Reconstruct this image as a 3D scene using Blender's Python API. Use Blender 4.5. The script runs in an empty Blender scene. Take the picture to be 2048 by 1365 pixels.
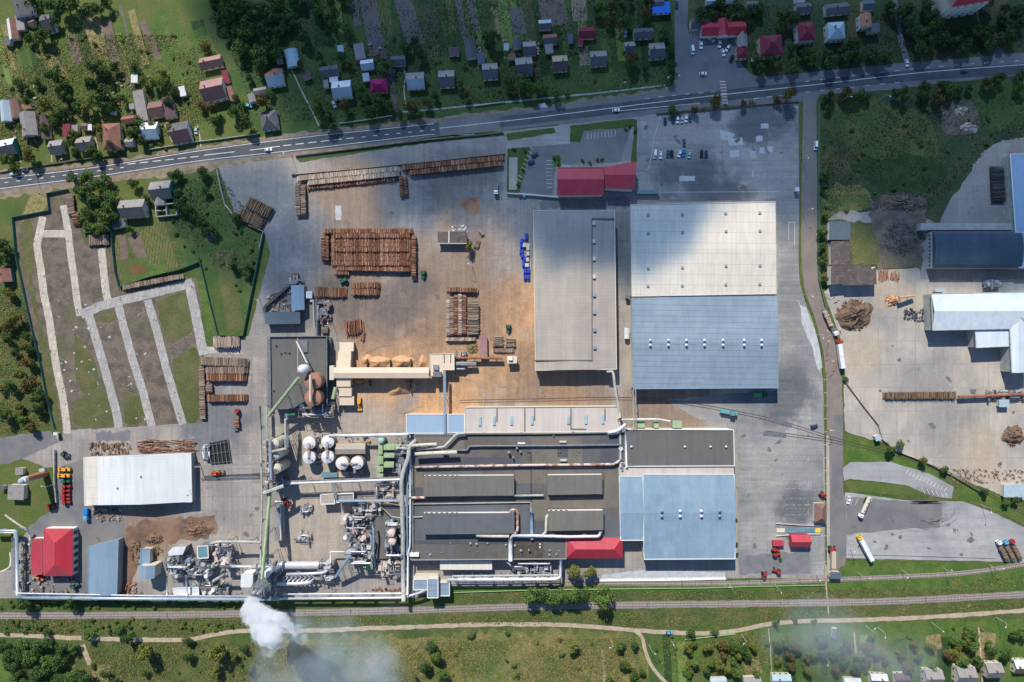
import bpy, bmesh, math, random
import numpy as np
from mathutils import Vector, Matrix

# ------------------------------------------------------------------ camera, sky, sun, exposure
SC = bpy.context.scene
COL = SC.collection
S, CAMH = 0.3, 410.0                      # metres per photo pixel on the ground, drone height
cam_d = bpy.data.cameras.new('camera'); cam = bpy.data.objects.new('camera', cam_d); COL.objects.link(cam)
cam.location = (0, 0, CAMH); cam_d.sensor_width = 36; cam_d.lens = 18 / (1024 * S / CAMH)
cam_d.clip_start = 1; cam_d.clip_end = 6000
SC.camera = cam
SUN_EL = math.radians(42); SDX, SDY = -0.295, 0.955     # towards the sun in plan
_n = math.hypot(SDX, SDY); SDX /= _n; SDY /= _n
world = bpy.data.worlds.new('World'); SC.world = world; world.use_nodes = True
wn = world.node_tree.nodes; wl = world.node_tree.links
sky = wn.new('ShaderNodeTexSky'); sky.sky_type = 'NISHITA'; sky.sun_disc = False
sky.sun_elevation = SUN_EL; sky.sun_rotation = math.atan2(SDX, SDY)
sky.air_density = 1.0; sky.dust_density = 0.1; sky.ozone_density = 6.0
wl.new(sky.outputs[0], wn['Background'].inputs[0]); wn['Background'].inputs[1].default_value = 0.105
sun_d = bpy.data.lights.new('sun', 'SUN'); sun_d.energy = 4.8; sun_d.angle = math.radians(0.5)
sun_d.color = (1.0, 0.93, 0.82)
sun = bpy.data.objects.new('sun', sun_d); COL.objects.link(sun)
sv = Vector((SDX * math.cos(SUN_EL), SDY * math.cos(SUN_EL), math.sin(SUN_EL)))
sun.rotation_euler = sv.to_track_quat('Z', 'Y').to_euler(); sun.location = sv * 300
SC.view_settings.view_transform = 'Standard'; SC.view_settings.look = 'None'
SC.view_settings.exposure = 0.30; SC.view_settings.gamma = 1.0; SC.view_settings.use_curve_mapping = False
SC.cycles.max_bounces = 8; SC.cycles.diffuse_bounces = 2; SC.cycles.volume_bounces = 7
SC.cycles.transparent_max_bounces = 8
R = random.Random(7)

# ------------------------------------------------------------------ helpers
def W(px, py, z=0.0):
    """photo pixel -> world x,y of the point at height z seen there"""
    f = S * (CAMH - z) / CAMH
    return ((px - 1024) * f, (682.5 - py) * f)

class MB:
    """collects world-space geometry for one mesh"""
    def __init__(s): s.v = []; s.f = []; s.m = []; s.sm = False
    def add(s, vs, fs, mi=0):
        o = len(s.v); s.v += [tuple(v) for v in vs]
        s.f += [tuple(o + i for i in f) for f in fs]; s.m += [mi] * len(fs); return s
    def box(s, cx, cy, z0, sx, sy, sz, a=0, mi=0):
        c, d = math.cos(a), math.sin(a); vs = []
        for z in (z0, z0 + sz):
            for x, y in ((-sx/2, -sy/2), (sx/2, -sy/2), (sx/2, sy/2), (-sx/2, sy/2)):
                vs.append((cx + x*c - y*d, cy + x*d + y*c, z))
        return s.add(vs, [(3,2,1,0),(4,5,6,7),(0,1,5,4),(1,2,6,5),(2,3,7,6),(3,0,4,7)], mi)
    def prism(s, pts, z0, z1, mi=0, mtop=None):
        a = sum(p[0]*q[1]-q[0]*p[1] for p, q in zip(pts, pts[1:]+pts[:1]))
        if a < 0: pts = pts[::-1]
        n = len(pts)
        zf0 = z0 if callable(z0) else (lambda x, y: z0)
        zf1 = z1 if callable(z1) else (lambda x, y: z1)
        vs = [(x, y, zf0(x, y)) for x, y in pts] + [(x, y, zf1(x, y)) for x, y in pts]
        s.add(vs, [tuple(range(n-1, -1, -1))] + [(i, (i+1) % n, n+(i+1) % n, n+i) for i in range(n)], mi)
        o = len(s.v) - 2*n
        s.f.append(tuple(o+n+i for i in range(n))); s.m.append(mi if mtop is None else mtop)
        return s
    def sheet(s, pts, z, mi=0):
        a = sum(p[0]*q[1]-q[0]*p[1] for p, q in zip(pts, pts[1:]+pts[:1]))
        if a < 0: pts = pts[::-1]
        return s.add([(x, y, z) for x, y in pts], [tuple(range(len(pts)))], mi)
    def cyl(s, p0, p1, r0, r1=None, n=8, mi=0, caps=True):
        r1 = r0 if r1 is None else r1
        p0, p1 = Vector(p0), Vector(p1); d = (p1-p0).normalized()
        u = d.orthogonal().normalized(); w = d.cross(u)
        vs = [p + (u*math.cos(t) + w*math.sin(t))*r for p, r in ((p0, r0), (p1, r1)) for t in [2*math.pi*i/n for i in range(n)]]
        fs = [(i, (i+1) % n, n+(i+1) % n, n+i) for i in range(n)]
        if caps: fs += [tuple(range(n-1, -1, -1)), tuple(range(n, 2*n))]
        return s.add(vs, fs, mi)
    def tube(s, pts, r, n=8, mi=0):
        P = [Vector(p) for p in pts]
        if len(P) > 2:                                    # round the bends a little
            Q = [P[0]]
            for a, b, c in zip(P, P[1:], P[2:]):
                k = min(1.6*r, (a-b).length*.4, (c-b).length*.4)
                q0 = b + (a-b).normalized()*k; q1 = b + (c-b).normalized()*k
                Q += [q0, (q0+q1)*.25 + b*.5, q1]
            P = Q + [P[-1]]
        rings = []; o = len(s.v)
        for i, p in enumerate(P):
            d = (P[min(i+1, len(P)-1)] - P[max(i-1, 0)]).normalized()
            u = d.cross(Vector((0, 0, 1)))
            u = u.normalized() if u.length > 1e-3 else Vector((1, 0, 0))
            w = u.cross(d)
            s.v += [tuple(p + (u*math.cos(t)+w*math.sin(t))*r) for t in [2*math.pi*j/n for j in range(n)]]
        for i in range(len(P)-1):
            for j in range(n):
                s.f.append((o+i*n+j, o+i*n+(j+1) % n, o+(i+1)*n+(j+1) % n, o+(i+1)*n+j)); s.m.append(mi)
        s.f.append(tuple(o+j for j in range(n))); s.m.append(mi)
        s.f.append(tuple(o+(len(P)-1)*n+j for j in range(n))[::-1]); s.m.append(mi)
        return s
    def build(s, name, mats, parent=None, loc=None, smooth=False):
        if not isinstance(mats, (list, tuple)): mats = [mats]
        me = bpy.data.meshes.new(name)
        if parent is not None: base = Vector(parent.get('_w', (0, 0, 0)))
        else: base = Vector(loc) if loc else Vector((0, 0, 0))
        me.from_pydata([(x-base.x, y-base.y, z-base.z) for x, y, z in s.v], [], s.f)
        me.polygons.foreach_set('material_index', s.m)
        if smooth: me.polygons.foreach_set('use_smooth', [True]*len(s.f))
        for m in mats: me.materials.append(m)
        me.update()
        ob = bpy.data.objects.new(name, me); COL.objects.link(ob)
        if parent is not None:
            ob.parent = parent; ob['_w'] = tuple(base)
        else:
            ob.location = base; ob['_w'] = tuple(base)
        return ob

REG = []          # every top-level thing: object, description, photo position, category
def tag(o, desc, cat, px=None, py=None, group=None, full=False):
    """full: the label already singles the thing out"""
    o['label'] = desc; o['category'] = cat
    if group: o['group'] = group
    REG.append((o, desc, px, py, full))
    return o
def thing(name, desc, cat, px, py, group=None, z=0, full=False):
    o = bpy.data.objects.new(name, None); COL.objects.link(o); o.empty_display_size = 1
    x, y = W(px, py, z); o.location = (x, y, z); o['_w'] = (x, y, z)
    return tag(o, desc, cat, px, py, group, full)
def structure(name, mb, m, smooth=False):
    o = mb.build(name, m, smooth=smooth); o['kind'] = 'structure'; return o
def copy_thing(src, desc, px, py, ang=0, group=None, z=0, full=False, scale=None):
    """copy of a thing with its parts and sub-parts, no operators"""
    c = src.copy(); COL.objects.link(c)
    x, y = W(px, py, z); c.location = (x, y, z); c.rotation_euler = (0, 0, ang)
    if scale: c.scale = scale
    for ch in src.children:
        d = ch.copy(); COL.objects.link(d); d.parent = c
        for g in ch.children:
            e = g.copy(); COL.objects.link(e); e.parent = d
    tag(c, desc, src['category'], px, py, group or src.get('group'), full)
    return c
def pix(pts, z=0): return [W(x, y, z) for x, y in pts]
def ragged(pts, amp=.8, step=3.0, seed=0, closed=True):
    rr = random.Random(seed+len(pts)*13); out = []
    n = len(pts)
    for i in range(n if closed else n-1):
        a, b = Vector(pts[i]), Vector(pts[(i+1) % n]); L = (b-a).length; k = max(1, int(L/step))
        nrm = Vector((-(b-a).y, (b-a).x)); nrm = nrm.normalized() if L > 0 else nrm
        for j in range(k):
            p = a + (b-a)*(j/k)
            if j: p = p + nrm*rr.uniform(-amp, amp)
            out.append((p.x, p.y))
    return out
def ribbon(cl, w, amp=0, seed=0, step=3.0):
    """polygon of a strip round a centre line (world points), w may be a list"""
    L = []; Rr = []
    n = len(cl)
    for i, p in enumerate(cl):
        a = Vector(cl[max(i-1, 0)]); b = Vector(cl[min(i+1, n-1)]); d = (b-a).normalized()
        nn = Vector((-d.y, d.x)); ww = (w[i] if isinstance(w, (list, tuple)) else w)/2
        L.append((p[0]+nn.x*ww, p[1]+nn.y*ww)); Rr.append((p[0]-nn.x*ww, p[1]-nn.y*ww))
    if amp:
        L = ragged(L, amp, step, seed, False)+[L[-1]]; Rr = ragged(Rr, amp, step, seed+5, False)+[Rr[-1]]
    return L + Rr[::-1]
def smooth_line(pts, k=6):
    P = [Vector(p) for p in pts]; P = [P[0]*2-P[1]] + P + [P[-1]*2-P[-2]]; out = []
    for i in range(1, len(P)-2):
        for j in range(k):
            t = j/k; a, b, c, d = P[i-1:i+3]
            q = .5*((2*b)+(-a+c)*t+(2*a-5*b+4*c-d)*t*t+(-a+3*b-3*c+d)*t**3); out.append((q.x, q.y))
    out.append(tuple(P[-2])); return out
def inside(pt, poly):
    x, y = pt; r = False; n = len(poly)
    for i in range(n):
        x1, y1 = poly[i]; x2, y2 = poly[(i+1) % n]
        if (y1 > y) != (y2 > y) and x < (x2-x1)*(y-y1)/(y2-y1)+x1: r = not r
    return r

# ------------------------------------------------------------------ materials
MATS = {}
def mat(name, c1, c2=None, scale=.12, c3=None, scale3=.02, fine=.15, fscale=1.2, rough=.85, metal=0.0,
        lines=(), rot=0.0, slab=None, island=None, bump=0.0, stain=None, spec=.3, streak=None, dust_tones=(), thr=(.42, .62), thr3=(.5, .7)):
    """procedural surface: two or three tones mixed by noise, fine grain, seam lines (axis, spacing, width, darkness), slabs"""
    m = bpy.data.materials.new(name); m.use_nodes = True; MATS[name] = m
    nt = m.node_tree; N = nt.nodes; L = nt.links; b = N['Principled BSDF']
    b.inputs['Roughness'].default_value = rough; b.inputs['Metallic'].default_value = metal
    b.inputs['Specular IOR Level'].default_value = spec
    tc = N.new('ShaderNodeTexCoord'); mp = N.new('ShaderNodeMapping'); L.new(tc.outputs['Object'], mp.inputs[0])
    mp.inputs['Rotation'].default_value[2] = rot; V = mp.outputs[0]
    def rgb(c):
        n = N.new('ShaderNodeRGB'); n.outputs[0].default_value = (*c, 1); return n.outputs[0]
    def noise(sc, det=5, rgh=.6, vec=None):
        n = N.new('ShaderNodeTexNoise'); n.inputs['Scale'].default_value = sc; n.inputs['Detail'].default_value = det
        n.inputs['Roughness'].default_value = rgh; L.new(vec or V, n.inputs['Vector']); return n.outputs['Fac']
    def ramp(fac, lo, hi):
        n = N.new('ShaderNodeMapRange'); n.inputs['From Min'].default_value = lo; n.inputs['From Max'].default_value = hi
        L.new(fac, n.inputs['Value']); return n.outputs[0]
    def mix(f, a, c, blend='MIX'):
        n = N.new('ShaderNodeMix'); n.data_type = 'RGBA'; n.blend_type = blend
        if isinstance(f, float): n.inputs['Factor'].default_value = f
        else: L.new(f, n.inputs['Factor'])
        L.new(a, n.inputs[6]); L.new(c, n.inputs[7]); return n.outputs[2]
    def math_(op, a, c=None):
        n = N.new('ShaderNodeMath'); n.operation = op
        for i, q in ((0, a), (1, c)):
            if q is None: continue
            if isinstance(q, (int, float)): n.inputs[i].default_value = q
            else: L.new(q, n.inputs[i])
        return n.outputs[0]
    col = rgb(c1)
    if island:
        g = N.new('ShaderNodeNewGeometry'); cr = N.new('ShaderNodeValToRGB'); cr.color_ramp.interpolation = 'LINEAR'
        els = cr.color_ramp.elements
        while len(els) < len(island): els.new(.5)
        for i, c in enumerate(island): els[i].position = i/(len(island)-1); els[i].color = (*c, 1)
        L.new(g.outputs['Random Per Island'], cr.inputs[0]); col = cr.outputs[0]
    if slab:                                             # (width, height, strength, mortar)
        br = N.new('ShaderNodeTexBrick'); br.offset = 0 if len(slab) < 5 else slab[4]
        br.inputs['Brick Width'].default_value = slab[0]; br.inputs['Row Height'].default_value = slab[1]
        br.inputs['Scale'].default_value = 1; br.inputs['Mortar Size'].default_value = slab[3]; br.inputs['Mortar Smooth'].default_value = 0
        br.inputs['Bias'].default_value = 0
        k = slab[2]; br.inputs['Color1'].default_value = (1-k, 1-k, 1-k, 1); br.inputs['Color2'].default_value = (1+k*.6, 1+k*.6, 1+k*.6, 1)
        br.inputs['Mortar'].default_value = (.55, .53, .5, 1); L.new(V, br.inputs['Vector'])
        col = mix(1.0, col, br.outputs[0], 'MULTIPLY')
    if c2: col = mix(ramp(noise(scale), *thr), col, rgb(c2))
    if c3: col = mix(ramp(noise(scale3, 3, .55), *thr3), col, rgb(c3))
    if stain:                                            # (colour, scale, lo, hi)
        col = mix(ramp(noise(stain[1], 6, .7), stain[2], stain[3]), col, rgb(stain[0]))
    for dc, dstr, blobs in dust_tones:                         # dust and other tones round given places, edges broken by noise
        acc = None
        for bx_, by_, br_ in blobs:
            d = N.new('ShaderNodeVectorMath'); d.operation = 'DISTANCE'; L.new(V, d.inputs[0]); d.inputs[1].default_value = (*W(bx_, by_), .05)
            q = math_('SUBTRACT', 1.0, math_('DIVIDE', d.outputs['Value'], br_*S)); acc = q if acc is None else math_('MAXIMUM', acc, q)
        acc = math_('ADD', acc, math_('MULTIPLY', math_('SUBTRACT', noise(.05, 7, .68), .5), 1.9))
        col = mix(math_('MULTIPLY', ramp(acc, .02, .55), dstr), col, mix(ramp(noise(.25, 5, .7), .35, .65), rgb(dc), rgb(tuple(c*.78 for c in dc))))
    if streak:
        sm_ = N.new('ShaderNodeMapping'); L.new(tc.outputs['Object'], sm_.inputs[0]); sm_.inputs['Scale'].default_value = (streak[0], streak[1], 1)
        f = noise(1.0, 5, .65, sm_.outputs[0]); mr = N.new('ShaderNodeMapRange'); mr.inputs['From Min'].default_value = .3; mr.inputs['From Max'].default_value = .7
        mr.inputs['To Min'].default_value = 1-streak[2]; mr.inputs['To Max'].default_value = 1+streak[2]; L.new(f, mr.inputs['Value']); cb = N.new('ShaderNodeCombineColor')
        for i in range(3): L.new(mr.outputs[0], cb.inputs[i])
        col = mix(1.0, col, cb.outputs[0], 'MULTIPLY')
    for ax, sp, w, dk in lines:
        sx = N.new('ShaderNodeSeparateXYZ'); L.new(V, sx.inputs[0])
        q = math_('FRACT', math_('DIVIDE', math_('ADD', sx.outputs['XYZ'.index(ax)], 500.0), sp))
        q = math_('LESS_THAN', q, w/sp)
        g = N.new('ShaderNodeRGB'); g.outputs[0].default_value = (dk, dk, dk, 1)
        col = mix(q, col, mix(1.0, col, g.outputs[0], 'MULTIPLY'))
    if fine:
        f = noise(fscale, 4, .75); mr = N.new('ShaderNodeMapRange')
        mr.inputs['From Min'].default_value = .25; mr.inputs['From Max'].default_value = .75
        mr.inputs['To Min'].default_value = 1-fine; mr.inputs['To Max'].default_value = 1+fine
        L.new(f, mr.inputs['Value']); cb = N.new('ShaderNodeCombineColor')
        for i in range(3): L.new(mr.outputs[0], cb.inputs[i])
        col = mix(1.0, col, cb.outputs[0], 'MULTIPLY')
    L.new(col, b.inputs['Base Color'])
    if bump:
        bp = N.new('ShaderNodeBump'); bp.inputs['Strength'].default_value = 1; bp.inputs['Distance'].default_value = bump
        L.new(noise(fscale*.8, 4, .7), bp.inputs['Height']); L.new(bp.outputs[0], b.inputs['Normal'])
    return m
# grounds
mat('meadow', (.060,.095,.024), (.115,.115,.04), .10, (.038,.075,.018), .018, fine=.45, fscale=.7, bump=.5)
mat('meadow_dark', (.040,.070,.026), (.095,.088,.038), .07, (.03,.065,.034), .02, fine=.5, fscale=.7, bump=.5)
mat('meadow_gold', (.125,.135,.04), (.22,.18,.07), .16, (.07,.12,.03), .03, fine=.45, fscale=.8, bump=.5, stain=((.33,.26,.02), .35, .6, .68))
mat('lawn', (.055,.11,.02), (.095,.14,.03), .12, (.085,.10,.035), .03, fine=.4, fscale=.9)
mat('lawn_dark', (.042,.088,.022), (.075,.105,.03), .08, fine=.35, fscale=.8)
mat('lawn_olive', (.075,.115,.024), (.11,.12,.035), .12, (.05,.09,.02), .03, fine=.3, fscale=.9)
mat('straw', (.26,.21,.10), (.13,.13,.045), .5, fine=.45, fscale=1.2)
mat('soil', (.17,.13,.11), (.13,.10,.085), .3, fine=.25, lines=[('X', 1.1, .35, .8)], rot=.2)
mat('soil_grey', (.13,.115,.115), (.16,.13,.12), .25, fine=.25, lines=[('X', 1.3, .4, .8)], rot=.2)
mat('veg_rows', (.09,.12,.03), (.15,.13,.06), .35, fine=.5, fscale=1.0, lines=[('X', 1.8, .5, .6)], rot=.13)
mat('pond', (.16,.14,.045), (.12,.12,.04), .15, fine=.05, rough=.25)
mat('pond_brown', (.16,.09,.04), (.12,.08,.04), .15, fine=.05, rough=.3)
mat('dirt_plot', (.16,.13,.105), (.09,.078,.066), .15, (.10,.10,.05), .035, fine=.5, fscale=1.1, stain=((.06,.05,.05), .12, .64, .74))
mat('dirt_verge', (.26,.205,.16), (.16,.14,.09), .25, fine=.35, fscale=1)
mat('dirt_path', (.42,.35,.26), (.33,.27,.20), .3, fine=.2)
mat('asphalt', (.062,.073,.086), (.085,.094,.104), .12, fine=.14, streak=(.02,.35,.10), stain=((.12,.12,.125), .05, .6, .7), rough=.75)
mat('asphalt_old', (.17,.17,.175), (.135,.14,.15), .1, (.20,.19,.185), .03, fine=.12)
mat('asphalt_dust', (.22,.185,.165), (.18,.16,.15), .12, fine=.12, stain=((.09,.08,.08), .16, .66, .70))
mat('concrete_yard', (.30,.28,.262), (.225,.213,.205), .06, (.33,.295,.262), .02, fine=.2, fscale=.9, slab=(12.0, 8.5, .14, .10), stain=((.10,.09,.085), .11, .62, .74), streak=(.5,.02,.14),
    dust_tones=[((.54,.325,.18), 1.0, [(760,745,110),(850,700,110),(960,690,150),(1030,620,90),(1010,720,130),(900,790,110),(1120,800,70),(990,640,100)]),
          ((.25,.175,.125), .8, [(900,600,190),(740,620,130),(700,540,110),(930,470,90),(700,390,110),(1100,790,170),(1330,820,120),(290,1060,90)]),
          ((.40,.345,.285), .8, [(640,1030,100),(640,900,110),(590,1080,60),(1060,850,60),(720,860,90)]),
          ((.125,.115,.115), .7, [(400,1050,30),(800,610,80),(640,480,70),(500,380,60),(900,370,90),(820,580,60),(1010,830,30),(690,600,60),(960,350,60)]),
          ((.21,.225,.245), .85, [(480,370,70),(540,400,80),(590,470,90),(560,600,80),(560,530,80),(500,430,60)]),  # bluish grey zones of the yard
          ((.13,.145,.17), .8, [(560,560,60),(545,500,60),(600,470,60),(430,850,90),(960,420,70)])])  # darker bluish zones of the yard
mat('concrete_grey', (.31,.305,.30), (.225,.228,.23), .05, (.14,.15,.165), .02, fine=.2, fscale=.9, slab=(9.0, 12.0, .14, .09), stain=((.34,.34,.345), .12, .64, .74), streak=(.03,.4,.14),
    dust_tones=[((.10,.11,.125), .8, [(1400,350,70),(1340,350,50),(1560,230,60),(1570,800,70),(1590,1020,60),(1500,250,60),(1450,400,60)]), ((.33,.32,.31), .6, [(1520,960,70),(1560,900,50),(1580,330,60),(1360,260,70)])])
mat('concrete_pale', (.40,.37,.335), (.31,.295,.275), .07, (.43,.38,.31), .02, fine=.16, slab=(11.0, 14.0, .10, .12), stain=((.22,.18,.145), .35, .66, .75), streak=(.3,.04,.10),
    dust_tones=[((.26,.255,.25), .7, [(1900,850,90),(1760,620,60),(1850,760,80),(2000,620,60)]), ((.45,.37,.27), .6, [(1790,580,60),(1960,920,70),(1720,700,60),(1960,890,60)])])
mat('concrete_lot', (.33,.335,.34), (.27,.275,.285), .06, (.20,.205,.215), .015, fine=.14, slab=(13.0, 13.0, .08, .08), stain=((.17,.17,.175), .08, .64, .76), streak=(.04,.3,.10),
    dust_tones=[((.11,.11,.115), .8, [(1850,1010,45),(1835,1018,35)]), ((.42,.42,.42), .6, [(1780,1100,90),(1950,1090,90)])])
mat('slab_path', (.50,.46,.40), (.40,.36,.32), .2, fine=.2, slab=(3.0, 6.0, .12, .14), stain=((.10,.085,.07), .25, .60, .655), rot=.2)
mat('slab_path_grey', (.38,.375,.36), (.29,.285,.28), .2, fine=.2, slab=(3.0, 6.0, .12, .14), stain=((.08,.075,.07), .25, .60, .655), rot=.2)
mat('sawdust_yard', (.42,.295,.195), (.31,.245,.19), .06, (.46,.33,.22), .025, fine=.15, slab=(12.0, 8.5, .08, .08), stain=((.22,.15,.10), .09, .62, .76))
mat('dust_film', (.33,.28,.235), (.27,.24,.22), .06, (.24,.23,.225), .03, fine=.14, slab=(12.0, 8.5, .10, .09), stain=((.17,.14,.12), .09, .62, .75))
mat('bark_dirt', (.20,.125,.085), (.12,.08,.06), .15, (.26,.18,.12), .05, fine=.3)
mat('ballast', (.24,.215,.20), (.19,.17,.16), .4, fine=.3, fscale=2)
mat('patch_pale', (.44,.46,.48), (.36,.38,.40), .3, fine=.12)
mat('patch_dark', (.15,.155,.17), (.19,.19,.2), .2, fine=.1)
mat('paint_white', (.72,.72,.70), (.5,.5,.5), .6, fine=.1)
mat('paint_red', (.5,.16,.12), fine=.1)
mat('crop_dark', (.025,.06,.015), (.04,.085,.02), .2, fine=.5, lines=[('X', 1.4, .5, .6)], rot=.2)
mat('crop_light', (.12,.19,.045), (.16,.21,.05), .2, fine=.35)
mat('roof_patch_warm', (.165,.15,.125), (.14,.13,.11), .1, fine=.12, lines=[('X', 1.5, .2, .82)])
mat('roof_patch_cool', (.075,.08,.10), (.09,.095,.11), .1, fine=.1, lines=[('X', 1.5, .2, .82)])
mat('roof_patch_soot', (.06,.05,.045), (.10,.08,.065), .3, fine=.3)
mat('track_dust', (.30,.23,.17), (.24,.18,.14), .5, fine=.3)
mat('oil_stain', (.13,.125,.12), (.16,.15,.14), .5, fine=.3)
mat('plot_grass', (.085,.095,.035), (.12,.115,.05), .15, (.06,.085,.022), .05, fine=.4)
# roofs
sheet = [('X', 1.1, .16, .86)]
mat('roof_cream', (.62,.585,.515), (.57,.54,.475), .05, fine=.05, rough=.5, lines=[('X', 2.4, .2, .9), ('Y', 6.2, .25, .75)], rot=.015, streak=(.35,.03,.10))
mat('roof_blue_hall', (.23,.305,.375), (.20,.27,.34), .04, slab=(8, 3.3, .06, 0.0, .5), fine=.06, rough=.45, lines=[('Y', 3.3, .3, .68), ('X', 1.4, .2, .9)], rot=.012, spec=.4, streak=(.35,.03,.10))
mat('roof_tan', (.38,.345,.305), (.33,.30,.27), .05, slab=(20, 4, .05, 0.0, .5), fine=.07, lines=[('Y', 2.0, .22, .9), ('X', 10.5, .2, .9)], streak=(.35,.03,.10))
mat('roof_tan_light', (.52,.475,.435), (.48,.44,.405), .05, fine=.06, lines=[('X', 3.6, .18, .88), ('Y', 2.4, .15, .93)], streak=(.35,.03,.10))
mat('roof_dark', (.105,.102,.095), (.14,.132,.115), .06, (.10,.105,.125), .03, fine=.12, slab=(9, 7, .14, 0.0), lines=[('X', 1.5, .2, .85)], streak=(.35,.03,.10))
mat('roof_monitor', (.155,.15,.135), (.14,.137,.127), .1, fine=.1, lines=[('Y', 1.3, .2, .85)], streak=(.35,.03,.10))
mat('roof_monitor_blue', (.115,.125,.14), (.10,.11,.125), .1, fine=.1, lines=[('Y', 1.3, .2, .85)], streak=(.35,.03,.10))
mat('roof_charcoal', (.125,.125,.12), (.11,.11,.11), .05, fine=.1, stain=((.16,.12,.09), .07, .62, .75), lines=[('X', 14, .2, .85), ('Y', 4, .15, .92)], streak=(.35,.03,.10))
mat('roof_slate_blue', (.09,.125,.16), (.08,.11,.14), .1, fine=.08, lines=[('Y', .9, .2, .75)])
mat('roof_blue', (.27,.39,.53), (.29,.41,.55), .1, fine=.04, rough=.4, lines=sheet)
mat('roof_bright_blue', (.03,.16,.62), fine=.04, rough=.4)
mat('roof_skyblue', (.20,.295,.39), (.235,.335,.43), .05, slab=(7, 3.0, .06, 0.0, .5), fine=.05, rough=.4, lines=[('Y', 1.2, .16, .88)], streak=(.35,.03,.10))
mat('roof_steel_blue', (.20,.29,.38), (.18,.265,.35), .06, fine=.06, lines=[('Y', 1.3, .18, .82)], streak=(.35,.03,.10))
mat('roof_red', (.43,.05,.075), (.36,.045,.065), .1, (.36,.075,.085), .06, fine=.05, rough=.5, lines=[('X', .9, .12, .88)], streak=(.35,.03,.10))
mat('roof_red_dark', (.40,.03,.05), (.36,.03,.045), .1, fine=.05, rough=.5, lines=[('X', .9, .12, .88)], streak=(.35,.03,.10))
mat('roof_white', (.63,.65,.65), (.57,.60,.61), .06, fine=.04, rough=.45, lines=[('Y', 1.7, .14, .9), ('X', 8.2, .2, .85)], streak=(.35,.03,.10))
mat('roof_white_blue', (.56,.63,.69), (.48,.56,.64), .03, fine=.04, rough=.35, lines=[('X', 2.2, .1, .95)], streak=(.35,.03,.10))
mat('roof_barrel', (.055,.085,.115), (.045,.075,.10), .05, fine=.1, rough=.4, lines=[('X', 8, .3, .8)], streak=(.35,.03,.10))
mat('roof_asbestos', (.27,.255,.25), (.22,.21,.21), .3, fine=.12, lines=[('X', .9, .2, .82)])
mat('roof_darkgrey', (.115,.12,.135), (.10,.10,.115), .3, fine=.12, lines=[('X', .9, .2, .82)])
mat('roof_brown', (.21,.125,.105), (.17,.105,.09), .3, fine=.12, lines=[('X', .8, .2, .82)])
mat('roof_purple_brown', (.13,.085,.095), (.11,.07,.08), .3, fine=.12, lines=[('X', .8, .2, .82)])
mat('roof_brick', (.26,.125,.095), (.20,.10,.08), .3, fine=.15, lines=[('Y', .8, .2, .82)])
mat('roof_maroon', (.20,.03,.055), (.17,.03,.05), .2, fine=.06, lines=[('X', .8, .14, .85)])
mat('roof_magenta', (.30,.015,.10), fine=.06, lines=[('X', .8, .14, .85)])
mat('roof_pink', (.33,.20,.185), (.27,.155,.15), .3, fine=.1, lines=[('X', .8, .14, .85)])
mat('roof_orange', (.46,.20,.12), (.40,.17,.10), .3, fine=.1, lines=[('X', .8, .14, .85)])
mat('roof_yellow', (.42,.34,.20), (.30,.27,.2), .3, fine=.1, lines=[('X', .8, .14, .85)])
mat('roof_lightblue', (.36,.46,.52), (.30,.40,.47), .2, fine=.08, lines=[('X', .8, .14, .85)])
mat('roof_zinc', (.62,.65,.68), (.5,.53,.57), .3, fine=.08, lines=[('X', .8, .14, .85)])
mat('roof_old', (.10,.085,.085), (.075,.06,.065), .2, (.15,.12,.10), .3, fine=.3)
mat('roof_teal', (.13,.25,.29), (.10,.2,.25), .2, fine=.1, lines=sheet)
mat('glass_roof', (.34,.47,.52), (.28,.40,.46), .4, fine=.1, rough=.25, lines=[('X', 1.6, .15, .7)])
# walls and metal
mat('wall_cream', (.58,.53,.43), fine=.08); mat('wall_white', (.70,.69,.66), fine=.06)
mat('wall_tan', (.46,.38,.30), fine=.1); mat('wall_grey', (.30,.30,.30), fine=.1)
mat('wall_brick', (.30,.15,.10), fine=.15, slab=(.5, .2, .15, .02, .5)); mat('wall_green', (.03,.25,.22), fine=.05)
mat('wall_yellow', (.55,.50,.28), fine=.08); mat('wall_concrete', (.42,.42,.39), (.33,.33,.31), .3, fine=.12)
mat('wall_dark', (.07,.07,.07), fine=.1); mat('glass', (.03,.04,.05), fine=0, rough=.15, spec=.6)
mat('steel', (.29,.31,.33), (.20,.22,.24), .5, fine=.15, rough=.4, metal=.2)
mat('silver_pipe', (.58,.58,.61), (.44,.44,.48), .4, fine=.1, rough=.3, metal=.25)
mat('steel_pale', (.42,.42,.39), (.31,.31,.29), .4, fine=.12, rough=.5)
mat('steel_dark', (.16,.18,.20), (.12,.13,.15), .5, fine=.2, rough=.5)
mat('steel_blue', (.20,.33,.45), (.16,.27,.38), .4, fine=.1, rough=.4)
mat('pipe_bluegrey', (.33,.43,.52), (.28,.37,.45), .4, fine=.12, rough=.35, metal=.2)
mat('rust', (.30,.125,.07), (.20,.09,.055), .4, fine=.25); mat('rusty_pipe', (.55,.47,.43), (.30,.14,.09), .3, fine=.2, thr=(.50,.57))
mat('beige_clad', (.66,.55,.42), (.60,.50,.385), .1, fine=.06, lines=[('X', 3.0, .15, .88)])
mat('green_belt', (.34,.42,.25), (.26,.34,.20), .3, fine=.12); mat('green_dark', (.03,.17,.085), fine=.12)
mat('green_bright', (.09,.40,.17), fine=.1, lines=[('X', 1.0, .15, .7)]); mat('green_pale', (.32,.50,.24), fine=.1, lines=[('X', 1.1, .15, .7)])
mat('green_teal', (.30,.46,.42), fine=.1, lines=[('X', 1.1, .15, .7)])
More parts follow.
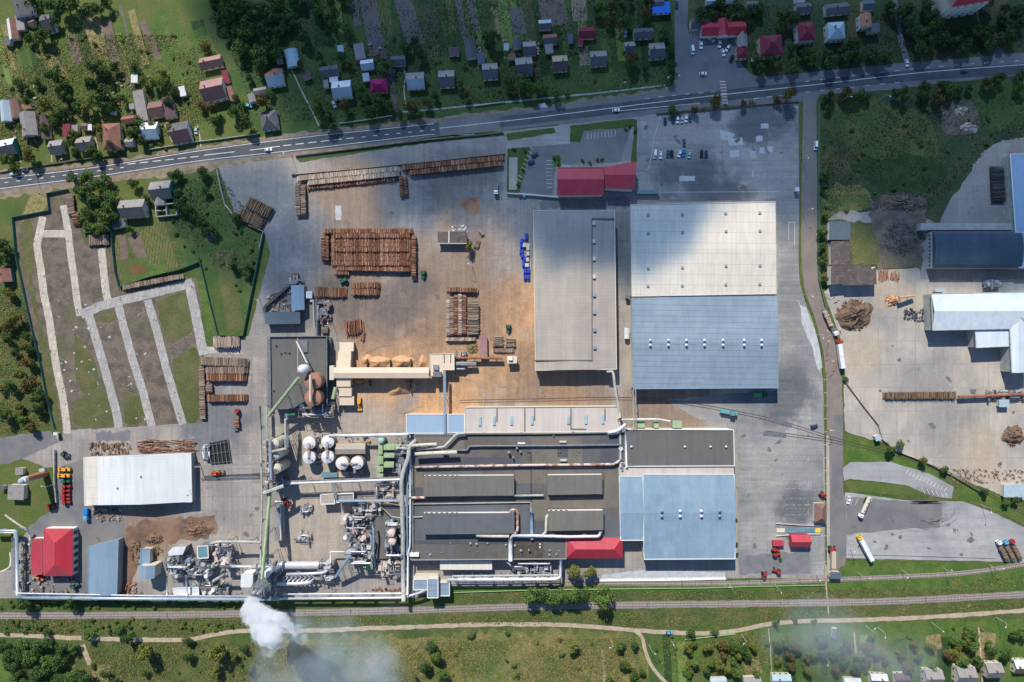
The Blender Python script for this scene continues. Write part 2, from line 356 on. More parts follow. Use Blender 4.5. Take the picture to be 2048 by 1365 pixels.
mat('tank_white', (.70,.71,.73), (.55,.57,.60), .4, fine=.08, rough=.4); mat('tank_side', (.42,.36,.29), fine=.15)
mat('tank_tan', (.55,.52,.43), (.44,.43,.37), .3, fine=.12, stain=((.36,.2,.12), .5, .6, .7))
mat('tank_rust', (.36,.19,.13), (.27,.14,.10), .2, fine=.2)
mat('chimney_brick', (.40,.17,.09), (.34,.14,.08), .3, fine=.12)
mat('fence_green', (.07,.19,.16), fine=.15); mat('fence_white', (.62,.64,.62), fine=.1); mat('fence_wood', (.25,.22,.19), fine=.2)
mat('rail_steel', (.16,.11,.09), fine=.2); mat('sleeper', (.42,.38,.35), fine=.2); mat('pole', (.42,.42,.40), fine=.1)
mat('sand_pile', (.56,.33,.18), (.47,.27,.15), .25, fine=.15); mat('bark_pile', (.115,.085,.065), (.18,.12,.08), .3, fine=.35)
mat('concrete_wall', (.40,.38,.36), fine=.12); mat('black', (.02,.02,.022), fine=0); mat('tyre', (.03,.03,.03), fine=0)
mat('tarp_blue', (.02,.05,.40), (.03,.08,.5), .5, fine=.1, rough=.4); mat('tarp_grey', (.52,.50,.48), fine=.1)
mat('timber', (.48,.34,.20), (.40,.27,.16), .5, fine=.2); mat('water', (.02,.03,.03), rough=.1)
# vehicles
for n_, c_ in dict(white=(.80,.81,.82), silver=(.42,.47,.52), black=(.015,.015,.018), navy=(.02,.05,.13), blue=(.02,.20,.55), teal=(.03,.13,.14),
                   red=(.36,.035,.03), green=(.02,.12,.07), orange=(.70,.13,.04), yellow=(.80,.55,.03), amber=(.70,.34,.05), aqua=(.13,.34,.35), sky=(.12,.42,.60)).items():
    mat('paint_car_'+n_, c_, fine=0, rough=.3, spec=.5)
# islands: logs and leaves
mat('log_orange', (0,0,0), island=[(.07,.035,.02), (.33,.15,.08), (.17,.075,.045), (.46,.31,.23), (.26,.11,.06), (.10,.05,.03), (.38,.20,.12)], fine=.2, fscale=2)
mat('log_grey', (0,0,0), island=[(.08,.06,.045), (.36,.30,.24), (.19,.14,.11), (.46,.38,.30), (.27,.19,.13), (.12,.09,.07)], fine=.2, fscale=2)
mat('log_white', (0,0,0), island=[(.20,.14,.10), (.48,.40,.33), (.30,.2,.15), (.62,.57,.50), (.42,.30,.22), (.55,.5,.44)], fine=.2, fscale=2)
mat('log_brown', (0,0,0), island=[(.07,.05,.035), (.20,.14,.09), (.12,.085,.055), (.28,.2,.13), (.16,.10,.06)], fine=.2, fscale=2)
mat('log_dark', (0,0,0), island=[(.03,.035,.04), (.09,.10,.11), (.05,.055,.06), (.15,.16,.17)], fine=.2, fscale=2)
mat('log_core', (.06,.04,.028), fine=.2)
mat('bark', (.10,.075,.055), fine=.2)
LEAF = {
 'd': [(.022,.050,.014), (.05,.105,.024), (.085,.145,.035), (.035,.08,.022)],
 'm': [(.045,.09,.018), (.085,.15,.03), (.13,.20,.045), (.06,.12,.025)],
 'y': [(.08,.10,.02), (.14,.16,.03), (.19,.19,.04), (.10,.13,.025)],
 'o': [(.08,.06,.02), (.15,.11,.03), (.10,.10,.03), (.18,.12,.04)],
}
for k_, v_ in LEAF.items(): mat('leaf_'+k_, (0,0,0), island=v_, fine=0, rough=.7)
mat('weed', (0,0,0), island=[(.04,.07,.018), (.11,.13,.035), (.18,.16,.055), (.06,.10,.02), (.26,.22,.09), (.05,.08,.02)], fine=0, rough=.8)
mat('weed_dark', (0,0,0), island=[(.025,.045,.018), (.05,.065,.025), (.07,.065,.03), (.035,.06,.03)], fine=0, rough=.8)
mat('rubble_m', (0,0,0), island=[(.12,.10,.08), (.35,.30,.25), (.5,.46,.4), (.2,.15,.11), (.08,.07,.07), (.3,.14,.08)], fine=.1)
M = MATS
# ------------------------------------------------------------------ ground
LV = [0]
def LZ(lvl): LV[0] += 1; return lvl*.02 + LV[0]*.00008
def ground_patch(name, pts, m, lvl, amp=.8, seed=1, curve=False, step=3.0):
    P = pix(pts)
    if curve: P = smooth_line(P + [P[0]], 4)[:-1]
    if amp: P = ragged(P, amp, step, seed)
    return structure(name, MB().sheet(P, LZ(lvl)), M[m])
def strip(name, pts, wpx, m, lvl, amp=.4, seed=3, curve=True, step=3.0):
    P = pix(pts)
    if curve and len(P) > 2:
        P = smooth_line(P, 5)
        if isinstance(wpx, (list, tuple)): wpx = list(np.interp(np.linspace(0, len(wpx)-1, len(P)), range(len(wpx)), wpx))
    w = [q*S for q in wpx] if isinstance(wpx, (list, tuple)) else wpx*S
    if amp and not isinstance(w, list):
        poly = ribbon(P, w, amp, seed, step)
    else: poly = ribbon(P, w)
    return structure(name, MB().sheet(poly, LZ(lvl)), M[m])

structure('ground', MB().sheet([(-1500,-1500),(1500,-1500),(1500,1500),(-1500,1500)], 0), M['meadow'])
# broad vegetation covers
ground_patch('grass', [(-80,-60),(400,-60),(420,60),(470,200),(520,270),(0,345),(-80,350)], 'lawn_olive', 1, 2)
ground_patch('grass', [(400,-60),(1350,-60),(1350,172),(1180,200),(880,235),(640,262),(522,272),(460,180),(430,60)], 'lawn_dark', 1.6, 2)
ground_patch('grass', [(1376,-60),(2150,-60),(2150,105),(1800,130),(1520,155),(1400,80)], 'meadow_dark', 1, 1)
ground_patch('grass', [(1634,195),(1780,180),(1900,164),(2150,145),(2150,620),(1640,620)], 'meadow_dark', 1, 1)
ground_patch('grass', [(1660,210),(1760,200),(1850,230),(1870,300),(1780,340),(1700,300)], 'meadow', 2, 3, curve=True)
ground_patch('grass', [(1700,330),(1800,310),(1890,330),(1870,380),(1760,385)], 'crop_dark', 2.1, 3, curve=True)
ground_patch('grass', [(1645,380),(1720,370),(1745,410),(1700,425),(1645,430)], 'meadow_gold', 2.2, 3, curve=True)
ground_patch('grass', [(1930,170),(2060,160),(2060,240),(1980,260)], 'lawn_dark', 2.1, 3, curve=True)
ground_patch('grass', [(330,345),(436,332),(452,410),(528,466),(498,672),(405,680),(380,540),(330,430)], 'lawn_dark', 1.6, 1)
ground_patch('grass', [(370,480),(425,440),(440,560),(470,672),(410,676),(395,560)], 'lawn_dark', 2.2, 1.5)
ground_patch('grass', [(-60,380),(130,350),(440,330),(440,345),(330,360),(240,420),(60,470),(-60,560)], 'lawn_olive', 1.2, 1)
ground_patch('grass', [(-60,560),(30,440),(100,800),(108,866),(0,880),(-60,890)], 'meadow', 1.4, 1)
ground_patch('grass', [(-60,885),(110,940),(116,1045),(60,1060),(22,1100),(22,1140),(-60,1150)], 'lawn_olive', 3.2, .5)
ground_patch('grass', [(-60,1240),(700,1236),(700,1268),(500,1262),(390,1278),(-60,1268)], 'meadow', 2, 1)
ground_patch('grass', [(560,1275),(1200,1262),(1280,1272),(1300,1330),(1300,1420),(520,1420)], 'meadow_gold', 1.2, 3)
ground_patch('grass', [(1290,1275),(1560,1250),(2150,1235),(2150,1420),(1320,1420)], 'lawn', 1.2, 2)
ground_patch('grass', [(-60,1300),(30,1315),(45,1420),(-60,1420)], 'lawn', 1.6, 1)
# kitchen gardens
rr = random.Random(11)
for i in range(26):
    x = rr.uniform(-10, 395); y = rr.uniform(40, 110); L_ = rr.uniform(60, 130)
    strip('garden_plot', [(x, y), (x+L_*.11, y+L_*.5), (x+L_*.22, y+L_)], rr.uniform(9, 26), rr.choice(['lawn','crop_dark','crop_light','veg_rows','crop_dark','straw','lawn_dark','crop_light']), 2+i*.02, .7, i)
for i in range(30):
    x = 600+i*25+rr.uniform(-6, 6); y = rr.uniform(-30, -10); L_ = rr.uniform(80, 190)
    strip('garden_plot', [(x, y), (x+L_*.06, y+L_*.5), (x+L_*.12, y+L_)], rr.uniform(10, 24), rr.choice(['lawn','crop_dark','crop_light','veg_rows','lawn_dark','meadow_dark']), 2.2+i*.02, .7, i)
for i in range(24):
    x = 1300+i*31+rr.uniform(-6, 6); y = rr.uniform(1262, 1285)
    strip('garden_plot', [(x, y), (x+3, y+50), (x+6, y+120)], rr.uniform(12, 26), rr.choice(['lawn','crop_light','crop_dark','lawn_dark','veg_rows','lawn']), 2+i*.02, .7, i)
for i in range(14):
    x = rr.uniform(-20, 60)+i*24; strip('garden_plot', [(x, 170), (x+14, 230), (x+26, 285)], rr.uniform(8, 18), rr.choice(['lawn','lawn_olive','lawn_dark','veg_rows','lawn']), 2.6+i*.02, .6, i)
for x0,y0,x1,y1,w,m_ in [(144,72,156,128,19,'soil'),(180,35,205,110,34,'straw'),(212,42,232,125,20,'soil'),(240,12,266,120,7,'soil_grey'),(262,20,292,130,14,'straw'),
    (284,42,318,120,13,'soil'),(318,20,352,160,26,'lawn'),(148,132,172,215,40,'lawn'),(120,65,125,100,26,'lawn'),(238,30,262,120,10,'lawn'),(100,118,130,160,22,'straw'),
    (392,60,425,135,34,'lawn'),(355,60,372,170,12,'lawn'),(385,150,400,270,22,'lawn'),
    (702,-20,716,52,15,'soil_grey'),(728,-30,757,110,32,'soil_grey'),(795,-30,833,92,34,'soil_grey'),(912,-20,930,78,11,'soil_grey'),(938,-20,952,62,12,'soil_grey'),(850,-20,872,90,40,'meadow_dark'),
    (988,15,1003,75,12,'straw'),(1031,15,1040,70,26,'soil_grey'),(1098,-20,1112,52,52,'dirt_plot'),(1156,-10,1160,42,30,'dirt_verge'),(1166,95,1170,132,20,'dirt_verge'),
    (960,-10,978,75,26,'lawn_dark'),(1175,135,1195,185,40,'lawn_dark'),(240,470,252,560,22,'soil'),(268,470,292,520,30,'soil'),(310,440,340,540,36,'veg_rows'),(286,460,310,530,20,'veg_rows'),
    (415,450,424,480,18,'soil_grey'),(448,500,470,660,34,'plot_grass'),(400,560,425,668,14,'lawn'),(235,475,236,550,10,'veg_rows'),(130,350,132,380,30,'lawn'),(55,405,90,420,60,'straw'),
    (1780,1290,1782,1360,26,'lawn'),(1865,1270,1870,1300,30,'straw'),(1975,1265,1968,1320,36,'straw'),(2025,1240,2040,1320,40,'lawn'),(1440,1290,1445,1350,34,'lawn'),(1500,1320,1510,1350,34,'straw'),
    (200,1330,210,1400,40,'straw'),(165,1290,180,1330,10,'dirt_path')]:
    strip('garden_plot', [(x0,y0),((x0+x1)/2,(y0+y1)/2),(x1,y1)], w, m_, 3 + (w % 3)*.3, .6, int(x0)+w)
ground_patch('pond', [(72,92),(108,92),(111,105),(100,116),(78,117),(70,106)], 'pond', 4, .3, curve=True)
ground_patch('grass', [(236,520),(330,515),(335,548),(245,570)], 'lawn', 3.4, .6)
ground_patch('pond', [(262,532),(290,530),(292,545),(264,549)], 'pond_brown', 4.4, .2, curve=True)
# factory ground
YARD = [(436,332),(520,322),(640,306),(800,282),(1012,262),(1115,252),(1122,248),(1260,236),(1310,228),(1597,206),(1601,420),(1600,560),(1612,600),(1632,660),(1646,760),(1650,900),(1651,1158),
        (1452,1157),(1450,1162),(1200,1163),(1120,1166),(905,1168),(830,1196),(0,1197),(-60,1197),(-60,1128),(20,1132),(22,1095),(60,1052),(112,1040),(112,935),(-60,945),(-60,900),(108,884),(116,860),(400,846),(408,700),(497,672),(541,505),(528,468),(468,424)]
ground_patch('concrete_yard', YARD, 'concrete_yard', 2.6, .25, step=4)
ground_patch('concrete_yard', [(1275,246),(1310,232),(1597,210),(1599,392),(1500,402),(1262,403),(1110,400),(1014,388),(1013,268),(1120,252)], 'concrete_grey', 3.6, .3)
ground_patch('concrete_yard', [(1556,400),(1599,400),(1600,560),(1612,600),(1644,740),(1648,1150),(1475,1150),(1475,870),(1380,830),(1330,800),(1556,780)], 'concrete_grey', 3.6, .5)
ground_patch('sawdust_spill', [(250,1060),(300,1040),(430,1030),(432,1070),(330,1085),(270,1120),(262,1190),(245,1190)], 'bark_dirt', 4.2, 2)
ground_patch('sawdust_spill', [(940,395),(960,392),(962,425),(950,430),(930,420),(915,400)], 'bark_dirt', 4.2, 1)
ground_patch('asphalt_apron', [(120,1010),(240,1018),(250,1050),(245,1190),(40,1190),(60,1050)], 'asphalt_old', 4, .8)
ground_patch('asphalt_apron', [(112,935),(165,918),(170,1010),(240,1015),(160,1060),(112,1040)], 'asphalt_old', 3.9, .8)
ground_patch('asphalt_apron', [(1476,1115),(1620,1100),(1622,1148),(1480,1150)], 'patch_dark', 4.2, 1)
ground_patch('asphalt_apron', [(-60,885),(0,875),(100,862),(118,885),(20,928),(-60,940)], 'asphalt_old', 4.3, .5)
ground_patch('storage_plot', [(30,437),(97,424),(97,390),(137,381),(160,455),(172,492),(226,492),(238,582),(366,552),(402,560),(404,700),(404,846),(118,862),(100,800),(58,620),(36,520)], 'dirt_plot', 3.4, .4)
for pl in ([(150,670),(170,690),(195,740),(188,790),(160,780),(150,740)], [(200,625),(225,622),(232,640),(205,645)], [(315,605),(360,585),(375,600),(385,660),(335,680)], [(345,720),(395,700),(400,830),(365,835)],
           [(40,450),(62,440),(70,520),(62,540),(75,620),(95,700),(125,850),(108,850)], [(150,800),(215,780),(225,850),(150,850)], [(250,780),(290,800),(290,840),(250,845)]):
    ground_patch('grass', pl, 'plot_grass', 4.2, 1.5, curve=True, seed=int(pl[0][0]))
for i, (w, m_, pl) in enumerate([(15,'slab_path',[(86,434),(74,490),(82,540),(88,590),(99,640),(106,690),(114,740),(125,790),(131,830),(135,868)]),
    (14,'slab_path',[(127,411),(136,460),(143,520),(149,560),(154,600),(160,632)]), (15,'slab_path',[(80,468),(132,468)]), (15,'slab_path',[(203,497),(208,550),(212,583),(216,602)]),
    (18,'slab_path_grey',[(162,630),(200,613),(240,602),(300,588),(385,566)]), (17,'slab_path_grey',[(177,628),(197,694),(217,765),(232,820),(238,856)]), (16,'slab_path_grey',[(236,608),(250,663),(267,725),(287,786),(295,820),(304,853)]),
    (16,'slab_path_grey',[(295,600),(314,663),(332,735),(353,807),(366,849)]), (19,'slab_path_grey',[(378,566),(390,622),(402,684),(408,710)]), (13,'slab_path',[(410,700),(480,703)])]):
    strip('slab_path', pl, w, m_, 5 + (i % 3)*.3, .12, i, curve=False)
# lawns inside the works
ground_patch('lawn', [(1140,252),(1262,238),(1274,240),(1274,325),(1262,328),(1268,255),(1168,262),(1160,285),(1140,285)], 'lawn_dark', 4.6, .3)
ground_patch('lawn', [(1012,268),(1108,256),(1112,266),(1016,282)], 'lawn_dark', 4.6, .3)
ground_patch('lawn', [(1014,298),(1062,294),(1040,385),(1014,390)], 'lawn_dark', 4.6, .3)
ground_patch('lawn', [(1106,311),(1121,310),(1122,334),(1106,334)], 'lawn', 4.6, .3)
ground_patch('car_park', [(1048,330),(1062,294),(1140,288),(1170,262),(1262,256),(1240,325),(1112,330),(1105,392),(1040,385)], 'asphalt_old', 4, .2)
ground_patch('courtyard_slab', [(1018,315),(1035,315),(1034,380),(1018,380)], 'concrete_pale', 5, .1)
for pl, m_ in [([(1440,260),(1470,268),(1465,280),(1442,280)],'patch_pale'),([(1455,280),(1485,276),(1487,290),(1458,292)],'patch_pale'),([(1458,302),(1478,301),(1478,314),(1460,315)],'patch_pale'),
    ([(1500,303),(1511,302),(1512,317),(1502,318)],'patch_pale'),([(1519,295),(1529,295),(1529,307),(1519,307)],'patch_pale'),([(1534,293),(1546,293),(1546,305),(1535,306)],'patch_pale'),([(1511,274),(1524,272),(1525,283),(1512,284)],'patch_pale'),
    ([(1521,248),(1537,248),(1536,258),(1521,258)],'patch_pale'),([(1359,353),(1390,352),(1390,362),(1359,364)],'patch_pale'),([(1503,342),(1508,342),(1508,354),(1503,354)],'patch_pale'),([(670,412),(683,412),(683,441),(672,441)],'patch_pale'),
    ([(1550,215),(1567,213),(1567,232),(1551,232)],'patch_dark'),
    
    ([(1285,1140),(1450,1145),(1450,1157),(1200,1160),(1205,1150)],'patch_pale'),([(1600,610),(1612,615),(1640,690),(1646,735),(1636,740),(1622,690),(1604,650)],'patch_pale'),
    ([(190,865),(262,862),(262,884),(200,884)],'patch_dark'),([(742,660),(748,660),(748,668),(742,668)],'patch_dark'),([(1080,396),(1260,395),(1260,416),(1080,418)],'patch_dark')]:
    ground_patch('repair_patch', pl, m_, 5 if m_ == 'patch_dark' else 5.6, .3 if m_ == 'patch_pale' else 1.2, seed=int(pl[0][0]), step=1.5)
# public roads
ground_patch('verge', [(-80,350),(0,342),(180,326),(300,309),(420,290),(560,270),(700,254),(820,240),(1000,222),(1340,176),(1340,188),(1000,240),(885,250),(885,272),(1010,262),(820,284),(580,316),(436,336),(420,345),(160,372),(0,398),(-80,404)], 'dirt_verge', 3, 1.2)
ground_patch('verge', [(436,334),(560,320),(700,300),(840,286),(1010,272),(1012,312),(840,332),(700,345),(588,356),(560,350)], 'concrete_yard', 3.2, 1)
ground_patch('grass', [(590,316),(840,280),(1005,263),(1005,269),(840,288),(600,325)], 'lawn_dark', 4.4, .4)
ROADP = [(-80,370),(0,355),(200,332),(400,299),(600,273),(820,250),(885,243),(890,238),(1000,227),(1220,197),(1310,186),(1335,178),(1346,168),(1350,150),(1349,0),(1349,-60),(1377,-60),(1376,30),(1374,52),(1380,74),(1402,80),(1402,72),(1472,70),(1476,92),(1478,116),
         (1492,142),(1508,152),(1530,154),(1600,147),(1800,127),(1985,112),(1990,98),(1998,92),(2004,100),(2012,108),(2150,100),(2150,142),(2048,151),(1900,165),(1782,180),(1700,186),(1640,190),(1634,200),(1606,204),(1560,206),(1430,214),(1310,228),(1260,236),(1112,250),(1000,262),(886,272),(820,279),(600,304),(436,325),(400,326),(200,356),(0,382),(-80,394)]
ground_patch('road', ROADP, 'asphalt_old', 4.6, .15)
ground_patch('road', [(-80,368),(0,356),(200,331),(400,299),(600,273),(820,251),(878,246),(880,271),(820,277),(600,303),(400,324),(200,355),(0,380),(-80,392)], 'asphalt', 5.2, .1)
strip('road', [(1000,245),(1220,219),(1400,197),(1620,173),(1850,150),(2120,135)], 22, 'asphalt', 5.2, 0)
strip('road', [(1607,196),(1606,300),(1607,420),(1606,540),(1616,600),(1630,640)], 1, 'asphalt_old', 5, 0)
ground_patch('road', [(1606,198),(1633,198),(1634,400),(1635,540),(1642,590),(1660,640),(1674,690),(1682,730),(1685,800),(1686,985),(1692,1000),(1692,1110),(1690,1130),(1655,1150),(1654,900),(1652,760),(1646,700),(1630,640),(1612,595),(1603,540),(1602,400)], 'asphalt_dust', 5, .2)
ground_patch('road', [(1668,830),(1685,830),(1686,1000),(1692,1010),(1692,1110),(1660,1140),(1658,1050),(1664,950)], 'asphalt_old', 5.5, .2)
strip('grass', [(1599,216),(1600,400),(1600,540),(1610,592),(1626,635),(1640,690),(1648,750),(1650,850),(1652,1000),(1652,1130)], [5,4,5,6,6,5,5,4,3,3], 'lawn_olive', 6, 0)
strip('grass', [(1637,200),(1638,400),(1638,540),(1646,590),(1664,640),(1680,690),(1686,740),(1688,770)], [6,8,7,7,7,8,6,5], 'lawn', 6, 0)
strip('pavement', [(1655,870),(1656,1000),(1657,1150)], 6, 'concrete_pale', 6.2, 0)
strip('side_lane', [(1786,-30),(1795,40),(1806,90),(1814,125)], 9, 'asphalt_old', 4.4, .2)
strip('side_lane', [(1800,70),(1806,95),(1816,130)], 12, 'asphalt_old', 4.45, .2)
strip('side_lane', [(762,90),(775,130),(783,170),(792,215),(796,245)], 12, 'dirt_plot', 4.4, .4)
strip('side_lane', [(575,135),(586,146),(602,180),(620,215),(638,252)], 2.2, 'slab_path', 4.4, .05)
strip('side_lane', [(800,130),(811,148),(808,180),(812,215)], 2.2, 'slab_path', 4.4, .05)
strip('side_lane', [(800,225),(900,216),(1010,205),(1200,186),(1330,171)], 3, 'slab_path_grey', 4.5, .1)
for p_ in [[(325,240),(345,285)],[(330,238),(350,284)],[(28,270),(42,325)],[(100,290),(104,325)],[(395,250),(402,295)],[(190,275),(196,300)]]:
    strip('side_lane', [p_[0], ((p_[0][0]+p_[1][0])/2+1, (p_[0][1]+p_[1][1])/2), p_[1]], 2.6, 'dirt_path', 4.4, .1)
ground_patch('side_lane', [(1078,208),(1092,206),(1094,215),(1078,216)], 'patch_pale', 4.8, .1)
ground_patch('pavement', [(1378,48),(1402,58),(1404,78),(1382,76)], 'concrete_pale', 5, .2)
# eastern yards
ground_patch('timber_yard', [(1642,590),(1660,572),(1754,540),(1846,535),(2150,535),(2150,1010),(2048,1000),(1985,985),(1900,955),(1830,925),(1790,905),(1775,885),(1740,880),(1702,868),(1690,862),(1688,770),(1690,745),(1682,700),(1668,650),(1652,610)], 'concrete_pale', 3, .5)
ground_patch('timber_yard', [(1655,440),(1678,424),(1780,424),(1880,445),(1900,400),(1930,360),(1960,310),(2005,280),(2060,276),(2150,290),(2150,560),(1840,560),(1845,450),(1800,460),(1750,445)], 'concrete_yard', 3, 1)
ground_patch('rubble_ground', [(1740,400),(1850,390),(1850,450),(1842,540),(1758,540),(1740,470)], 'dirt_plot', 3.6, 1.5)
ground_patch('grass', [(1702,444),(1745,450),(1758,500),(1755,530),(1702,528)], 'plot_grass', 3.9, 1)
ground_patch('rubble_ground', [(1885,205),(1940,200),(1960,250),(1930,270),(1885,262)], 'dirt_plot', 3.6, 2, curve=True)
ground_patch('grass', [(1686,866),(1740,880),(1780,900),(1850,925),(1920,958),(1990,985),(2150,1080),(2150,1120),(2048,1050),(1960,1005),(1905,998),(1910,975),(1860,950),(1780,925),(1700,930),(1688,935)], 'lawn', 4.2, .6)
ground_patch('grass', [(1688,965),(1700,960),(1810,972),(1860,995),(1800,990),(1700,985)], 'lawn_olive', 4.6, .6)
ground_patch('car_park', [(1686,936),(1700,925),(1780,924),(1860,948),(1908,974),(1903,998),(1860,992),(1810,970),(1700,958),(1688,962)], 'concrete_lot', 5, .2)
ground_patch('truck_park', [(1690,985),(1706,986),(1800,1000),(1925,1003),(1985,1025),(2048,1055),(2150,1110),(2150,1128),(2020,1124),(1692,1117)], 'concrete_lot', 4.8, .2)
ground_patch('truck_park', [(1692,992),(1800,1002),(1885,1006),(1880,1055),(1800,1060),(1692,1070)], 'asphalt_old', 5.2, .6)
ground_patch('grass', [(1690,1122),(2020,1126),(2060,1120),(2150,1100),(2150,1180),(1660,1180),(1655,1165)], 'lawn', 2.4, .5)
ground_patch('grass', [(905,1170),(1450,1168),(1455,1160),(1650,1160),(1650,1180),(905,1184)], 'lawn', 2.3, .5)
ground_patch('pavement', [(1200,1158),(1450,1154),(1452,1160),(1200,1163)], 'paint_white', 5.8, .1)
# dirt track south of the railway
strip('dirt_track', [(-60,1268),(80,1273),(190,1278),(300,1280),(380,1279),(430,1269),(490,1262),(600,1262),(800,1255),(1000,1249),(1120,1250),(1200,1255),(1300,1263),(1400,1267),(1470,1262),(1540,1248),(1620,1242),(1700,1241),(1850,1235),(2120,1216)], 8.5, 'dirt_path', 3.6, .35)
strip('dirt_track', [(1268,1260),(1284,1275),(1290,1300),(1302,1330),(1326,1360),(1350,1380)], 7, 'dirt_path', 3.65, .25)
strip('dirt_track', [(1204,1300),(1208,1340),(1211,1400)], 4, 'dirt_path', 3.3, .3)
strip('dirt_track', [(1708,1265),(1713,1320),(1720,1400)], 3, 'dirt_path', 3.3, .2)
strip('dirt_track', [(1957,1255),(1962,1320),(1965,1370)], 3, 'dirt_path', 3.3, .2)
strip('dirt_track', [(1652,1130),(1652,1170),(1655,1200),(1657,1230)], 3, 'dirt_path', 4.4, .2)
strip('dirt_track', [(10,1030),(35,1048),(54,1060)], 4, 'slab_path', 4.4, .1)
strip('kerb', [(20,1105),(21,1125),(14,1138),(-20,1150)], 2.4, 'paint_white', 5, 0)
strip('kerb', [(1690,1110),(1800,1112),(1990,1118)], 1.0, 'black', 6, 0)

# ------------------------------------------------------------------ painted markings
def line_world(mb, a, b, w, z):
    a, b = Vector(a), Vector(b); d = (b-a).normalized(); n = Vector((-d.y, d.x))*w/2
    mb.add([(a.x-n.x, a.y-n.y, z), (b.x-n.x, b.y-n.y, z), (b.x+n.x, b.y+n.y, z), (a.x+n.x, a.y+n.y, z)], [(0, 1, 2, 3)])
def pline(mb, pts, w=.3, dash=None, z=.16):
    P = smooth_line(pix(pts), 6) if len(pts) > 2 else pix(pts)
    if not dash:
        for a, b in zip(P, P[1:]): line_world(mb, a, b, w, z)
        return
    on, off = dash; t = 0; draw = True; rem = on
    for a, b in zip(P, P[1:]):
        a, b = Vector(a), Vector(b); L = (b-a).length; u = 0; d = (b-a)/L
        while u < L:
            k = min(rem, L-u)
            if draw: line_world(mb, a+d*u, a+d*(u+k), w, z)
            u += k; rem -= k
            if rem <= 1e-6: draw = not draw; rem = on if draw else off
mk = MB()
pline(mk, [(-60,365),(0,358),(200,334),(400,302),(600,276),(820,253),(868,248)], .34)
pline(mk, [(-60,387),(0,378),(200,352),(400,322),(600,300),(820,274),(870,269)], .34)
pline(mk, [(-60,375),(0,367),(160,347),(250,335)], .4, (2.4, 4.6)); pline(mk, [(255,329),(400,313)], .45, (5, 2.6)); pline(mk, [(408,311),(470,304)], .4); pline(mk, [(500,301),(560,293)], .4)
pline(mk, [(566,292),(700,277)], .45, (5, 2.6)); pline(mk, [(700,277),(870,260)], .4, (2.4, 4.6))
pline(mk, [(880,257),(1060,237),(1220,217),(1400,195),(1620,171),(1850,145),(2100,126)], .38)
pline(mk, [(1290,198),(1350,191),(1430,184)], .3, (3, 5)); pline(mk, [(1240,222),(1400,207)], .3); pline(mk, [(1480,201),(1560,192)], .3, (3, 5))
pline(mk, [(1610,164),(1850,136),(2040,122)], .3, (3, 6)); pline(mk, [(1610,185),(1800,165)], .25, (3, 6))
for x0, y0, x1, y1, n in [(1175,267,1230,261,9)]:
    for i in range(n):
        x = x0+(x1-x0)*i/(n-1); y = y0+(y1-y0)*i/(n-1); pline(mk, [(x, y), (x+1, y+12)], .22)
for i in range(8): y = 322+i*7.6; pline(mk, [(1092, y), (1105, y)], .22)
for i in range(9): y = 300+i*8; x = 1067-i*3; pline(mk, [(x, y), (x-9 if i > 2 else x-7, y-5)], .22)
for i in range(12): x = 1816+i*7; y = 940+i*3.2; pline(mk, [(x, y), (x-5, y+8)], .25)
for i in range(6): x = 1845+i*9; y = 978+i*1.5; pline(mk, [(x, y), (x+5, y+10)], .25)
for y in (914, 966, 998, 1018):
    pline(mk, [(1572, y), (1616, y)], .1, (1.5, 1.1)); pline(mk, [(1570, y+12), (1612, y+12)], .1, (2.5, 1.3)); pline(mk, [(1616, y), (1616, y+12)], .1)
pline(mk, [(1577,446),(1589,446)], .25); pline(mk, [(1577,446),(1577,480)], .2); pline(mk, [(1589,446),(1589,490)], .2); pline(mk, [(1612,1010),(1620,1010)], .2)
for x in (1697,1706,1716,1745): pline(mk, [(x, 997), (x-6, 1010)], .2)
pline(mk, [(1320,232),(1316,250),(1308,275),(1306,290),(1298,335),(1290,340)], .2); pline(mk, [(1312,385),(1560,384)], .2)
pline(mk, [(1596,600),(1610,640),(1628,700),(1640,745)], .25)
for y in range(760, 1150, 26): pline(mk, [(1648, y), (1654, y)], .18)
structure('road_markings', mk, M['paint_white'])
cw = MB(); cr_ = MB()
for i in range(15):
    y = 164+i*3.05; x = 1438+i*.35
    (cw if i % 2 == 0 else cr_).box(*W(x+7, y), .17, 12*S, 1.5*S, .006)
structure('zebra_crossing', cw, M['paint_white']); structure('zebra_crossing', cr_, M['paint_red'])
# tyre marks on the truck park
tm = MB(); rr = random.Random(3)
for i in range(26):
    cx, cy = 1850+rr.uniform(-25, 25), 1012+rr.uniform(-4, 10); r0 = rr.uniform(12, 55); a0 = rr.uniform(-.2, 1.6); a1 = a0+rr.uniform(.5, 1.5)
    P = [W(cx+math.cos(a0+(a1-a0)*t/10)*r0, cy+math.sin(a0+(a1-a0)*t/10)*r0*.8) for t in range(11)]
    for a, b in zip(P, P[1:]): line_world(tm, a, b, .3, .148)
for i in range(14):
    y = 1005+rr.uniform(-3, 4); x = 1825+rr.uniform(-10, 20)
    line_world(tm, W(x, y), W(x+rr.uniform(25, 60), y+rr.uniform(-1, 2)), .5, .15)
structure('tyre_marks', tm, M['patch_dark'])

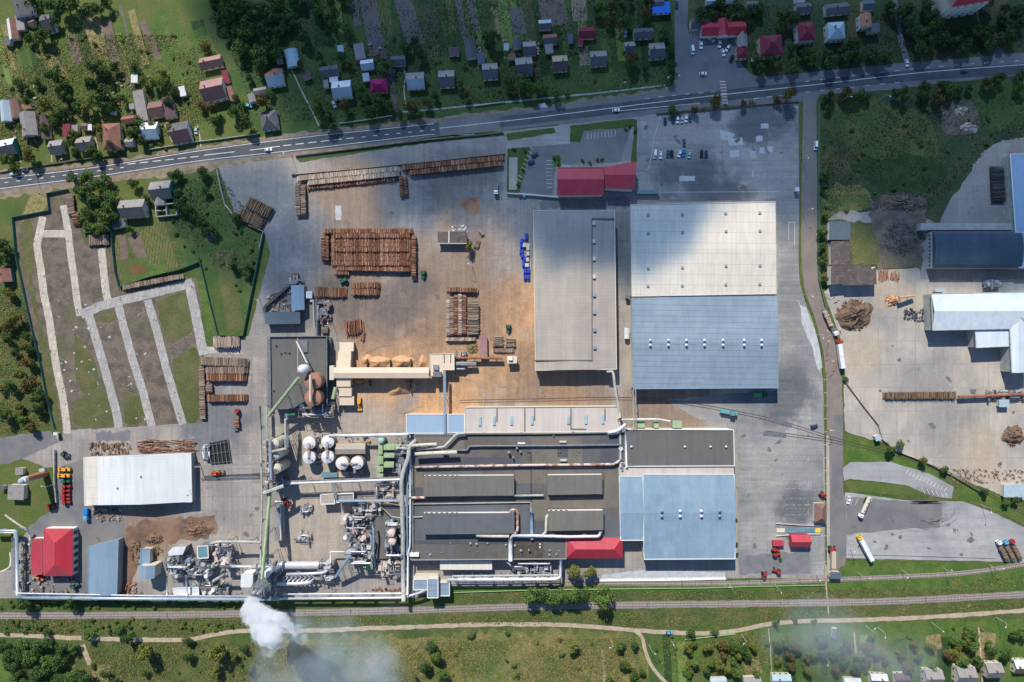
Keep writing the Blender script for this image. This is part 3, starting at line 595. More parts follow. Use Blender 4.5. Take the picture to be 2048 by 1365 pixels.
sw = MB()
for i in range(22):
    cx, cy = rr.choice([(790,745),(760,760),(1000,690),(980,760),(700,610),(900,790)]); cx += rr.uniform(-30, 30); cy += rr.uniform(-20, 20); r0 = rr.uniform(25, 80); a0 = rr.uniform(0, 6.3); a1 = a0+rr.uniform(.4, 1.2)
    P = [W(cx+math.cos(a0+(a1-a0)*t/9)*r0, cy+math.sin(a0+(a1-a0)*t/9)*r0*.7) for t in range(10)]
    for off in (0, 1.9):
        for a, b in zip(P, P[1:]): line_world(sw, (a[0]+off, a[1]), (b[0]+off, b[1]), .35, .149+i*.0002+off*.00005)
structure('tyre_tracks', sw, M['track_dust'])
st = MB()
for i in range(90):
    x, y = rr.choice([(rr.uniform(450,1060),rr.uniform(330,800)),(rr.uniform(1280,1590),rr.uniform(230,395)),(rr.uniform(1480,1645),rr.uniform(780,1140)),(rr.uniform(1700,2040),rr.uniform(600,950)),(rr.uniform(130,520),rr.uniform(1010,1080)),(rr.uniform(1700,1980),rr.uniform(1010,1110))])
    r0 = rr.uniform(.5, 2.6); n_ = 9; cx, cy = W(x, y); a_ = rr.uniform(0, 3); e_ = rr.uniform(.3, 1)
    st.sheet([(cx+math.cos(a_)*math.cos(t)*r0*q-math.sin(a_)*math.sin(t)*r0*q*e_, cy+math.sin(a_)*math.cos(t)*r0*q+math.cos(a_)*math.sin(t)*r0*q*e_) for t, q in [(2*math.pi*k/n_, rr.uniform(.6, 1.2)) for k in range(n_)]], .145+i*.00003)
structure('oil_stains', st, M['oil_stain'])
# ------------------------------------------------------------------ railways
def railway(name, desc, pts, bw, sleepers=True, ballast=True, gauge=1.5, px=None, z=.02):
    P = smooth_line(pix(pts), 8)
    n = len(pts)//2; o = thing(name, desc, 'railway track', *(px or pts[n]), full=True)
    if ballast: MB().sheet(ribbon(P, bw*S, .3, 4), .1+z).build('ballast', M['ballast'], o)
    L = []; Rr = []
    for i, p in enumerate(P):
        a = Vector(P[max(i-1, 0)]); b = Vector(P[min(i+1, len(P)-1)]); d = (b-a).normalized(); L.append(Vector(p)+Vector((-d.y, d.x))*gauge/2); Rr.append(Vector(p)-Vector((-d.y, d.x))*gauge/2)
    for side in (L, Rr):
        mb = MB()
        for a, b in zip(side, side[1:]):
            d = (b-a).normalized(); mb.box(*((a+b)/2), .16+z, (b-a).length, .16, .16, math.atan2(d.y, d.x))
        mb.build('rail', M['rail_steel'], o)
    if sleepers:
        mb = MB(); acc = 0
        for a, b in zip(P, P[1:]):
            a, b = Vector(a), Vector(b); Ln = (b-a).length; d = (b-a)/Ln; u = -acc
            while u < Ln:
                if u >= 0: mb.box(*(a+d*u), .06+z, .28, 2.7, .1, math.atan2(d.y, d.x))
                u += .85
            acc = Ln-(u-.85) if False else (Ln-u)+.85 if False else 0
        s_ = mb.build('sleepers', M['sleeper'], o); s_['kind'] = 'stuff'
    return o
railway('main_railway_track', 'ballasted railway line with pale sleepers running across below the works', [(-60,1232),(200,1231),(480,1228),(820,1221),(1000,1215),(1200,1211),(1620,1206),(1820,1201),(2100,1186)], 14)
railway('railway_siding', 'single siding between the green fence and the works, joining the grass at right', [(905,1172),(1200,1167),(1450,1167),(1620,1161),(1800,1154),(1950,1144),(2110,1118)], 9, ballast=True)
railway('yard_rail', 'rusty yard rails running from the tan hall past the teal locomotive', [(920,803),(1080,800),(1240,797),(1350,804),(1470,824),(1560,844),(1690,884),(1800,911),(1900,948),(1980,990),(2110,1060)], 8, sleepers=False, ballast=False, z=.05)
railway('yard_rail', 'short rusty branch rails crossing the east road below the main yard rails', [(1530,864),(1600,873),(1650,880),(1690,888)], 8, sleepers=False, ballast=False, z=.05)
for px_, py_, a_ in ((1562,845,-.28), (1549,869,-.1)):
    o = MB().box(*W(px_, py_), .18, 14, 2.6, .12, a_).build('crossing_plate', M['steel_dark'], loc=(*W(px_, py_), 0)); tag(o, 'dark steel plate laid over yard rails, ' + ('upper one on the main rails' if py_ < 850 else 'lower one on the branch rails'), 'rail plate', px_, py_, 'plates over the yard rails', True)
# ------------------------------------------------------------------ buildings
def rot_rect(cx, cy, w, d, a):
    c, s_ = math.cos(a), math.sin(a)
    return [(cx+x*c-y*s_, cy+x*s_+y*c) for x, y in ((-w/2,-d/2),(w/2,-d/2),(w/2,d/2),(-w/2,d/2))]
def roof_mesh(cx, cy, w, d, a, z0, rh, kind, oh=.35, th=.18, n=10, hipf=.45):
    """roof over a w x d rectangle turned by a; kinds: gx/gy ridge along local x/y, hx/hy hipped, flat, bx barrel, mono"""
    mb = MB(); c, s_ = math.cos(a), math.sin(a)
    T = lambda x, y, z: (cx+x*c-y*s_, cy+x*s_+y*c, z)
    if kind in ('gy', 'hy', 'by'):
        A = T; T = lambda x, y, z: A(-y, x, z); w, d = d, w
    w += 2*oh; d += 2*oh
    if kind in ('gx', 'gy'):
        for sgn, mi in ((1, 0), (-1, 1)):
            v = [T(-w/2, 0, z0+rh), T(w/2, 0, z0+rh), T(w/2, sgn*d/2, z0), T(-w/2, sgn*d/2, z0)]
            v += [(x, y, z-th) for x, y, z in v]
            f = [(0,1,2,3),(7,6,5,4),(0,4,5,1),(1,5,6,2),(2,6,7,3),(3,7,4,0)]
            if sgn > 0: f = [t[::-1] for t in f]
            if sgn > 0: f = [t[::-1] for t in f]
            mb.add(v, f, mi)
    elif kind in ('hx', 'hy'):
        hx = min(w/2*.98, d*hipf); r = w/2-hx
        v = [T(-w/2,-d/2,z0), T(w/2,-d/2,z0), T(w/2,d/2,z0), T(-w/2,d/2,z0), T(-r,0,z0+rh), T(r,0,z0+rh)]
        v += [(x, y, z-th) for x, y, z in v[:4]]
        mb.add(v, [(0,1,5,4)], 1); o = len(mb.v)-10
        for f, mi in (((2,3,4,5),0), ((1,2,5),1), ((3,0,4),0), ((0,6,7,1),0), ((1,7,8,2),0), ((2,8,9,3),0), ((3,9,6,0),0), ((9,8,7,6),0)):
            mb.f.append(tuple(o+i for i in f)); mb.m.append(mi)
    elif kind == 'flat':
        mb.prism([T(x, y, 0)[:2] for x, y in ((-w/2,-d/2),(w/2,-d/2),(w/2,d/2),(-w/2,d/2))], z0, z0+.25)
    elif kind == 'mono':
        v = [T(-w/2,-d/2,z0), T(w/2,-d/2,z0), T(w/2,d/2,z0+rh), T(-w/2,d/2,z0+rh)]; v += [(x, y, z-th) for x, y, z in v]
        mb.add(v, [(0,1,2,3),(7,6,5,4),(0,4,5,1),(1,5,6,2),(2,6,7,3),(3,7,4,0)])
    elif kind in ('bx', 'by'):
        v = []; 
        for i in range(n+1):
            t = math.pi*i/n; y = -math.cos(t)*d/2; z = z0+math.sin(t)*rh
            v += [T(-w/2, y, z), T(w/2, y, z)]
        mb.add(v, [(2*i, 2*i+1, 2*i+3, 2*i+2) for i in range(n)] + [tuple(range(0, 2*n+2, 2)), tuple(range(1, 2*n+2, 2))[::-1], (0, 2*n, 2*n+1, 1)])
    return mb, T, w-2*oh, d-2*oh
def wall_mesh(cx, cy, w, d, a, z1, rh, kind):
    mb = MB(); c, s_ = math.cos(a), math.sin(a)
    T = lambda x, y, z: (cx+x*c-y*s_, cy+x*s_+y*c, z)
    if kind in ('gy', 'by'):
        A = T; T = lambda x, y, z: A(-y, x, z); w, d = d, w
    if kind in ('gx', 'gy'):
        g = z1+rh*.96-.2; z = z1-.15
        prof = [(-d/2, 0), (d/2, 0), (d/2, z), (0, g), (-d/2, z)]
        v = [T(-w/2, y, q) for y, q in prof] + [T(w/2, y, q) for y, q in prof]
        mb.add(v, [(4,3,2,1,0), (5,6,7,8,9)] + [(i, (i+1) % 5, 5+(i+1) % 5, 5+i) for i in range(5)])
    else:
        mb.prism([T(x, y, 0)[:2] for x, y in ((-w/2,-d/2),(w/2,-d/2),(w/2,d/2),(-w/2,d/2))], 0, z1-(.02 if kind == 'flat' else .15))
    return mb
def window_row(o, cx, cy, w, d, a, side, n, z, ww, wh, m='glass', name='window', parent=None):
    """n windows on one side (N,S,E,W in plan) of a rectangle"""
    c, s_ = math.cos(a), math.sin(a)
    for i in range(n):
        t = (i+.5)/n-.5
        if side in 'NS': x, y, sx, sy = t*w, (d/2+.04)*(1 if side == 'N' else -1), ww, .08
        else: x, y, sx, sy = (w/2+.04)*(1 if side == 'E' else -1), t*d, .08, ww
        MB().box(cx+x*c-y*s_, cy+x*s_+y*c, z, sx, sy, wh, a).build(name, M[m], o)
def house(px, py, wp, dp, ang, kind, roof, desc, wall='wall_cream', h=3.2, rh=None, chim=1, cat='house', name='house', win=True, full=False, group='houses and sheds beside the roads', oh=.35):
    a = -math.radians(ang); f = (CAMH-h)/CAMH*S; w, d = wp*f-2*oh, dp*f-2*oh
    if rh is None: rh = (d if kind in ('gx', 'hx') else w)*.36
    if kind in ('flat',): rh = 0
    o = thing(name, desc, cat, px, py, group, full=full)
    cx, cy = W(px, py, h+rh*.3)
    o.location = (cx, cy, 0); o['_w'] = (cx, cy, 0)
    r1, r2 = (roof if isinstance(roof, tuple) else (roof, roof))
    wall_mesh(cx, cy, w, d, a, h, rh, kind).build('wall', M[wall], o)
    mb, T, ww, dd = roof_mesh(cx, cy, w, d, a, h, rh, kind, oh)
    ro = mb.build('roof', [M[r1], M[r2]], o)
    rr = random.Random(int(px*7+py))
    if chim and rh > .5:
        for i in range(chim):
            x = rr.uniform(-.3, .3)*ww; p = T(x, dd*.12, 0)
            MB().box(p[0], p[1], h+rh*.5, .7, .7, rh*.5+.9, a).build('chimney', M['wall_brick'], ro)
    if win:
        side = 'S' if py < 600 else 'N'
        if w > 5: window_row(o, cx, cy, w, d, a, side, 2 if w < 9 else 3, 1.0, 1.1, 1.3)
        side = 'E' if px < 900 else 'W'
        if d > 6: window_row(o, cx, cy, w, d, a, side, 2, 1.0, 1.1, 1.3)
    return o
SHED = dict(cat='shed', name='shed', chim=0, win=False, h=2.6, oh=.2)
H_ = [ # px,py,w,d,ang,kind,roof,desc,extra
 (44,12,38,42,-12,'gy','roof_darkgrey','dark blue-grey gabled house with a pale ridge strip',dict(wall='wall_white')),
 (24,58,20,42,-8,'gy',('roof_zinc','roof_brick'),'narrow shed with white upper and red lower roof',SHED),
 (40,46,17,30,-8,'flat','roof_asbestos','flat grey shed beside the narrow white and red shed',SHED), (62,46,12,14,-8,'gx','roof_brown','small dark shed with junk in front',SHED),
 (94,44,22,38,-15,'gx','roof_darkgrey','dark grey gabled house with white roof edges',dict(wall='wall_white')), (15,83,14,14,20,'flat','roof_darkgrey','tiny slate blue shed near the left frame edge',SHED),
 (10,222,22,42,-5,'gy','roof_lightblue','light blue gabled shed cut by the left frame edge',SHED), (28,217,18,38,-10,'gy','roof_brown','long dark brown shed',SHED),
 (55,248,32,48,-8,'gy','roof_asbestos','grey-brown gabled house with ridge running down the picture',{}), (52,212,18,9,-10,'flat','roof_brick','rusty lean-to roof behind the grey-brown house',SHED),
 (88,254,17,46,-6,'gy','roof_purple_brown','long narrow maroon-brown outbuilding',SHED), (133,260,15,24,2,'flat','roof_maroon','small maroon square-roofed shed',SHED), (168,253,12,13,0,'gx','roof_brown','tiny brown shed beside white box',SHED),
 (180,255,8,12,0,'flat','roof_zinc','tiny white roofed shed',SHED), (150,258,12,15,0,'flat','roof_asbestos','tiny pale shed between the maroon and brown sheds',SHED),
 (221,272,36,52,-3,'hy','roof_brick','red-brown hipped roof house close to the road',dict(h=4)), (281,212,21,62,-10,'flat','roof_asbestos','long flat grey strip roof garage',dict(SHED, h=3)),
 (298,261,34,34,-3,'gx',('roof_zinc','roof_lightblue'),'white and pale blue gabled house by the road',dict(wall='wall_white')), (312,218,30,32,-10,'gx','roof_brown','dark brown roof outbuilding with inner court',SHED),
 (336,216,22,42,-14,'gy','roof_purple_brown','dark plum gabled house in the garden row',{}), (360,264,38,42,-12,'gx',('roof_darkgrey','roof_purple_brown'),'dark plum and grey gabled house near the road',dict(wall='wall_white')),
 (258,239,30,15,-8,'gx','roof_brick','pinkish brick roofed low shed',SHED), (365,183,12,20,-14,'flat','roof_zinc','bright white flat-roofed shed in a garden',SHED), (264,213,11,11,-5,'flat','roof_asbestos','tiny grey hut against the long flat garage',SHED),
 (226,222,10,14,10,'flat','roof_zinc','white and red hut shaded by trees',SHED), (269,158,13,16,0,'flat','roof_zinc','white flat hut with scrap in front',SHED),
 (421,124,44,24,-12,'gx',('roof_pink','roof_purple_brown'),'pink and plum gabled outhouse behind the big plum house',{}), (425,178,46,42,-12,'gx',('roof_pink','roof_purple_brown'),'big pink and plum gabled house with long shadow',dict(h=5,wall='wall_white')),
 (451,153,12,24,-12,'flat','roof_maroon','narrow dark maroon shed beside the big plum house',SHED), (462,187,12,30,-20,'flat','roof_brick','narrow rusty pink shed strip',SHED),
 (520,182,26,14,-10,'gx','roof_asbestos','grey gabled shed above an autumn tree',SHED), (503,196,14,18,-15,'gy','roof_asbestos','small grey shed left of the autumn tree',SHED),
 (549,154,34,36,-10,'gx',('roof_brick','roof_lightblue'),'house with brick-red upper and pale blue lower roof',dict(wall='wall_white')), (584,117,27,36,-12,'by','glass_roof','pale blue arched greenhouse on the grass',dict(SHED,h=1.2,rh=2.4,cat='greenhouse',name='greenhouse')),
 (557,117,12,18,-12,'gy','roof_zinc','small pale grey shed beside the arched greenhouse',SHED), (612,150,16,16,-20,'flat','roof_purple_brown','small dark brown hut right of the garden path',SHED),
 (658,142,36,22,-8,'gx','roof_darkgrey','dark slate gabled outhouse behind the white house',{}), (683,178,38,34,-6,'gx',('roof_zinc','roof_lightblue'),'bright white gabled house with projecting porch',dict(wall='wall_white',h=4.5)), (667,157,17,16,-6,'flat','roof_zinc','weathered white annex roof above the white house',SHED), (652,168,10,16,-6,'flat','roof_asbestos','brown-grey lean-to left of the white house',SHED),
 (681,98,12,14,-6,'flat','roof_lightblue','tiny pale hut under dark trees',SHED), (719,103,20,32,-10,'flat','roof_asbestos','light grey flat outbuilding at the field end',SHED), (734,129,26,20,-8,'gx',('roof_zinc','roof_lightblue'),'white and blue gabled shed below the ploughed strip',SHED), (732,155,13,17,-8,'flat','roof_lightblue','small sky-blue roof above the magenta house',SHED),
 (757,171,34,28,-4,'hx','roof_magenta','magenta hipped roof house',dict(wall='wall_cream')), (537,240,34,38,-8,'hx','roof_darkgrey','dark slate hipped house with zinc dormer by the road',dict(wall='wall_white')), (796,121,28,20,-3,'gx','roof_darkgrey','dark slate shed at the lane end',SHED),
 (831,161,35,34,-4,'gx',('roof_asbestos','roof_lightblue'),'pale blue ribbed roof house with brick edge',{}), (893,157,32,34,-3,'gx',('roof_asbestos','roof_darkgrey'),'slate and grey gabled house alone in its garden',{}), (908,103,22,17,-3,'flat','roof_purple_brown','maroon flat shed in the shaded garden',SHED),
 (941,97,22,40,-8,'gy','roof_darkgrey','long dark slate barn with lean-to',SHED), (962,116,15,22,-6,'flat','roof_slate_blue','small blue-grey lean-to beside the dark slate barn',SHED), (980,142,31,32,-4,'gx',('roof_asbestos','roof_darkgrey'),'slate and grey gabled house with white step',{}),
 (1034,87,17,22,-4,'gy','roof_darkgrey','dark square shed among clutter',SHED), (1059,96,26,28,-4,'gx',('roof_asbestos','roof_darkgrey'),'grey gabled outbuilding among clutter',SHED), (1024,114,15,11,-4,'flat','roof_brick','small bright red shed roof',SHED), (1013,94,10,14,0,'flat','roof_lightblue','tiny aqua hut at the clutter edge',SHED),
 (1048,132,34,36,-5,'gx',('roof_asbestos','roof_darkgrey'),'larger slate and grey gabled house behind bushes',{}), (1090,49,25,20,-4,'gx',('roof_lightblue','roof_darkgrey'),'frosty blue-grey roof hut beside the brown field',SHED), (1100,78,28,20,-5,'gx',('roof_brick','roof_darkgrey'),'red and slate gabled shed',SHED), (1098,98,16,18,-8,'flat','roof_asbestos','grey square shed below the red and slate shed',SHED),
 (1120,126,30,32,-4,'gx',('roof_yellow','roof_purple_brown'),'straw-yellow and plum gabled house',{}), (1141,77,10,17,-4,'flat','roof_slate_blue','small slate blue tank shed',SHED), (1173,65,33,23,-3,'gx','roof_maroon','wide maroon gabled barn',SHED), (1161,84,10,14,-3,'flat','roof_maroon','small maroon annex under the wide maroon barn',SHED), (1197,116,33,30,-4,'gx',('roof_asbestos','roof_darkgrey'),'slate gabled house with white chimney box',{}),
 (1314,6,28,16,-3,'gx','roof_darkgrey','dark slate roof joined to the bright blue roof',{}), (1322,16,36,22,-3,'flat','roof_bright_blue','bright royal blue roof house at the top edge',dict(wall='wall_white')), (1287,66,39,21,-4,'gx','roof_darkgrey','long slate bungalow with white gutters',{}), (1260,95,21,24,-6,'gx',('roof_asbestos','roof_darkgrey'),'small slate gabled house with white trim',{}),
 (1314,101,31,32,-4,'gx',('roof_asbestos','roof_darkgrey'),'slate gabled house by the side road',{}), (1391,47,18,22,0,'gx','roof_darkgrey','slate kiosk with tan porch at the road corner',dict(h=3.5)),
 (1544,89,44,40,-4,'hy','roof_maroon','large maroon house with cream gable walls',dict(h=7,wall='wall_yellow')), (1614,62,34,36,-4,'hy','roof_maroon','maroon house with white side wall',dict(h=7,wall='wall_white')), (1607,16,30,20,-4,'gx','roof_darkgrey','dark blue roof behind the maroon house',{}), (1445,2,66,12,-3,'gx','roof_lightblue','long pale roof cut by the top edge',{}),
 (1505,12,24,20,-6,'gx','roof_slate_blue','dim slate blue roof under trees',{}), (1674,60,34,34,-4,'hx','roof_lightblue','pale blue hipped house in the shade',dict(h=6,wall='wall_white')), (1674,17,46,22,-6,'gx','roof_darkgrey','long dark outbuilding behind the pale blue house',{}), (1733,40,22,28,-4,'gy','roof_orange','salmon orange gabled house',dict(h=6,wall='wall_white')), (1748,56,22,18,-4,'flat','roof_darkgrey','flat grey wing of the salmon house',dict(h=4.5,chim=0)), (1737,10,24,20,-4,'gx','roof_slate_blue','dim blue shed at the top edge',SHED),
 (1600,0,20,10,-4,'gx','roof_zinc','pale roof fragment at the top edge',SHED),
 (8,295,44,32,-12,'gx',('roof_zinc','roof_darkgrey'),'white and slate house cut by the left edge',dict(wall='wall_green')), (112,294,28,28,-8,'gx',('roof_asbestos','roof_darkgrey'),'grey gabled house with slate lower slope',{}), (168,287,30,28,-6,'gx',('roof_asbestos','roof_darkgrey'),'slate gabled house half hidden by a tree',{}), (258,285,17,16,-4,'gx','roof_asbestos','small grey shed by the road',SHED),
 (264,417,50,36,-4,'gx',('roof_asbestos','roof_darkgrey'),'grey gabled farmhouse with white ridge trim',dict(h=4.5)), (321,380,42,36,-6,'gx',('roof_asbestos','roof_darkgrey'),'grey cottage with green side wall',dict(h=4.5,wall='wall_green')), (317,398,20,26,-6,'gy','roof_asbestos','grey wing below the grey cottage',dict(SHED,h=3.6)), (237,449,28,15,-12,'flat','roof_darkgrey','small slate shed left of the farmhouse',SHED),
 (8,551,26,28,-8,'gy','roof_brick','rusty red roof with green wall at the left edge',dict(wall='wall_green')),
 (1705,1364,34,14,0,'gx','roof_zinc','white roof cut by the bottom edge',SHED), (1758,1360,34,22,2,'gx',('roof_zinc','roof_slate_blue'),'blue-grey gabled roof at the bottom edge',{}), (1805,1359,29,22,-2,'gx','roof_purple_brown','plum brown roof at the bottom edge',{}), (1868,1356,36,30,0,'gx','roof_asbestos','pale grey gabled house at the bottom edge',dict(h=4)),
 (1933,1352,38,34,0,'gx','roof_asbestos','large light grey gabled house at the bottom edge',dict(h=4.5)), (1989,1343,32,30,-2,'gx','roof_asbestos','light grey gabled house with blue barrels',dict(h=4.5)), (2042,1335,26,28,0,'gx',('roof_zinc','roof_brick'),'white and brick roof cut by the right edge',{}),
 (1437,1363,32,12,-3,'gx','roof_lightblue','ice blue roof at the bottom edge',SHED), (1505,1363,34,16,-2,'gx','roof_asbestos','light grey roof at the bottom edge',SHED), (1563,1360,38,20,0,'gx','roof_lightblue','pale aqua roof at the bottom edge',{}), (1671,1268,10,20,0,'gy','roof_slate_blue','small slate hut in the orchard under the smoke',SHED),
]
for px_, py_, w_, d_, an_, k_, r_, ds_, kw_ in H_:
    kw_ = dict(kw_); kw_.setdefault('name', 'house'); house(px_, py_, w_, d_, an_, k_, r_, ds_, **kw_)

# restaurant group by the side road
o = thing('restaurant', 'long red-roofed restaurant with white gable lines behind the parked cars', 'restaurant', 1450, 58, full=True)
for i, (px_, py_, w_, d_, k_) in enumerate([(1419,58,32,26,'gx'),(1447,56,22,32,'gy'),(1472,58,34,24,'gx')]):
    cx, cy = W(px_, py_, 4); f = S
    wall_mesh(cx, cy, w_*f, d_*f, .04, 4+i*.3, 2, k_).build('wall', M['wall_white'], o)
    roof_mesh(cx, cy, w_*f, d_*f, .04, 4+i*.3, 2+i*.2, k_)[0].build('roof', [M['roof_red'], M['roof_red_dark']], o)
MB().box(*W(1420, 75), 0, 10*S, 8*S, 2.6, .6).build('porch', M['wall_white'], o)
house(1485, 79, 20, 30, -4, 'gy', 'roof_asbestos', 'grey-roofed hall joined below the red restaurant', h=4, full=True, chim=0)
house(1485, 104, 22, 24, 0, 'hy', 'roof_maroon', 'rounded maroon roof pavilion below the grey-roofed hall', h=4, full=True, chim=0)
# apartment block at the top edge
o = thing('apartment_block', 'tall cream apartment block with balconies and red roof at the top edge', 'apartment block', 1905, 5, full=True)
bx, by = W(1903, 38, 0)
a_ = .17; MB().box(bx, by+7, 0, 24, 12, 17, a_).build('wall', M['wall_cream'], o)
roof_mesh(bx, by+7, 24, 12, a_, 17, 3, 'hx')[0].build('roof', [M['roof_pink'], M['roof_red_dark']], o)
for f_ in range(5):
    for i in range(5):
        t = (i-2)*4.6; y = -6.5
        MB().box(bx+t*math.cos(a_)-y*math.sin(a_), by+7+t*math.sin(a_)+y*math.cos(a_), 1.4+f_*3.2, 2.6, 1.1, 1.2, a_).build('balcony', M['wall_white'], o)
        MB().box(bx+(t+1.9)*math.cos(a_)-(-6.05)*math.sin(a_), by+7+(t+1.9)*math.sin(a_)+(-6.05)*math.cos(a_), 1.6+f_*3.2, .9, .1, 1.4, a_).build('window', M['glass'], o)

def hall(name, desc, outline, h, roofm, wallm, ridge=None, rh=0, cat='factory hall', trim=None, parapet=None):
    """hall with its roof outline given in photo pixels; ridge = ('x'|'y', pixel) with height rh"""
    P = [W(x, y, h) for x, y in outline]
    cxp = sum(p[0] for p in outline)/len(outline); cyp = sum(p[1] for p in outline)/len(outline)
    o = thing(name, desc, cat, cxp, cyp, full=True)
    c = Vector((sum(p[0] for p in P)/len(P), sum(p[1] for p in P)/len(P)))
    Pin = [tuple(c+(Vector(p)-c)*(1-.5/max((Vector(p)-c).length, 1))) for p in P]
    if ridge:
        ax, rp = ridge; rv = W(rp, rp, h+rh)[0 if ax == 'x' else 1]
        k = 0 if ax == 'x' else 1
        ext = [abs(p[k]-rv) for p in P]; mlo = max([rv-p[k] for p in P]); mhi = max([p[k]-rv for p in P])
        def zt(x, y, off=0):
            q = (x, y)[k]-rv; m = mlo if q < 0 else mhi
            return h+rh*(1-abs(q)/max(m, .1))+off
        Q = []                                    # insert ridge points
        n = len(P)
        for i in range(n):
            a, b = P[i], P[(i+1) % n]; Q.append(a)
            if (a[k]-rv)*(b[k]-rv) < 0:
                t = (rv-a[k])/(b[k]-a[k]); Q.append((a[0]+(b[0]-a[0])*t, a[1]+(b[1]-a[1])*t))
        lo = [p for p in Q if p[k] <= rv+1e-4]; hi = [p for p in Q if p[k] >= rv-1e-4]
        mb = MB()
        for part in (lo, hi): mb.prism(part, lambda x, y: zt(x, y, -.25), lambda x, y: zt(x, y, 0))
        mb.build('roof', M[roofm], o)
        Qi = [tuple(c+(Vector(p)-c)*(1-.5/max((Vector(p)-c).length, 1))) for p in Q]
        lo = [p for p in Qi if p[k] <= rv+.6]; hi = [p for p in Qi if p[k] >= rv-.6]
        wb = MB(); wb.prism(Pin, 0, h-.3)
        g = .3
        for i in range(len(Qi)):                  # gable walls
            a, b = Qi[i], Qi[(i+1) % len(Qi)]
            wb.add([(a[0], a[1], h-.31), (b[0], b[1], h-.31), (b[0], b[1], zt(*b, -.27)), (a[0], a[1], zt(*a, -.27))], [(0,1,2,3)])
        wb.build('wall', M[wallm], o)
        o['_zt'] = 0; o_z = zt
    else:
        MB().prism(Pin, 0, h-.26).build('wall', M[wallm], o)
        MB().prism(P, h-.25, h).build('roof', M[roofm], o); o_z = lambda x, y, off=0: h+off
    if trim or parapet:
        mb = MB(); n = len(P); hh = parapet or .25
        for i in range(n):
            a, b = Vector(P[i]), Vector(P[(i+1) % n]); d = b-a
            za, zb = o_z(*a), o_z(*b)
            nrm = Vector((-d.y, d.x)).normalized()*.22
            v = [(a.x-nrm.x, a.y-nrm.y, za-.1), (b.x-nrm.x, b.y-nrm.y, zb-.1), (b.x+nrm.x, b.y+nrm.y, zb-.1), (a.x+nrm.x, a.y+nrm.y, za-.1)]
            v += [(x, y, z+hh+.1+.003*i) for x, y, z in v]
            mb.add(v, [(3,2,1,0),(4,5,6,7),(0,1,5,4),(1,2,6,5),(2,3,7,6),(3,0,4,7)])
        mb.build('roof_edge', M[trim or 'wall_white'], o)
    return o, o_z
def on_roof(o, zt, px, py, sx, sy, sz, m, name='roof_vent', h=8, sub=None):
    x, y = W(px, py, h+.5); z = zt(x, y)
    return MB().box(x, y, z-.05, sx, sy, sz).build(name, M[m], sub or o)

RECT = lambda x0, y0, x1, y1: [(x0, y0), (x1, y0), (x1, y1), (x0, y1)]
# 1 tan hall
o, z = hall('warehouse', 'very large tan flat-roofed warehouse with a row of small roof vents', [(1067,422),(1229,421),(1233,739),(1071,741)], 9, 'roof_tan', 'wall_cream', ('x', 1147), .8, trim='wall_cream')
for i, y in enumerate((447,483,518,554,590,625,660,695)): on_roof(o, z, 1187.5+i*.25, y, 1.7, 2.1, 1.2, 'wall_cream' if i < 4 else 'steel_blue', h=9)
for a, b in (((1183,438),(1185,720)), ((1070,722),(1185,720)), ((1183,438),(1229,437))):
    mb = MB(); pa, pb = W(*a, 9.8), W(*b, 9.8); mid = ((pa[0]+pb[0])/2, (pa[1]+pb[1])/2); L_ = math.dist(pa, pb)
    mb.box(mid[0], mid[1], 9.25, L_ if abs(pa[0]-pb[0]) > 3 else .5, .5 if abs(pa[0]-pb[0]) > 3 else L_, .7, 0).build('roof_step', M['roof_monitor'], o)
# 2 cream hall, 3 blue-grey hall
o, z = hall('warehouse', 'large cream-white warehouse roof with sixteen small square hatches', [(1261,410),(1550,404),(1552,588),(1264,593)], 9.5, 'roof_cream', 'wall_cream', ('y', 498), 1.2, trim='wall_cream')
for ys in ((430,429,427,426),(467,465,463,462),(537,535,532,531),(572,571,569,568)):
    for x, y in zip((1296,1364.5,1451.5,1519.5), ys): on_roof(o, z, x, y, 1.5, 1.4, .7, 'wall_grey', 'roof_hatch', 9.5)
o, z = hall('warehouse', 'large blue-grey warehouse roof with seven white vent pairs on its ridge', [(1264,594.5),(1554,590.5),(1556,776),(1267,778)], 9, 'roof_blue_hall', 'wall_cream', ('y', 685), 2.2, trim='steel_blue')
for x in (1300,1336,1372,1408,1445,1487,1522):
    for y in (681, 690.5):
        cx, cy = W(x, y, 11); v = MB().cyl((cx, cy, z(cx, cy)), (cx, cy, z(cx, cy)+1.3), .55, n=10).cyl((cx, cy, z(cx, cy)+1.3), (cx, cy, z(cx, cy)+1.9), .85, .3, n=10)
        v.build('roof_vent', M['tank_white'], o)
# 4 tan low hall, 5 blue annexes
o, z = hall('workshop', 'low pale tan workshop strip with seven ribbed skylights', [(930,815),(1236,813),(1237,864),(931,866)], 7.5, 'roof_tan_light', 'wall_cream', trim='wall_cream', parapet=.5)
for x, y in ((960,843),(988.5,842),(1023,841.5),(1064,841),(1137,840),(1172,839.5),(1206,839)): 
    k = on_roof(o, z, x, y, 1.6, 5.2, .7, 'glass_roof', 'skylight', 7.5)
for pts in (((994,817),(994,844)), ((1049.5,817),(1050,864)), ((1069,817),(1069.5,842)), ((1142,817),(1142,859)), ((1142,859),(1173,859)), ((1210,817),(1210.5,842))):
    pa, pb = W(*pts[0], 8), W(*pts[1], 8); L_ = max(math.dist(pa, pb), .8)
    hz = abs(pa[0]-pb[0]) > 3
    MB().box((pa[0]+pb[0])/2, (pa[1]+pb[1])/2, 7.45, L_ if hz else .7, .7 if hz else L_, .25).build('roof_strip', M['roof_monitor'], o)
hall('annex', 'sky blue ribbed roof annex left of the roof-top conveyor', RECT(813,829,895,867), 7, 'roof_blue', 'wall_cream', trim='wall_white', cat='annex')
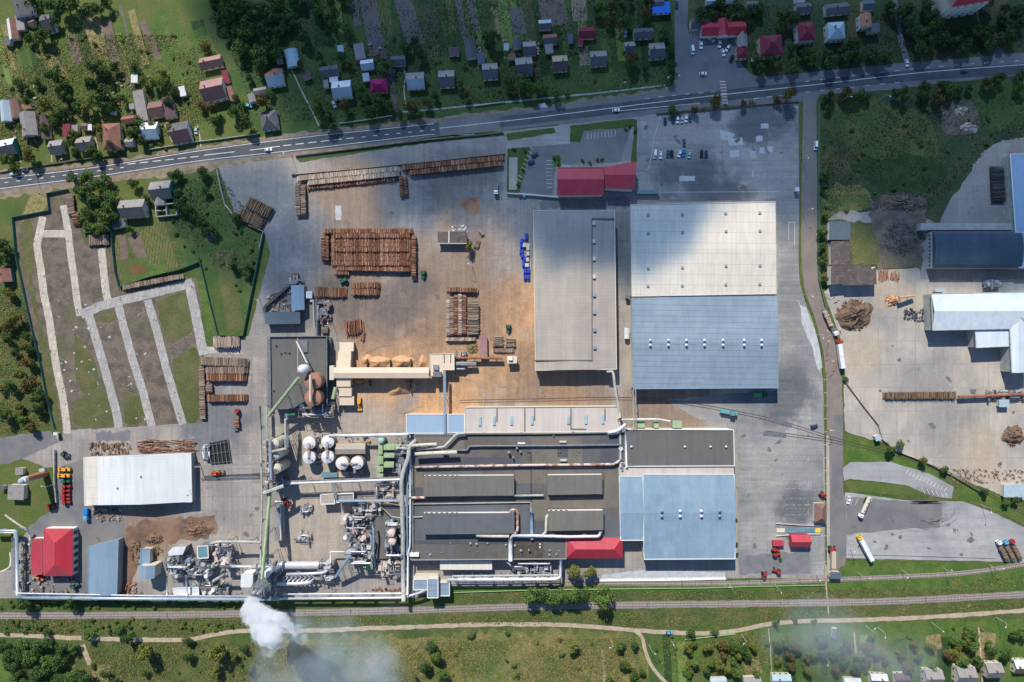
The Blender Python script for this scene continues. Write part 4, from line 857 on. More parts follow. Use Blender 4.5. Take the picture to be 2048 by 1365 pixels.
hall('annex', 'smaller sky blue roof annex against the tan workshop', RECT(896,829,929,866), 7, 'roof_blue', 'wall_cream', trim='wall_white', cat='annex')
# 6 main plant
o, z = hall('production_hall', 'huge dark grey flat-roofed production hall with raised ridge lanterns and pipes', [(829,870),(1250,866),(1250,933),(1237,936),(1242,1080),(1132,1080),(1132,1118),(822,1120)], 8, 'roof_dark', 'wall_grey', trim='wall_grey', parapet=.35)
PLANT = o
for x0, y0, x1, y1, m_, gl in ((848,953,1027,993,'roof_monitor',1),(1096,951.5,1204,990,'roof_monitor',0),(847,1028,1027.5,1069,'roof_monitor_blue',1),(1097,1023,1206,1062,'roof_monitor',1)):
    P = [W(x, y, 12) for x, y in ((x0,y0),(x1,y0-1),(x1,y1-2),(x0,y1))]
    k = MB().prism(P, 8.003, 11.7).build('lantern', M['wall_white'], o)
    c = (sum(p[0] for p in P)/4, sum(p[1] for p in P)/4)
    Pr = [(c[0]+(p[0]-c[0])*1.015, c[1]+(p[1]-c[1])*1.03) for p in P]
    MB().prism(Pr, 11.72, 12).build('lantern_roof', M[m_], k)
    if gl:
        for i in range(0, int((P[1][0]-P[0][0])/3)): MB().box(P[0][0]+1.5+i*3, P[0][1]+.06, 9.2, 1.6, .1, 1.8).build('window', M['glass'], k)
for x, y, r_, hh in ((1018,905,1.0,3.5),(1026,915,.7,3),(1034,897,.8,2),(1041,904,.7,2),(1071,903,.4,1),(1120,904,.4,1),(1158,903,.4,1),(1066,938,.4,1),(1107,872,.5,1.6),
    (941,1088,.8,1),(953,1089,.8,1.2),(975,1088,.5,1),(1012,1091,.8,1),(1030,1092,.8,1),(1042,1102,.9,1.2),(1058,1100,.7,2.6),(1100,1102,.8,.8),(1099,1111,.8,.8),(1113,1110,.8,.8),(901,1087,.4,.9),(908,1070,.3,.8),(883,1106,.4,1),(938,1102,.4,1),(955,1105,.4,1),(854,1106,.4,.8),(860,1110,1.0,.7),(1118,1103,.5,.6)):
    cx, cy = W(x, y, 9); MB().cyl((cx, cy, 7.9), (cx, cy, 8+hh*.8), r_*.7, n=8).cyl((cx, cy, 8+hh*.8), (cx, cy, 8+hh), r_, r_*.4, n=8).build('roof_vent', M['steel'], o)
for x, y in ((1126,885),(1127,922)):
    cx, cy = W(x, y, 10); MB().cyl((cx-2, cy, 9), (cx+2, cy, 9), .8, n=8).box(cx, cy, 7.9, 3, .6, 1).build('roof_fan', M['steel_pale'], o)
on_roof(o, z, 1043, 887, 4.4, .9, .8, 'wall_white', 'roof_duct', 8); on_roof(o, z, 829, 1109, 5.4, 2.2, 1.6, 'wall_white', 'roof_unit', 8); on_roof(o, z, 1080, 1089, .8, .8, .8, 'wall_white', 'roof_unit', 8); on_roof(o, z, 1080, 1095, .8, .8, .8, 'wall_white', 'roof_unit', 8)
MB().prism(pix([(829,873),(1248,868),(1249,934),(829,940)], 8), 8.0, 8.035).build('roof_sheet', M['roof_dark'], o)
MB().prism(pix([(1032,970),(1060,970),(1060,987),(1032,987)], 8), 8.04, 8.07).build('roof_sheet', M['roof_monitor_blue'], o)
MB().prism(pix([(1208,1040),(1240,1040),(1241,1078),(1208,1078)], 8), 8.04, 8.07).build('roof_sheet', M['roof_monitor_blue'], o)
MB().prism(pix([(829,1008),(1064,1005),(1064,1072),(829,1078)], 8), 8.04, 8.07).build('roof_sheet', M['roof_monitor_blue'], o)
for q_, (x0, y0, x1, y1, m_) in enumerate([(829,915,1040,932,'roof_patch_cool'),(829,875,930,912,'roof_patch_warm'),(1062,875,1165,930,'roof_patch_warm'),(1115,898,1136,915,'roof_patch_cool'),(1200,870,1246,930,'roof_patch_cool'),(1030,938,1093,968,'roof_patch_warm'),(1064,1000,1094,1040,'roof_patch_warm'),
    (1094,994,1236,1016,'roof_patch_warm'),(1210,942,1236,1000,'roof_patch_warm'),(829,938,846,975,'roof_patch_warm'),(1028,1083,1086,1115,'roof_patch_soot'),(829,1081,1020,1088,'roof_patch_cool'),(1064,1042,1094,1068,'roof_patch_cool'),(829,975,846,992,'roof_patch_cool')]):
    MB().prism(pix(RECT(x0, y0, x1, y1), 8), 8.075, 8.10+q_*.004).build('roof_sheet', M[m_], o)
# 7, 8
o, z = hall('warehouse', 'charcoal roof hall with four tiny roof vents, above the light blue hall', [(1251,859),(1467,860),(1468.5,932),(1252.5,933)], 9, 'roof_charcoal', 'wall_white', trim='wall_white', parapet=.5)
for x in (1263,1370,1421.5,1452.5):
    cx, cy = W(x, 894, 10); MB().cyl((cx, cy, 8.9), (cx, cy, 9.9), .4, n=8).cyl((cx, cy, 9.9), (cx, cy, 10.3), .7, .2, n=8).build('roof_vent', M['tank_white'], o)
o, z = hall('warehouse', 'light blue warehouse roof with four twin vents, lower right of the plant', [(1286,949),(1468,949),(1470,1118),(1288,1119)], 9, 'roof_skyblue', 'wall_cream', ('y', 1026), 1.8, trim='wall_white')
for i, x in enumerate((1323,1359.5,1402,1438.5)):
    for y in (1022, 1032):
        cx, cy = W(x, y, 11); zz = z(cx, cy); MB().cyl((cx, cy, zz-.1), (cx, cy, zz+1.4), .6, n=10).cyl((cx, cy, zz+1.4), (cx, cy, zz+2), .95, .3, n=10).build('roof_vent', M['steel' if i in (0, 3) else 'tank_white'], o)
hall('warehouse', 'narrow light blue side bay joined to the light blue warehouse', [(1238.5,953),(1285.5,953),(1286.5,1081),(1241,1081)], 8.4, 'roof_skyblue', 'wall_cream', ('y', 1026), 1.6, trim='wall_white')
hall('link_building', 'pinkish tan roof strip between charcoal and light blue halls', [(1238,934),(1467.5,933.5),(1468,948.5),(1285,949),(1284,952.5),(1238.5,952.5)], 8.6, 'roof_tan_light', 'wall_cream', cat='link roof')
# 9 red office in the plant
o = house(1189, 1097, 113, 42, 0, 'hx', ('roof_red','roof_red_dark'), 'bright red hipped roof office at the corner of the dark plant', wall='wall_white', h=8, rh=3, chim=0, win=False, name='office', cat='office', full=True)
# 10 white shed with gable ridge down the picture
o, z = hall('warehouse', 'long white corrugated shed with dark wall windows at lower left', [(168,915.5),(382,907),(384,1004),(170,1011)], 6.5, 'roof_white', 'wall_grey', ('x', 283), 3, trim='roof_white')
mb = MB(); P = [W(x, y, 6.9) for x, y in ((168,915.5),(194,914.5),(196,1010),(170,1011))]
mb.prism(P, lambda x, y: z(x, y, .01), lambda x, y: z(x, y, .06)).build('roof_panel', M['roof_cream'], o)
x0, y0 = W(383.3, 956, 3)
for i in range(7): MB().box(x0+.5, y0-13+i*4, 3, .2, 2.4, 1.2).build('window', M['glass'], o)
MB().box(x0+.5, y0, .2, .25, 5, 4.2).build('door', M['steel_blue'], o)
for x, y in ((282,954),(233,978)): on_roof(o, z, x, y, .8, 1, .5, 'steel_dark', h=9)
# 11 red boiler house
o = house(114, 1106, 58, 95, 0, 'hy', ('roof_red','roof_red_dark'), 'red hipped roof boiler house at far lower left', wall='wall_white', h=6, rh=3.2, chim=0, win=False, name='boiler_house', cat='boiler house', full=True)
cx, cy = W(114, 1106, 7)
for i in range(6): MB().box(cx+8.5, cy-11+i*4.4, 1.2, .25, 2.2, 3.4).build('window', M['glass'], o)
hall('annex', 'lower red roof bay left of the boiler house', [(62,1078),(85,1077),(85,1150),(62,1150)], 5, 'roof_red', 'wall_white', cat='annex')
# 12 blue shed, 13 etc
hall('warehouse', 'steel blue skewed shed right of the boiler house', [(177,1094),(237,1079),(234,1191),(177,1189)], 6, 'roof_steel_blue', 'wall_grey', ('x', 214), 1.2, trim='steel_blue')
hall('shed', 'narrow steel blue gabled shed at the bark heap', [(282,1098),(300,1098),(299,1137),(281,1137)], 5, 'roof_steel_blue', 'wall_cream', cat='shed', trim='steel_blue')
hall('shed', 'steel blue peaked machine house with a smaller box beside it', [(279,1131),(310,1131),(309,1157),(292,1158),(279,1156)], 9, 'roof_steel_blue', 'wall_cream', ('x', 293), 1.5, cat='shed')
hall('equipment_cabin', 'grey angled filter house beside the pipe maze', [(337,1104),(346,1095),(372,1094),(365,1110),(337,1112)], 8, 'roof_zinc', 'wall_grey', cat='cabin')
hall('equipment_cabin', 'tall teal-grey ribbed bunker above the pipe maze', [(395,1093),(416,1092),(417,1116),(396,1117)], 10, 'roof_teal', 'steel_dark', cat='bunker', trim='wall_white')
hall('equipment_cabin', 'low blue-grey control cabin just above the bottom pipeline', [(346,1177),(397,1175),(398,1190),(348,1189)], 4, 'roof_zinc', 'steel_blue', cat='cabin', trim='wall_white')
hall('pump_house', 'white box building standing on legs beside the steel tower', [(482,1149),(491,1146),(506,1147),(505,1175),(481,1175)], 16, 'roof_white', 'wall_white', cat='bunker')
# 14 left lawn
house(32, 985, 32, 30, 2, 'flat', 'roof_asbestos', 'small flat grey pump house on the lawn by the brick chimney', h=4, chim=0, win=False, name='pump_house', cat='pump house', full=True)
house(39, 943, 16, 14, 0, 'flat', 'roof_asbestos', 'tiny grey hut above the white dome at far left', h=3, chim=0, win=False, name='hut', cat='hut', full=True)
house(84, 941, 11, 8, -15, 'flat', 'roof_lightblue', 'tiny pale blue hut above the brick chimney foot', h=2.5, chim=0, win=False, name='hut', cat='hut', full=True)
house(4, 976, 10, 10, 0, 'flat', 'roof_darkgrey', 'small dark blue hut at the left frame edge by the lawn', h=2.5, chim=0, win=False, name='hut', cat='hut', full=True)
# 15 dark flat hall
o, z = hall('debarking_hall', 'dark flat-roofed hall with parapets carrying two rusty silos', [(541,674),(654,673),(655,816),(543,818)], 8, 'roof_charcoal', 'wall_dark', trim='steel_dark', parapet=1.1)
MB().box(*W(596, 710, 8), 8.0, .4, 22, .4).build('roof_edge', M['wall_tan'], o)
MB().box(*W(608, 693, 8), 8.0, 4.6, 7, .9).build('roof_unit', M['steel_dark'], o)
for x, y in ((553,692),(571,706),(579,707),(563,708),(548,782)): cx, cy = W(x, y, 8); MB().cyl((cx, cy, 7.9), (cx, cy, 8.6), .45, n=8).build('roof_vent', M['black'], o)
MB().prism(pix([(534,676),(541,676),(541,816),(535,816)], 4), 0, 4).build('side_bay', M['steel_dark'], o)
MB().prism(pix([(655,676),(661,676),(661,815),(656,815)], 4), 0, 4).build('side_bay', M['steel_dark'], o)
# 16 slate L shed
hall('shed', 'long slate blue shed roof, lower arm of the fenced workshop', [(528,625),(600,624),(600,648),(530,649)], 5, 'roof_slate_blue', 'wall_brick', cat='shed')
hall('shed', 'ribbed steel blue shed with rusty stripe, upright arm of the fenced workshop', [(582,571),(608,571),(609,620),(583,622)], 5, 'roof_steel_blue', 'wall_brick', ('x', 598), .8, cat='shed')
# 17 beige conveyor sheds
o = thing('chip_gallery', 'long cream sloped-roof chip gallery over the sawdust bays', 'conveyor gallery', 760, 746, full=True)
P = [W(x, y, 9) for x, y in ((668,735),(858,736),(858,757),(668,756.5))]
cx = (P[0][0]+P[2][0])/2; cy = (P[0][1]+P[2][1])/2; Lw = P[1][0]-P[0][0]; Ld = P[0][1]-P[3][1]
roof_mesh(cx, cy, Lw, Ld, 0, 9, .9, 'gx', 0)[0].build('roof', [M['beige_clad'], M['beige_clad']], o)
MB().box(cx, cy, 6.2, Lw-.4, Ld-.6, 2.6).build('body', M['wall_cream'], o)
MB().box(cx-Lw/2-1.4, cy, 4, 2.6, Ld+2, 5).build('end_house', M['wall_cream'], o)
for i in range(7): MB().box(cx-Lw/2+3+i*(Lw-6)/6, cy, 0, .6, Ld-1, 6.2).build('support', M['wall_concrete'], o)
for i, (x0, y0, x1, y1) in enumerate([(679,685,707,703),(676,703,702,721),(673,721,701,736),(673,757,701,774),(676,775,703,793),(679,793,708,811)]):
    zc = (5, 6.2, 7.4, 7.4, 6.2, 5)[i]
    tilt = .8 if i < 3 else -.8
    P = [W(x, y, zc) for x, y in ((x0,y0),(x1,y0),(x1,y1),(x0,y1))]
    yc = (P[0][1]+P[2][1])/2; dy = P[0][1]-P[2][1]
    t = thing('chip_chute_house', 'beige stepped chute roof, ' + ('topmost of the upper run','middle of the upper run','lowest of the upper run','upper of the lower run','middle of the lower run','lowest of the lower run')[i] + ' crossing the chip gallery', 'chute house', (x0+x1)/2, (y0+y1)/2, 'stepped beige chute roofs', full=True)
    MB().prism(P, zc-.25, lambda x, y: zc-.6*tilt*(y-yc)/dy).build('roof', M['beige_clad'], t)
    c = ((P[0][0]+P[2][0])/2, yc); MB().prism([(c[0]+(p[0]-c[0])*.95, c[1]+(p[1]-c[1])*.95) for p in P], 0, zc-.26).build('wall', M['wall_tan'], t)
o, z = hall('sorting_house', 'beige flat-roofed sorting house at the right end of the chip gallery', [(860,709),(908,708),(908.5,740),(886,740),(886,752),(858,752),(858,737),(860,737)], 7, 'beige_clad', 'wall_cream', cat='sorting house', trim='wall_cream')
on_roof(o, z, 872, 735, 3, 3, 1.6, 'steel', 'roof_unit', 7); on_roof(o, z, 875, 749, 5, 3, 2.4, 'steel_dark', 'roof_unit', 7)
for x in (888, 901): on_roof(o, z, x, 717, .4, 5, .5, 'steel_dark', 'roof_seam', 7)
# sawdust bays
for i, (x, y, rx, ry, hh) in enumerate([(757,725,24,13,3),(805,724,22,13,3.2),(800,775,30,17,3.5),(845,724,8,12,2),(735,720,12,10,2)]):
    cx, cy = W(x, y); t = MB(); n = 26; rings = 7; rr = random.Random(i)
    t.v.append((cx, cy, hh))
    for r in range(1, rings+1):
        for j in range(n):
            a = 2*math.pi*j/n; q = r/rings; k = 1+.12*math.sin(3*a+i)+.08*math.sin(5*a)
            t.v.append((cx+math.cos(a)*rx*S*q*k, cy+math.sin(a)*ry*S*q*k, hh*(1-q)**.9*(1+.1*math.sin(4*a+r))*(1 if r < rings else 0)+.02))
    for j in range(n): t.f.append((0, 1+j, 1+(j+1) % n)); t.m.append(0)
    for r in range(rings-1):
        for j in range(n): t.f.append((1+r*n+j, 1+(r+1)*n+j, 1+(r+1)*n+(j+1) % n, 1+r*n+(j+1) % n)); t.m.append(0)
    p = t.build('sawdust_pile', M['sand_pile'], loc=(cx, cy, 0), smooth=True)
    tag(p, ('orange sawdust heap, left bay above the chip gallery','orange sawdust heap, right bay above the chip gallery','large orange sawdust heap below the chip gallery','small sawdust heap by the sorting house, above the gallery','small sawdust heap at the left end of the bays')[i], 'sawdust pile', x, y, 'sawdust heaps in the bays', True)
for x, y0, y1 in ((735,718,735),(781,720,735),(822,718,735),(741,757,772),(822,757,785)):
    o_ = MB().box(*W(x, (y0+y1)/2, 1), 0, .5, (y1-y0)*S, 2.6).build('bay_wall', M['wall_dark'], loc=(*W(x, (y0+y1)/2), 0)); tag(o_, 'dark low partition wall between sawdust bays', 'bay wall', x, (y0+y1)/2, 'bay partition walls')
# 18-21
o, z = hall('ruined_shed', 'ruined two-room shed with dark patched roof in the open log yard', [(875,464),(933,463),(935,486),(876,487)], 4, 'roof_old', 'wall_white', cat='ruined shed')
MB().box(*W(898, 475, 4), 4, .5, 7, .5).build('roof_edge', M['wall_white'], o); MB().box(*W(904, 487.5, 4), 3.9, 17.5, .5, .4).build('roof_edge', M['wall_tan'], o)
hall('office', 'crimson ribbed office roof with white ridge end below the small car park', [(1116,336),(1207,336),(1207,390),(1115,391)], 7, 'roof_red', 'wall_white', ('y', 359), 2.4, cat='office', trim='roof_red_dark')
hall('office', 'crimson angled entrance wing with white balconies beside the ribbed office', [(1207,334),(1228,332),(1250,326),(1273,324),(1268,380),(1210,377)], 8, 'roof_red', 'wall_white', ('y', 350), 2.0, cat='office')
for i in range(5): tag(MB().box(*W(1213+i*8, 377+i*.8-.4*i, 5), 4, 2, .8, 1).build('balcony', M['wall_white'], loc=(*W(1213+i*8, 377), 0)), 'small white balcony', 'balcony', 1213+i*8, 377, 'balconies of the entrance wing')
hall('carport', 'long teal canopy at the corner of the big car park', RECT(1273,380,1318,388), 3, 'roof_teal', 'steel_dark', cat='canopy')
# eastern works
o, z = hall('factory_hall', 'bright blue roof hall with pale windowed wall cut by the right edge', [(2020,309),(2120,309),(2120,470),(2031,465)], 8, 'roof_blue', 'wall_concrete', cat='factory hall', trim='wall_white')
for i in range(16):
    x, y = W(2015+i*.65, 318+i*9, 5); MB().box(x, y, 4, .3, 1.2, 1.6).build('window', M['glass'], o)
hall('factory_hall', 'blue roofed lower end of the windowed hall at the right edge', [(2034,466),(2120,470),(2120,537),(2038,537)], 8, 'roof_blue', 'wall_concrete', cat='factory hall')
o = thing('barrel_hall', 'dark blue barrel-roofed hall with pale gable at the right', 'factory hall', 1950, 500, full=True)
cx, cy = W(1955, 499, 8); roof_mesh(cx, cy, 172*S, 73*S, 0, 7, 3, 'bx', 0)[0].build('roof', M['roof_barrel'], o)
MB().box(cx, cy, 0, 171*S, 72*S, 6.9).build('wall', M['wall_concrete'], o)
for i in range(9): MB().box(cx-171*S/2-.1, cy-9+i*2.2, 3.4, .2, .9, 1.3).build('window', M['glass'], o)
MB().prism(pix([(1842,447),(2028,447),(2030,460),(1842,460)], 5), 0, 5).build('side_bay', M['wall_concrete'], o)
hall('shed', 'small slate shed with pale left wall beside the east road', [(1660,443),(1701,443),(1701,480),(1660,480)], 4.5, 'roof_slate_blue', 'wall_white', cat='shed')
hall('ruined_shed', 'roofless rotting brown shed between the slate shed and dark barn', [(1662,483),(1700,482),(1701,530),(1663,530)], 4, 'roof_old', 'wall_white', cat='ruined shed')
hall('ruined_shed', 'large rotting dark brown barn with broken pale corner', [(1663,531),(1740,530),(1744,538),(1753,533),(1753,569),(1692,571),(1690,567),(1663,570)], 6.5, 'roof_old', 'wall_white', cat='barn')
o, z = hall('factory_hall', 'long white gabled factory roof reaching the right edge', [(1862,588),(2120,583),(2120,656),(1865,661)], 9, 'roof_white_blue', 'wall_concrete', ('y', 622.5), 2.8, trim='steel_pale')
for x_ in (1858.5,): 
    for i in range(12): MB().box(*W(x_, 592+i*5.6, 4), 3.5, .2, .8, 1.6).build('window', M['glass'], o)
hall('factory_hall', 'white lean-to roof stepped below the long white factory', [(1950,660),(2019,657),(2018,693),(1952,696)], 8.2, 'roof_white_blue', 'wall_concrete', trim='steel_pale')
o, z = hall('factory_hall', 'white gabled cross wing with pointed top at the right edge', [(2019,657),(2038,636),(2060,656),(2060,745),(2022,746)], 9.2, 'roof_white_blue', 'wall_concrete', ('x', 2038), 2.4, trim='steel_pale')
for i in range(10): MB().box(*W(2015.2, 700+i*4.6, 4), 3.5, .2, .8, 1.6).build('window', M['glass'], o)
for px_, py_, w_, d_, an_, r_, ds_ in [(2008,807,20,15,0,'roof_lightblue','pale aqua cabin on stilts at the log sorting line'),(2028,982,42,26,0,'roof_lightblue','pale blue flat shed at the right edge below the timber yard'),(1756,876,12,11,-20,'roof_lightblue','tiny white guard hut beside the yard rails'),
    (1642,1027,23,39,0,'roof_brown','brown hipped gatehouse beside the east road'),(1671,1151,22,13,0,'roof_slate_blue','slate blue shed below the long white trailer weighbridge'),(1594.5,379,8,8,0,'roof_zinc','tiny white box hut at the car park corner by the road'),(111,868,8,6,0,'roof_zinc','tiny white hut at the storage plot gate'),(1255,593,9,9,0,'steel_dark','small dark plant cabin between the tan and cream warehouses'),(1880,581,20,7,0,'roof_lightblue','small pale dormer cabin on top side of the white factory')]:
    house(px_, py_, w_, d_, an_, 'hy' if 'hipped' in ds_ else 'flat', r_, ds_, h=3.4, chim=0, win=False, full=True, name='cabin', cat='cabin', wall='wall_cream')
house(1602, 1083, 39, 25, 0, 'gx', 'roof_red', 'red-roofed checkpoint building right of the light blue warehouse', h=4, chim=0, win=False, full=True, name='checkpoint', cat='checkpoint', wall='roof_red_dark')
house(1556.5, 1087, 22, 11, 0, 'flat', 'roof_red', 'small red container next to the red checkpoint', h=2.6, chim=0, win=False, full=True, name='container', cat='container', wall='roof_red_dark')
house(1254, 667, 10, 22, 0, 'gy', 'roof_zinc', 'white twin box container between the tan and blue-grey warehouses', h=3, chim=0, win=False, full=True, name='container', cat='container', wall='wall_white')
# unfinished house walls
o = thing('unfinished_house', 'roofless unfinished house walls beside the grey cottage', 'ruin', 332, 420, full=True)
for x0, y0, x1, y1 in ((312,410,352,407),(352,407,354,430),(354,430,313,434),(313,434,312,410),(332,408,334,432),(313,422,333,421)):
    a, b = W(x0, y0, 2), W(x1, y1, 2); MB().box((a[0]+b[0])/2, (a[1]+b[1])/2, 0, math.dist(a, b)-.3, .45, 2.4+.004*x0/10, math.atan2(b[1]-a[1], b[0]-a[0])).build('wall', M['wall_concrete'], o)
# blue-white buildings at the pipeline end
for i, (x0,y0,x1,y1,h_,r_,ds_) in enumerate([(827,1159,855,1180,6,'roof_blue_hall','blue-grey flat annex, left of the three at the pipeline end'),(855,1158,876,1196,9,'roof_blue_hall','tallest blue-grey block with bright north edge at the pipeline end'),(877,1165,899,1192,6,'roof_blue_hall','blue-grey flat annex, right of the three at the pipeline end'),
    (880,1122,984,1140,5,'roof_cream','long cream canopy roof below the dark plant'),(827,1152,877,1158,5,'roof_cream','thin cream strip roof above the blue-grey blocks')]):
    hall('annex', ds_, RECT(x0,y0,x1,y1), h_, r_, 'wall_cream', cat='annex', trim='wall_white' if i < 3 else None)
# ------------------------------------------------------------------ pipes, tanks, machines
def P3(p): return (*W(p[0], p[1], p[2]), p[2])
def pipe(desc, pts, r, m, sup=0, ground=0.0, name='pipe', cat='pipe', group='pipes of the wood works', full=True, sup_w=1.0):
    Q = [P3(p) for p in pts]; mid = pts[len(pts)//2]
    o = thing(name, desc, cat, (pts[0][0]+pts[-1][0])/2 if len(pts) < 3 else mid[0], (pts[0][1]+pts[-1][1])/2 if len(pts) < 3 else mid[1], group, full=full)
    MB().tube(Q, r, 10).build('tube', M[m], o, smooth=True)
    if sup:
        done = 0
        for a, b in zip(Q, Q[1:]):
            L = math.dist(a, b); n = int(L/sup)
            for i in range(n):
                t = (i+.5)/n; x, y, z = [a[k]+(b[k]-a[k])*t for k in range(3)]
                if z-r-ground < .5: continue
                MB().box(x, y, ground, .3*sup_w, .3*sup_w, z-ground-r*.6).box(x, y, z-r-.25, 2.2*r+.6, 2.2*r+.6, .2).build('support', M['steel_dark'], o)
                done += 1
    return o
SP = 'silver_pipe'
pipe('fat blue-grey duct running down the left works edge to the bottom corner', [(-20,1062,6),(33,1062,6),(35,1190,6)], .9, 'pipe_bluegrey', 12)
pipe('thin silver pipe beside the fat duct on the left works edge', [(-20,1066,6.4),(29,1066,6.4),(31,1187,6.4),(300,1192,6.4),(500,1193,6.4)], .45, SP, 14)
pipe('blue-grey main duct along the whole bottom edge of the works', [(35,1196,6),(300,1198,6),(560,1199,6)], 1.0, 'pipe_bluegrey', 12)
pipe('bright silver pipe along the bottom edge right of the smoke', [(538,1198,6),(680,1197,6),(805,1196,6.4),(830,1189,7),(850,1182,7)], .75, SP, 12)
pipe('cream thin pipe along the bottom edge right of the smoke', [(566,1189,6),(700,1188,6),(804,1187,6)], .5, 'tank_white', 14)
pipe('grey thin pipe just above the bottom main duct', [(42,1190,5.4),(240,1192,5.4),(500,1195,5.4)], .4, SP, 16)
pipe('huge grey-blue duct left of the plant, ending in an open mouth', [(807,1202,9),(806,1140,9),(806,1075,11),(804,1010,12),(803,962,13),(808,938,13),(817,916,13),(819,893,13),(833,880,12)], 1.25, 'steel_pale', 14)
pipe('steel blue pipe beside the huge duct left of the plant', [(816,870,9),(815,940,9),(814,1010,9),(813,1110,8)], .7, 'steel_blue', 14)
pipe('white spotted pipe nearest the plant roof edge', [(821,900,10),(820.5,1000,10),(820,1090,10),(816,1110,9),(815,1190,8)], .55, 'tank_white', 14)
pipe('dark brown pipe along the left wall of the plant', [(826,872,9),(826,1010,9),(826,1105,9)], .4, 'steel_dark', 14)
pipe('short pale duct stub rising over the plant roof corner', [(830,909,13),(860,907,13),(914,905,13)], 1.15, 'tank_tan', 12, 8)
pipe('upper pale duct beside the plant corner lattice', [(812,893,13),(848,890,13),(873,889,12)], .95, 'tank_tan', 12, 8)
pipe('pale duct stepping diagonally up to the tan workshop', [(833,899,11),(888,895,11),(914,868,11),(931,867,11)], .8, 'steel_pale', 12, 8)
pipe('dark pipe in the gutter below the tan workshop', [(931,869,9),(1080,868,9),(1214,866,9)], .45, 'steel_dark', 20, 7)
pipe('dark grey duct across the upper plant roof', [(843,901,9.5),(935,901,9.5),(938,893,9.5),(963,892.5,9.5),(1100,892,9.5),(1243,890,9.5)], .6, 'steel_dark', 20, 8)
pipe('long white and rust pipe across the middle plant roof', [(830,935,10),(930,933,10),(1040,931,10),(1150,930,10),(1228,929,10),(1235,925,10),(1242,918,10)], .75, 'rusty_pipe', 18, 8)
pipe('thin black cable tray below the long rusty roof pipe', [(1054,905,8.6),(1062,905,8.6),(1062,1003,8.6)], .15, 'black', 0, group=None)
pipe('short cream pipe right of the upper left lantern', [(1027,992,10),(1060,991.5,10),(1087,991,10)], .6, 'steel_pale', 12, 8)
pipe('pinkish pipe stub left of the upper left lantern', [(818,996,10),(832,996,10),(849,995.5,10)], .8, 'rusty_pipe', 0)
pipe('thin pale pipe across the roof between the left lanterns', [(818,1009,9),(940,1007,9),(1062,1005,9),(1062,1024,9)], .3, 'steel_pale', 0)
pipe('bright blue box duct between the lower lanterns', [(1063,1025,9.5),(1063.5,1050,9.5),(1064,1079,9.5)], 1.0, 'roof_skyblue', 0)
pipe('rusty swan-neck duct at the end of the lower left lantern', [(1019,1028,10),(1021,1021,11),(1032,1020,11),(1035,1026,11),(1035.5,1060,11),(1030,1068,11),(1022,1075,11)], .8, 'rusty_pipe', 12, 8)
pipe('cream duct under the lower left lantern', [(952,1072,11),(985,1073,11),(1018,1073,11)], .9, 'tank_tan', 12, 8)
pipe('white duct running right under the lower right lantern', [(1024,1072,11),(1070,1072,11),(1140,1074,11),(1198,1073,11),(1202,1064,11)], .85, 'tank_white', 14, 8)
pipe('cream curved duct left of the lower right lantern', [(1098,1029,11),(1093,1034,11),(1092,1065,11),(1084,1072,11)], .85, 'tank_tan', 12, 8)
pipe('white spotted chute down to the lower plant edge', [(1021,1077,10.6),(1021,1100,10.3),(1021,1122,10)], 1.2, 'tank_white', 0)
pipe('thin pipe along the lower plant wall', [(826,1121,6),(1008,1119,6),(1024,1134,6),(1045,1134,6)], .4, SP, 18)
pipe('white pipe ring on the frame below the plant', [(893,1160,7),(1000,1159.5,7),(1110,1159,7),(1121,1155,7),(1122,1118,7)], .8, 'tank_white', 8)
pipe('white pipe bridge over the sandy yard, ending at the blue annex', [(658,872,8),(730,871,8),(817,869,8)], .9, 'tank_white', 12)
pipe('pale crane-like duct rising from the tan warehouse corner', [(1213,744,8),(1226,743,9),(1230,775,10),(1238,820,10),(1240,836,10)], .8, 'steel_pale', 14)
pipe('second pale duct below the crane-like duct', [(1237,838,9),(1240,850,9),(1241,900,9),(1241,935,9)], .7, 'steel_pale', 12)
pipe('pale vertical duct at the left side of the charcoal hall', [(1251,862,10),(1252,890,10),(1253,935,10)], .55, 'tank_white', 14)
pipe('tapered white duct crossing onto the plant roof corner', [(1216,866,11),(1236,862,11.5),(1245,854,12),(1252,849,12)], .95, 'tank_white', 0)
pipe('pale pipe above the three green containers', [(1241,840,8),(1280,839,8),(1316,839,8),(1328,841,7),(1340,843,6)], .55, 'tank_white', 12)
pipe('cream slanted pipe at the left works lawn fence', [(36,1056,8),(52,1057,6),(58,1063,3),(60,1080,2)], .4, SP, 0)
pipe('pale pipe feeding the left boiler maze', [(420,1088,12),(436,1084,12),(480,1084,11),(522,1085,11)], .8, 'steel_pale', 12)
pipe('silver twin pipe into the drum dryer area', [(445,1133,9),(490,1134,9),(525,1133,9)], .8, SP, 12)
pipe('diagonal silver pipe above the green pump', [(452,1148,12),(435,1158,8),(420,1167,4)], .95, 'steel_pale', 0)
pipe('left upright pipe pair under the pipe maze', [(334,1158,8),(334,1192,7)], .4, SP, 0); pipe('right upright pipe pair under the pipe maze', [(372,1152,8),(374,1192,7)], .5, SP, 0)
pipe('silver exhaust header below the drum dryer', [(573,1149,7),(620,1148,7),(648,1146,7),(658,1138,7),(662,1130,6)], .9, SP, 10)
pipe('thick silver header at the bottom of the dryer row', [(551,1168,6),(590,1168,6),(618,1166,6),(624,1162,6)], 1.15, SP, 10)
pipe('thin white pipe loop left of the pipe tower', [(661,1126,6),(661,1104,6),(690,1104,6)], .4, 'tank_white', 0)
pipe('zigzag pale pipe over the grey roof by the huge duct', [(760,1012,8),(783,1034,8),(800,1036,8),(848,1034,9)], .4, 'steel_pale', 0)
pipe('curved pale blue standpipe beside the pipe tower', [(744,1045,12),(747,1060,12),(747,1110,10),(750,1132,5)], .6, 'pipe_bluegrey', 0)
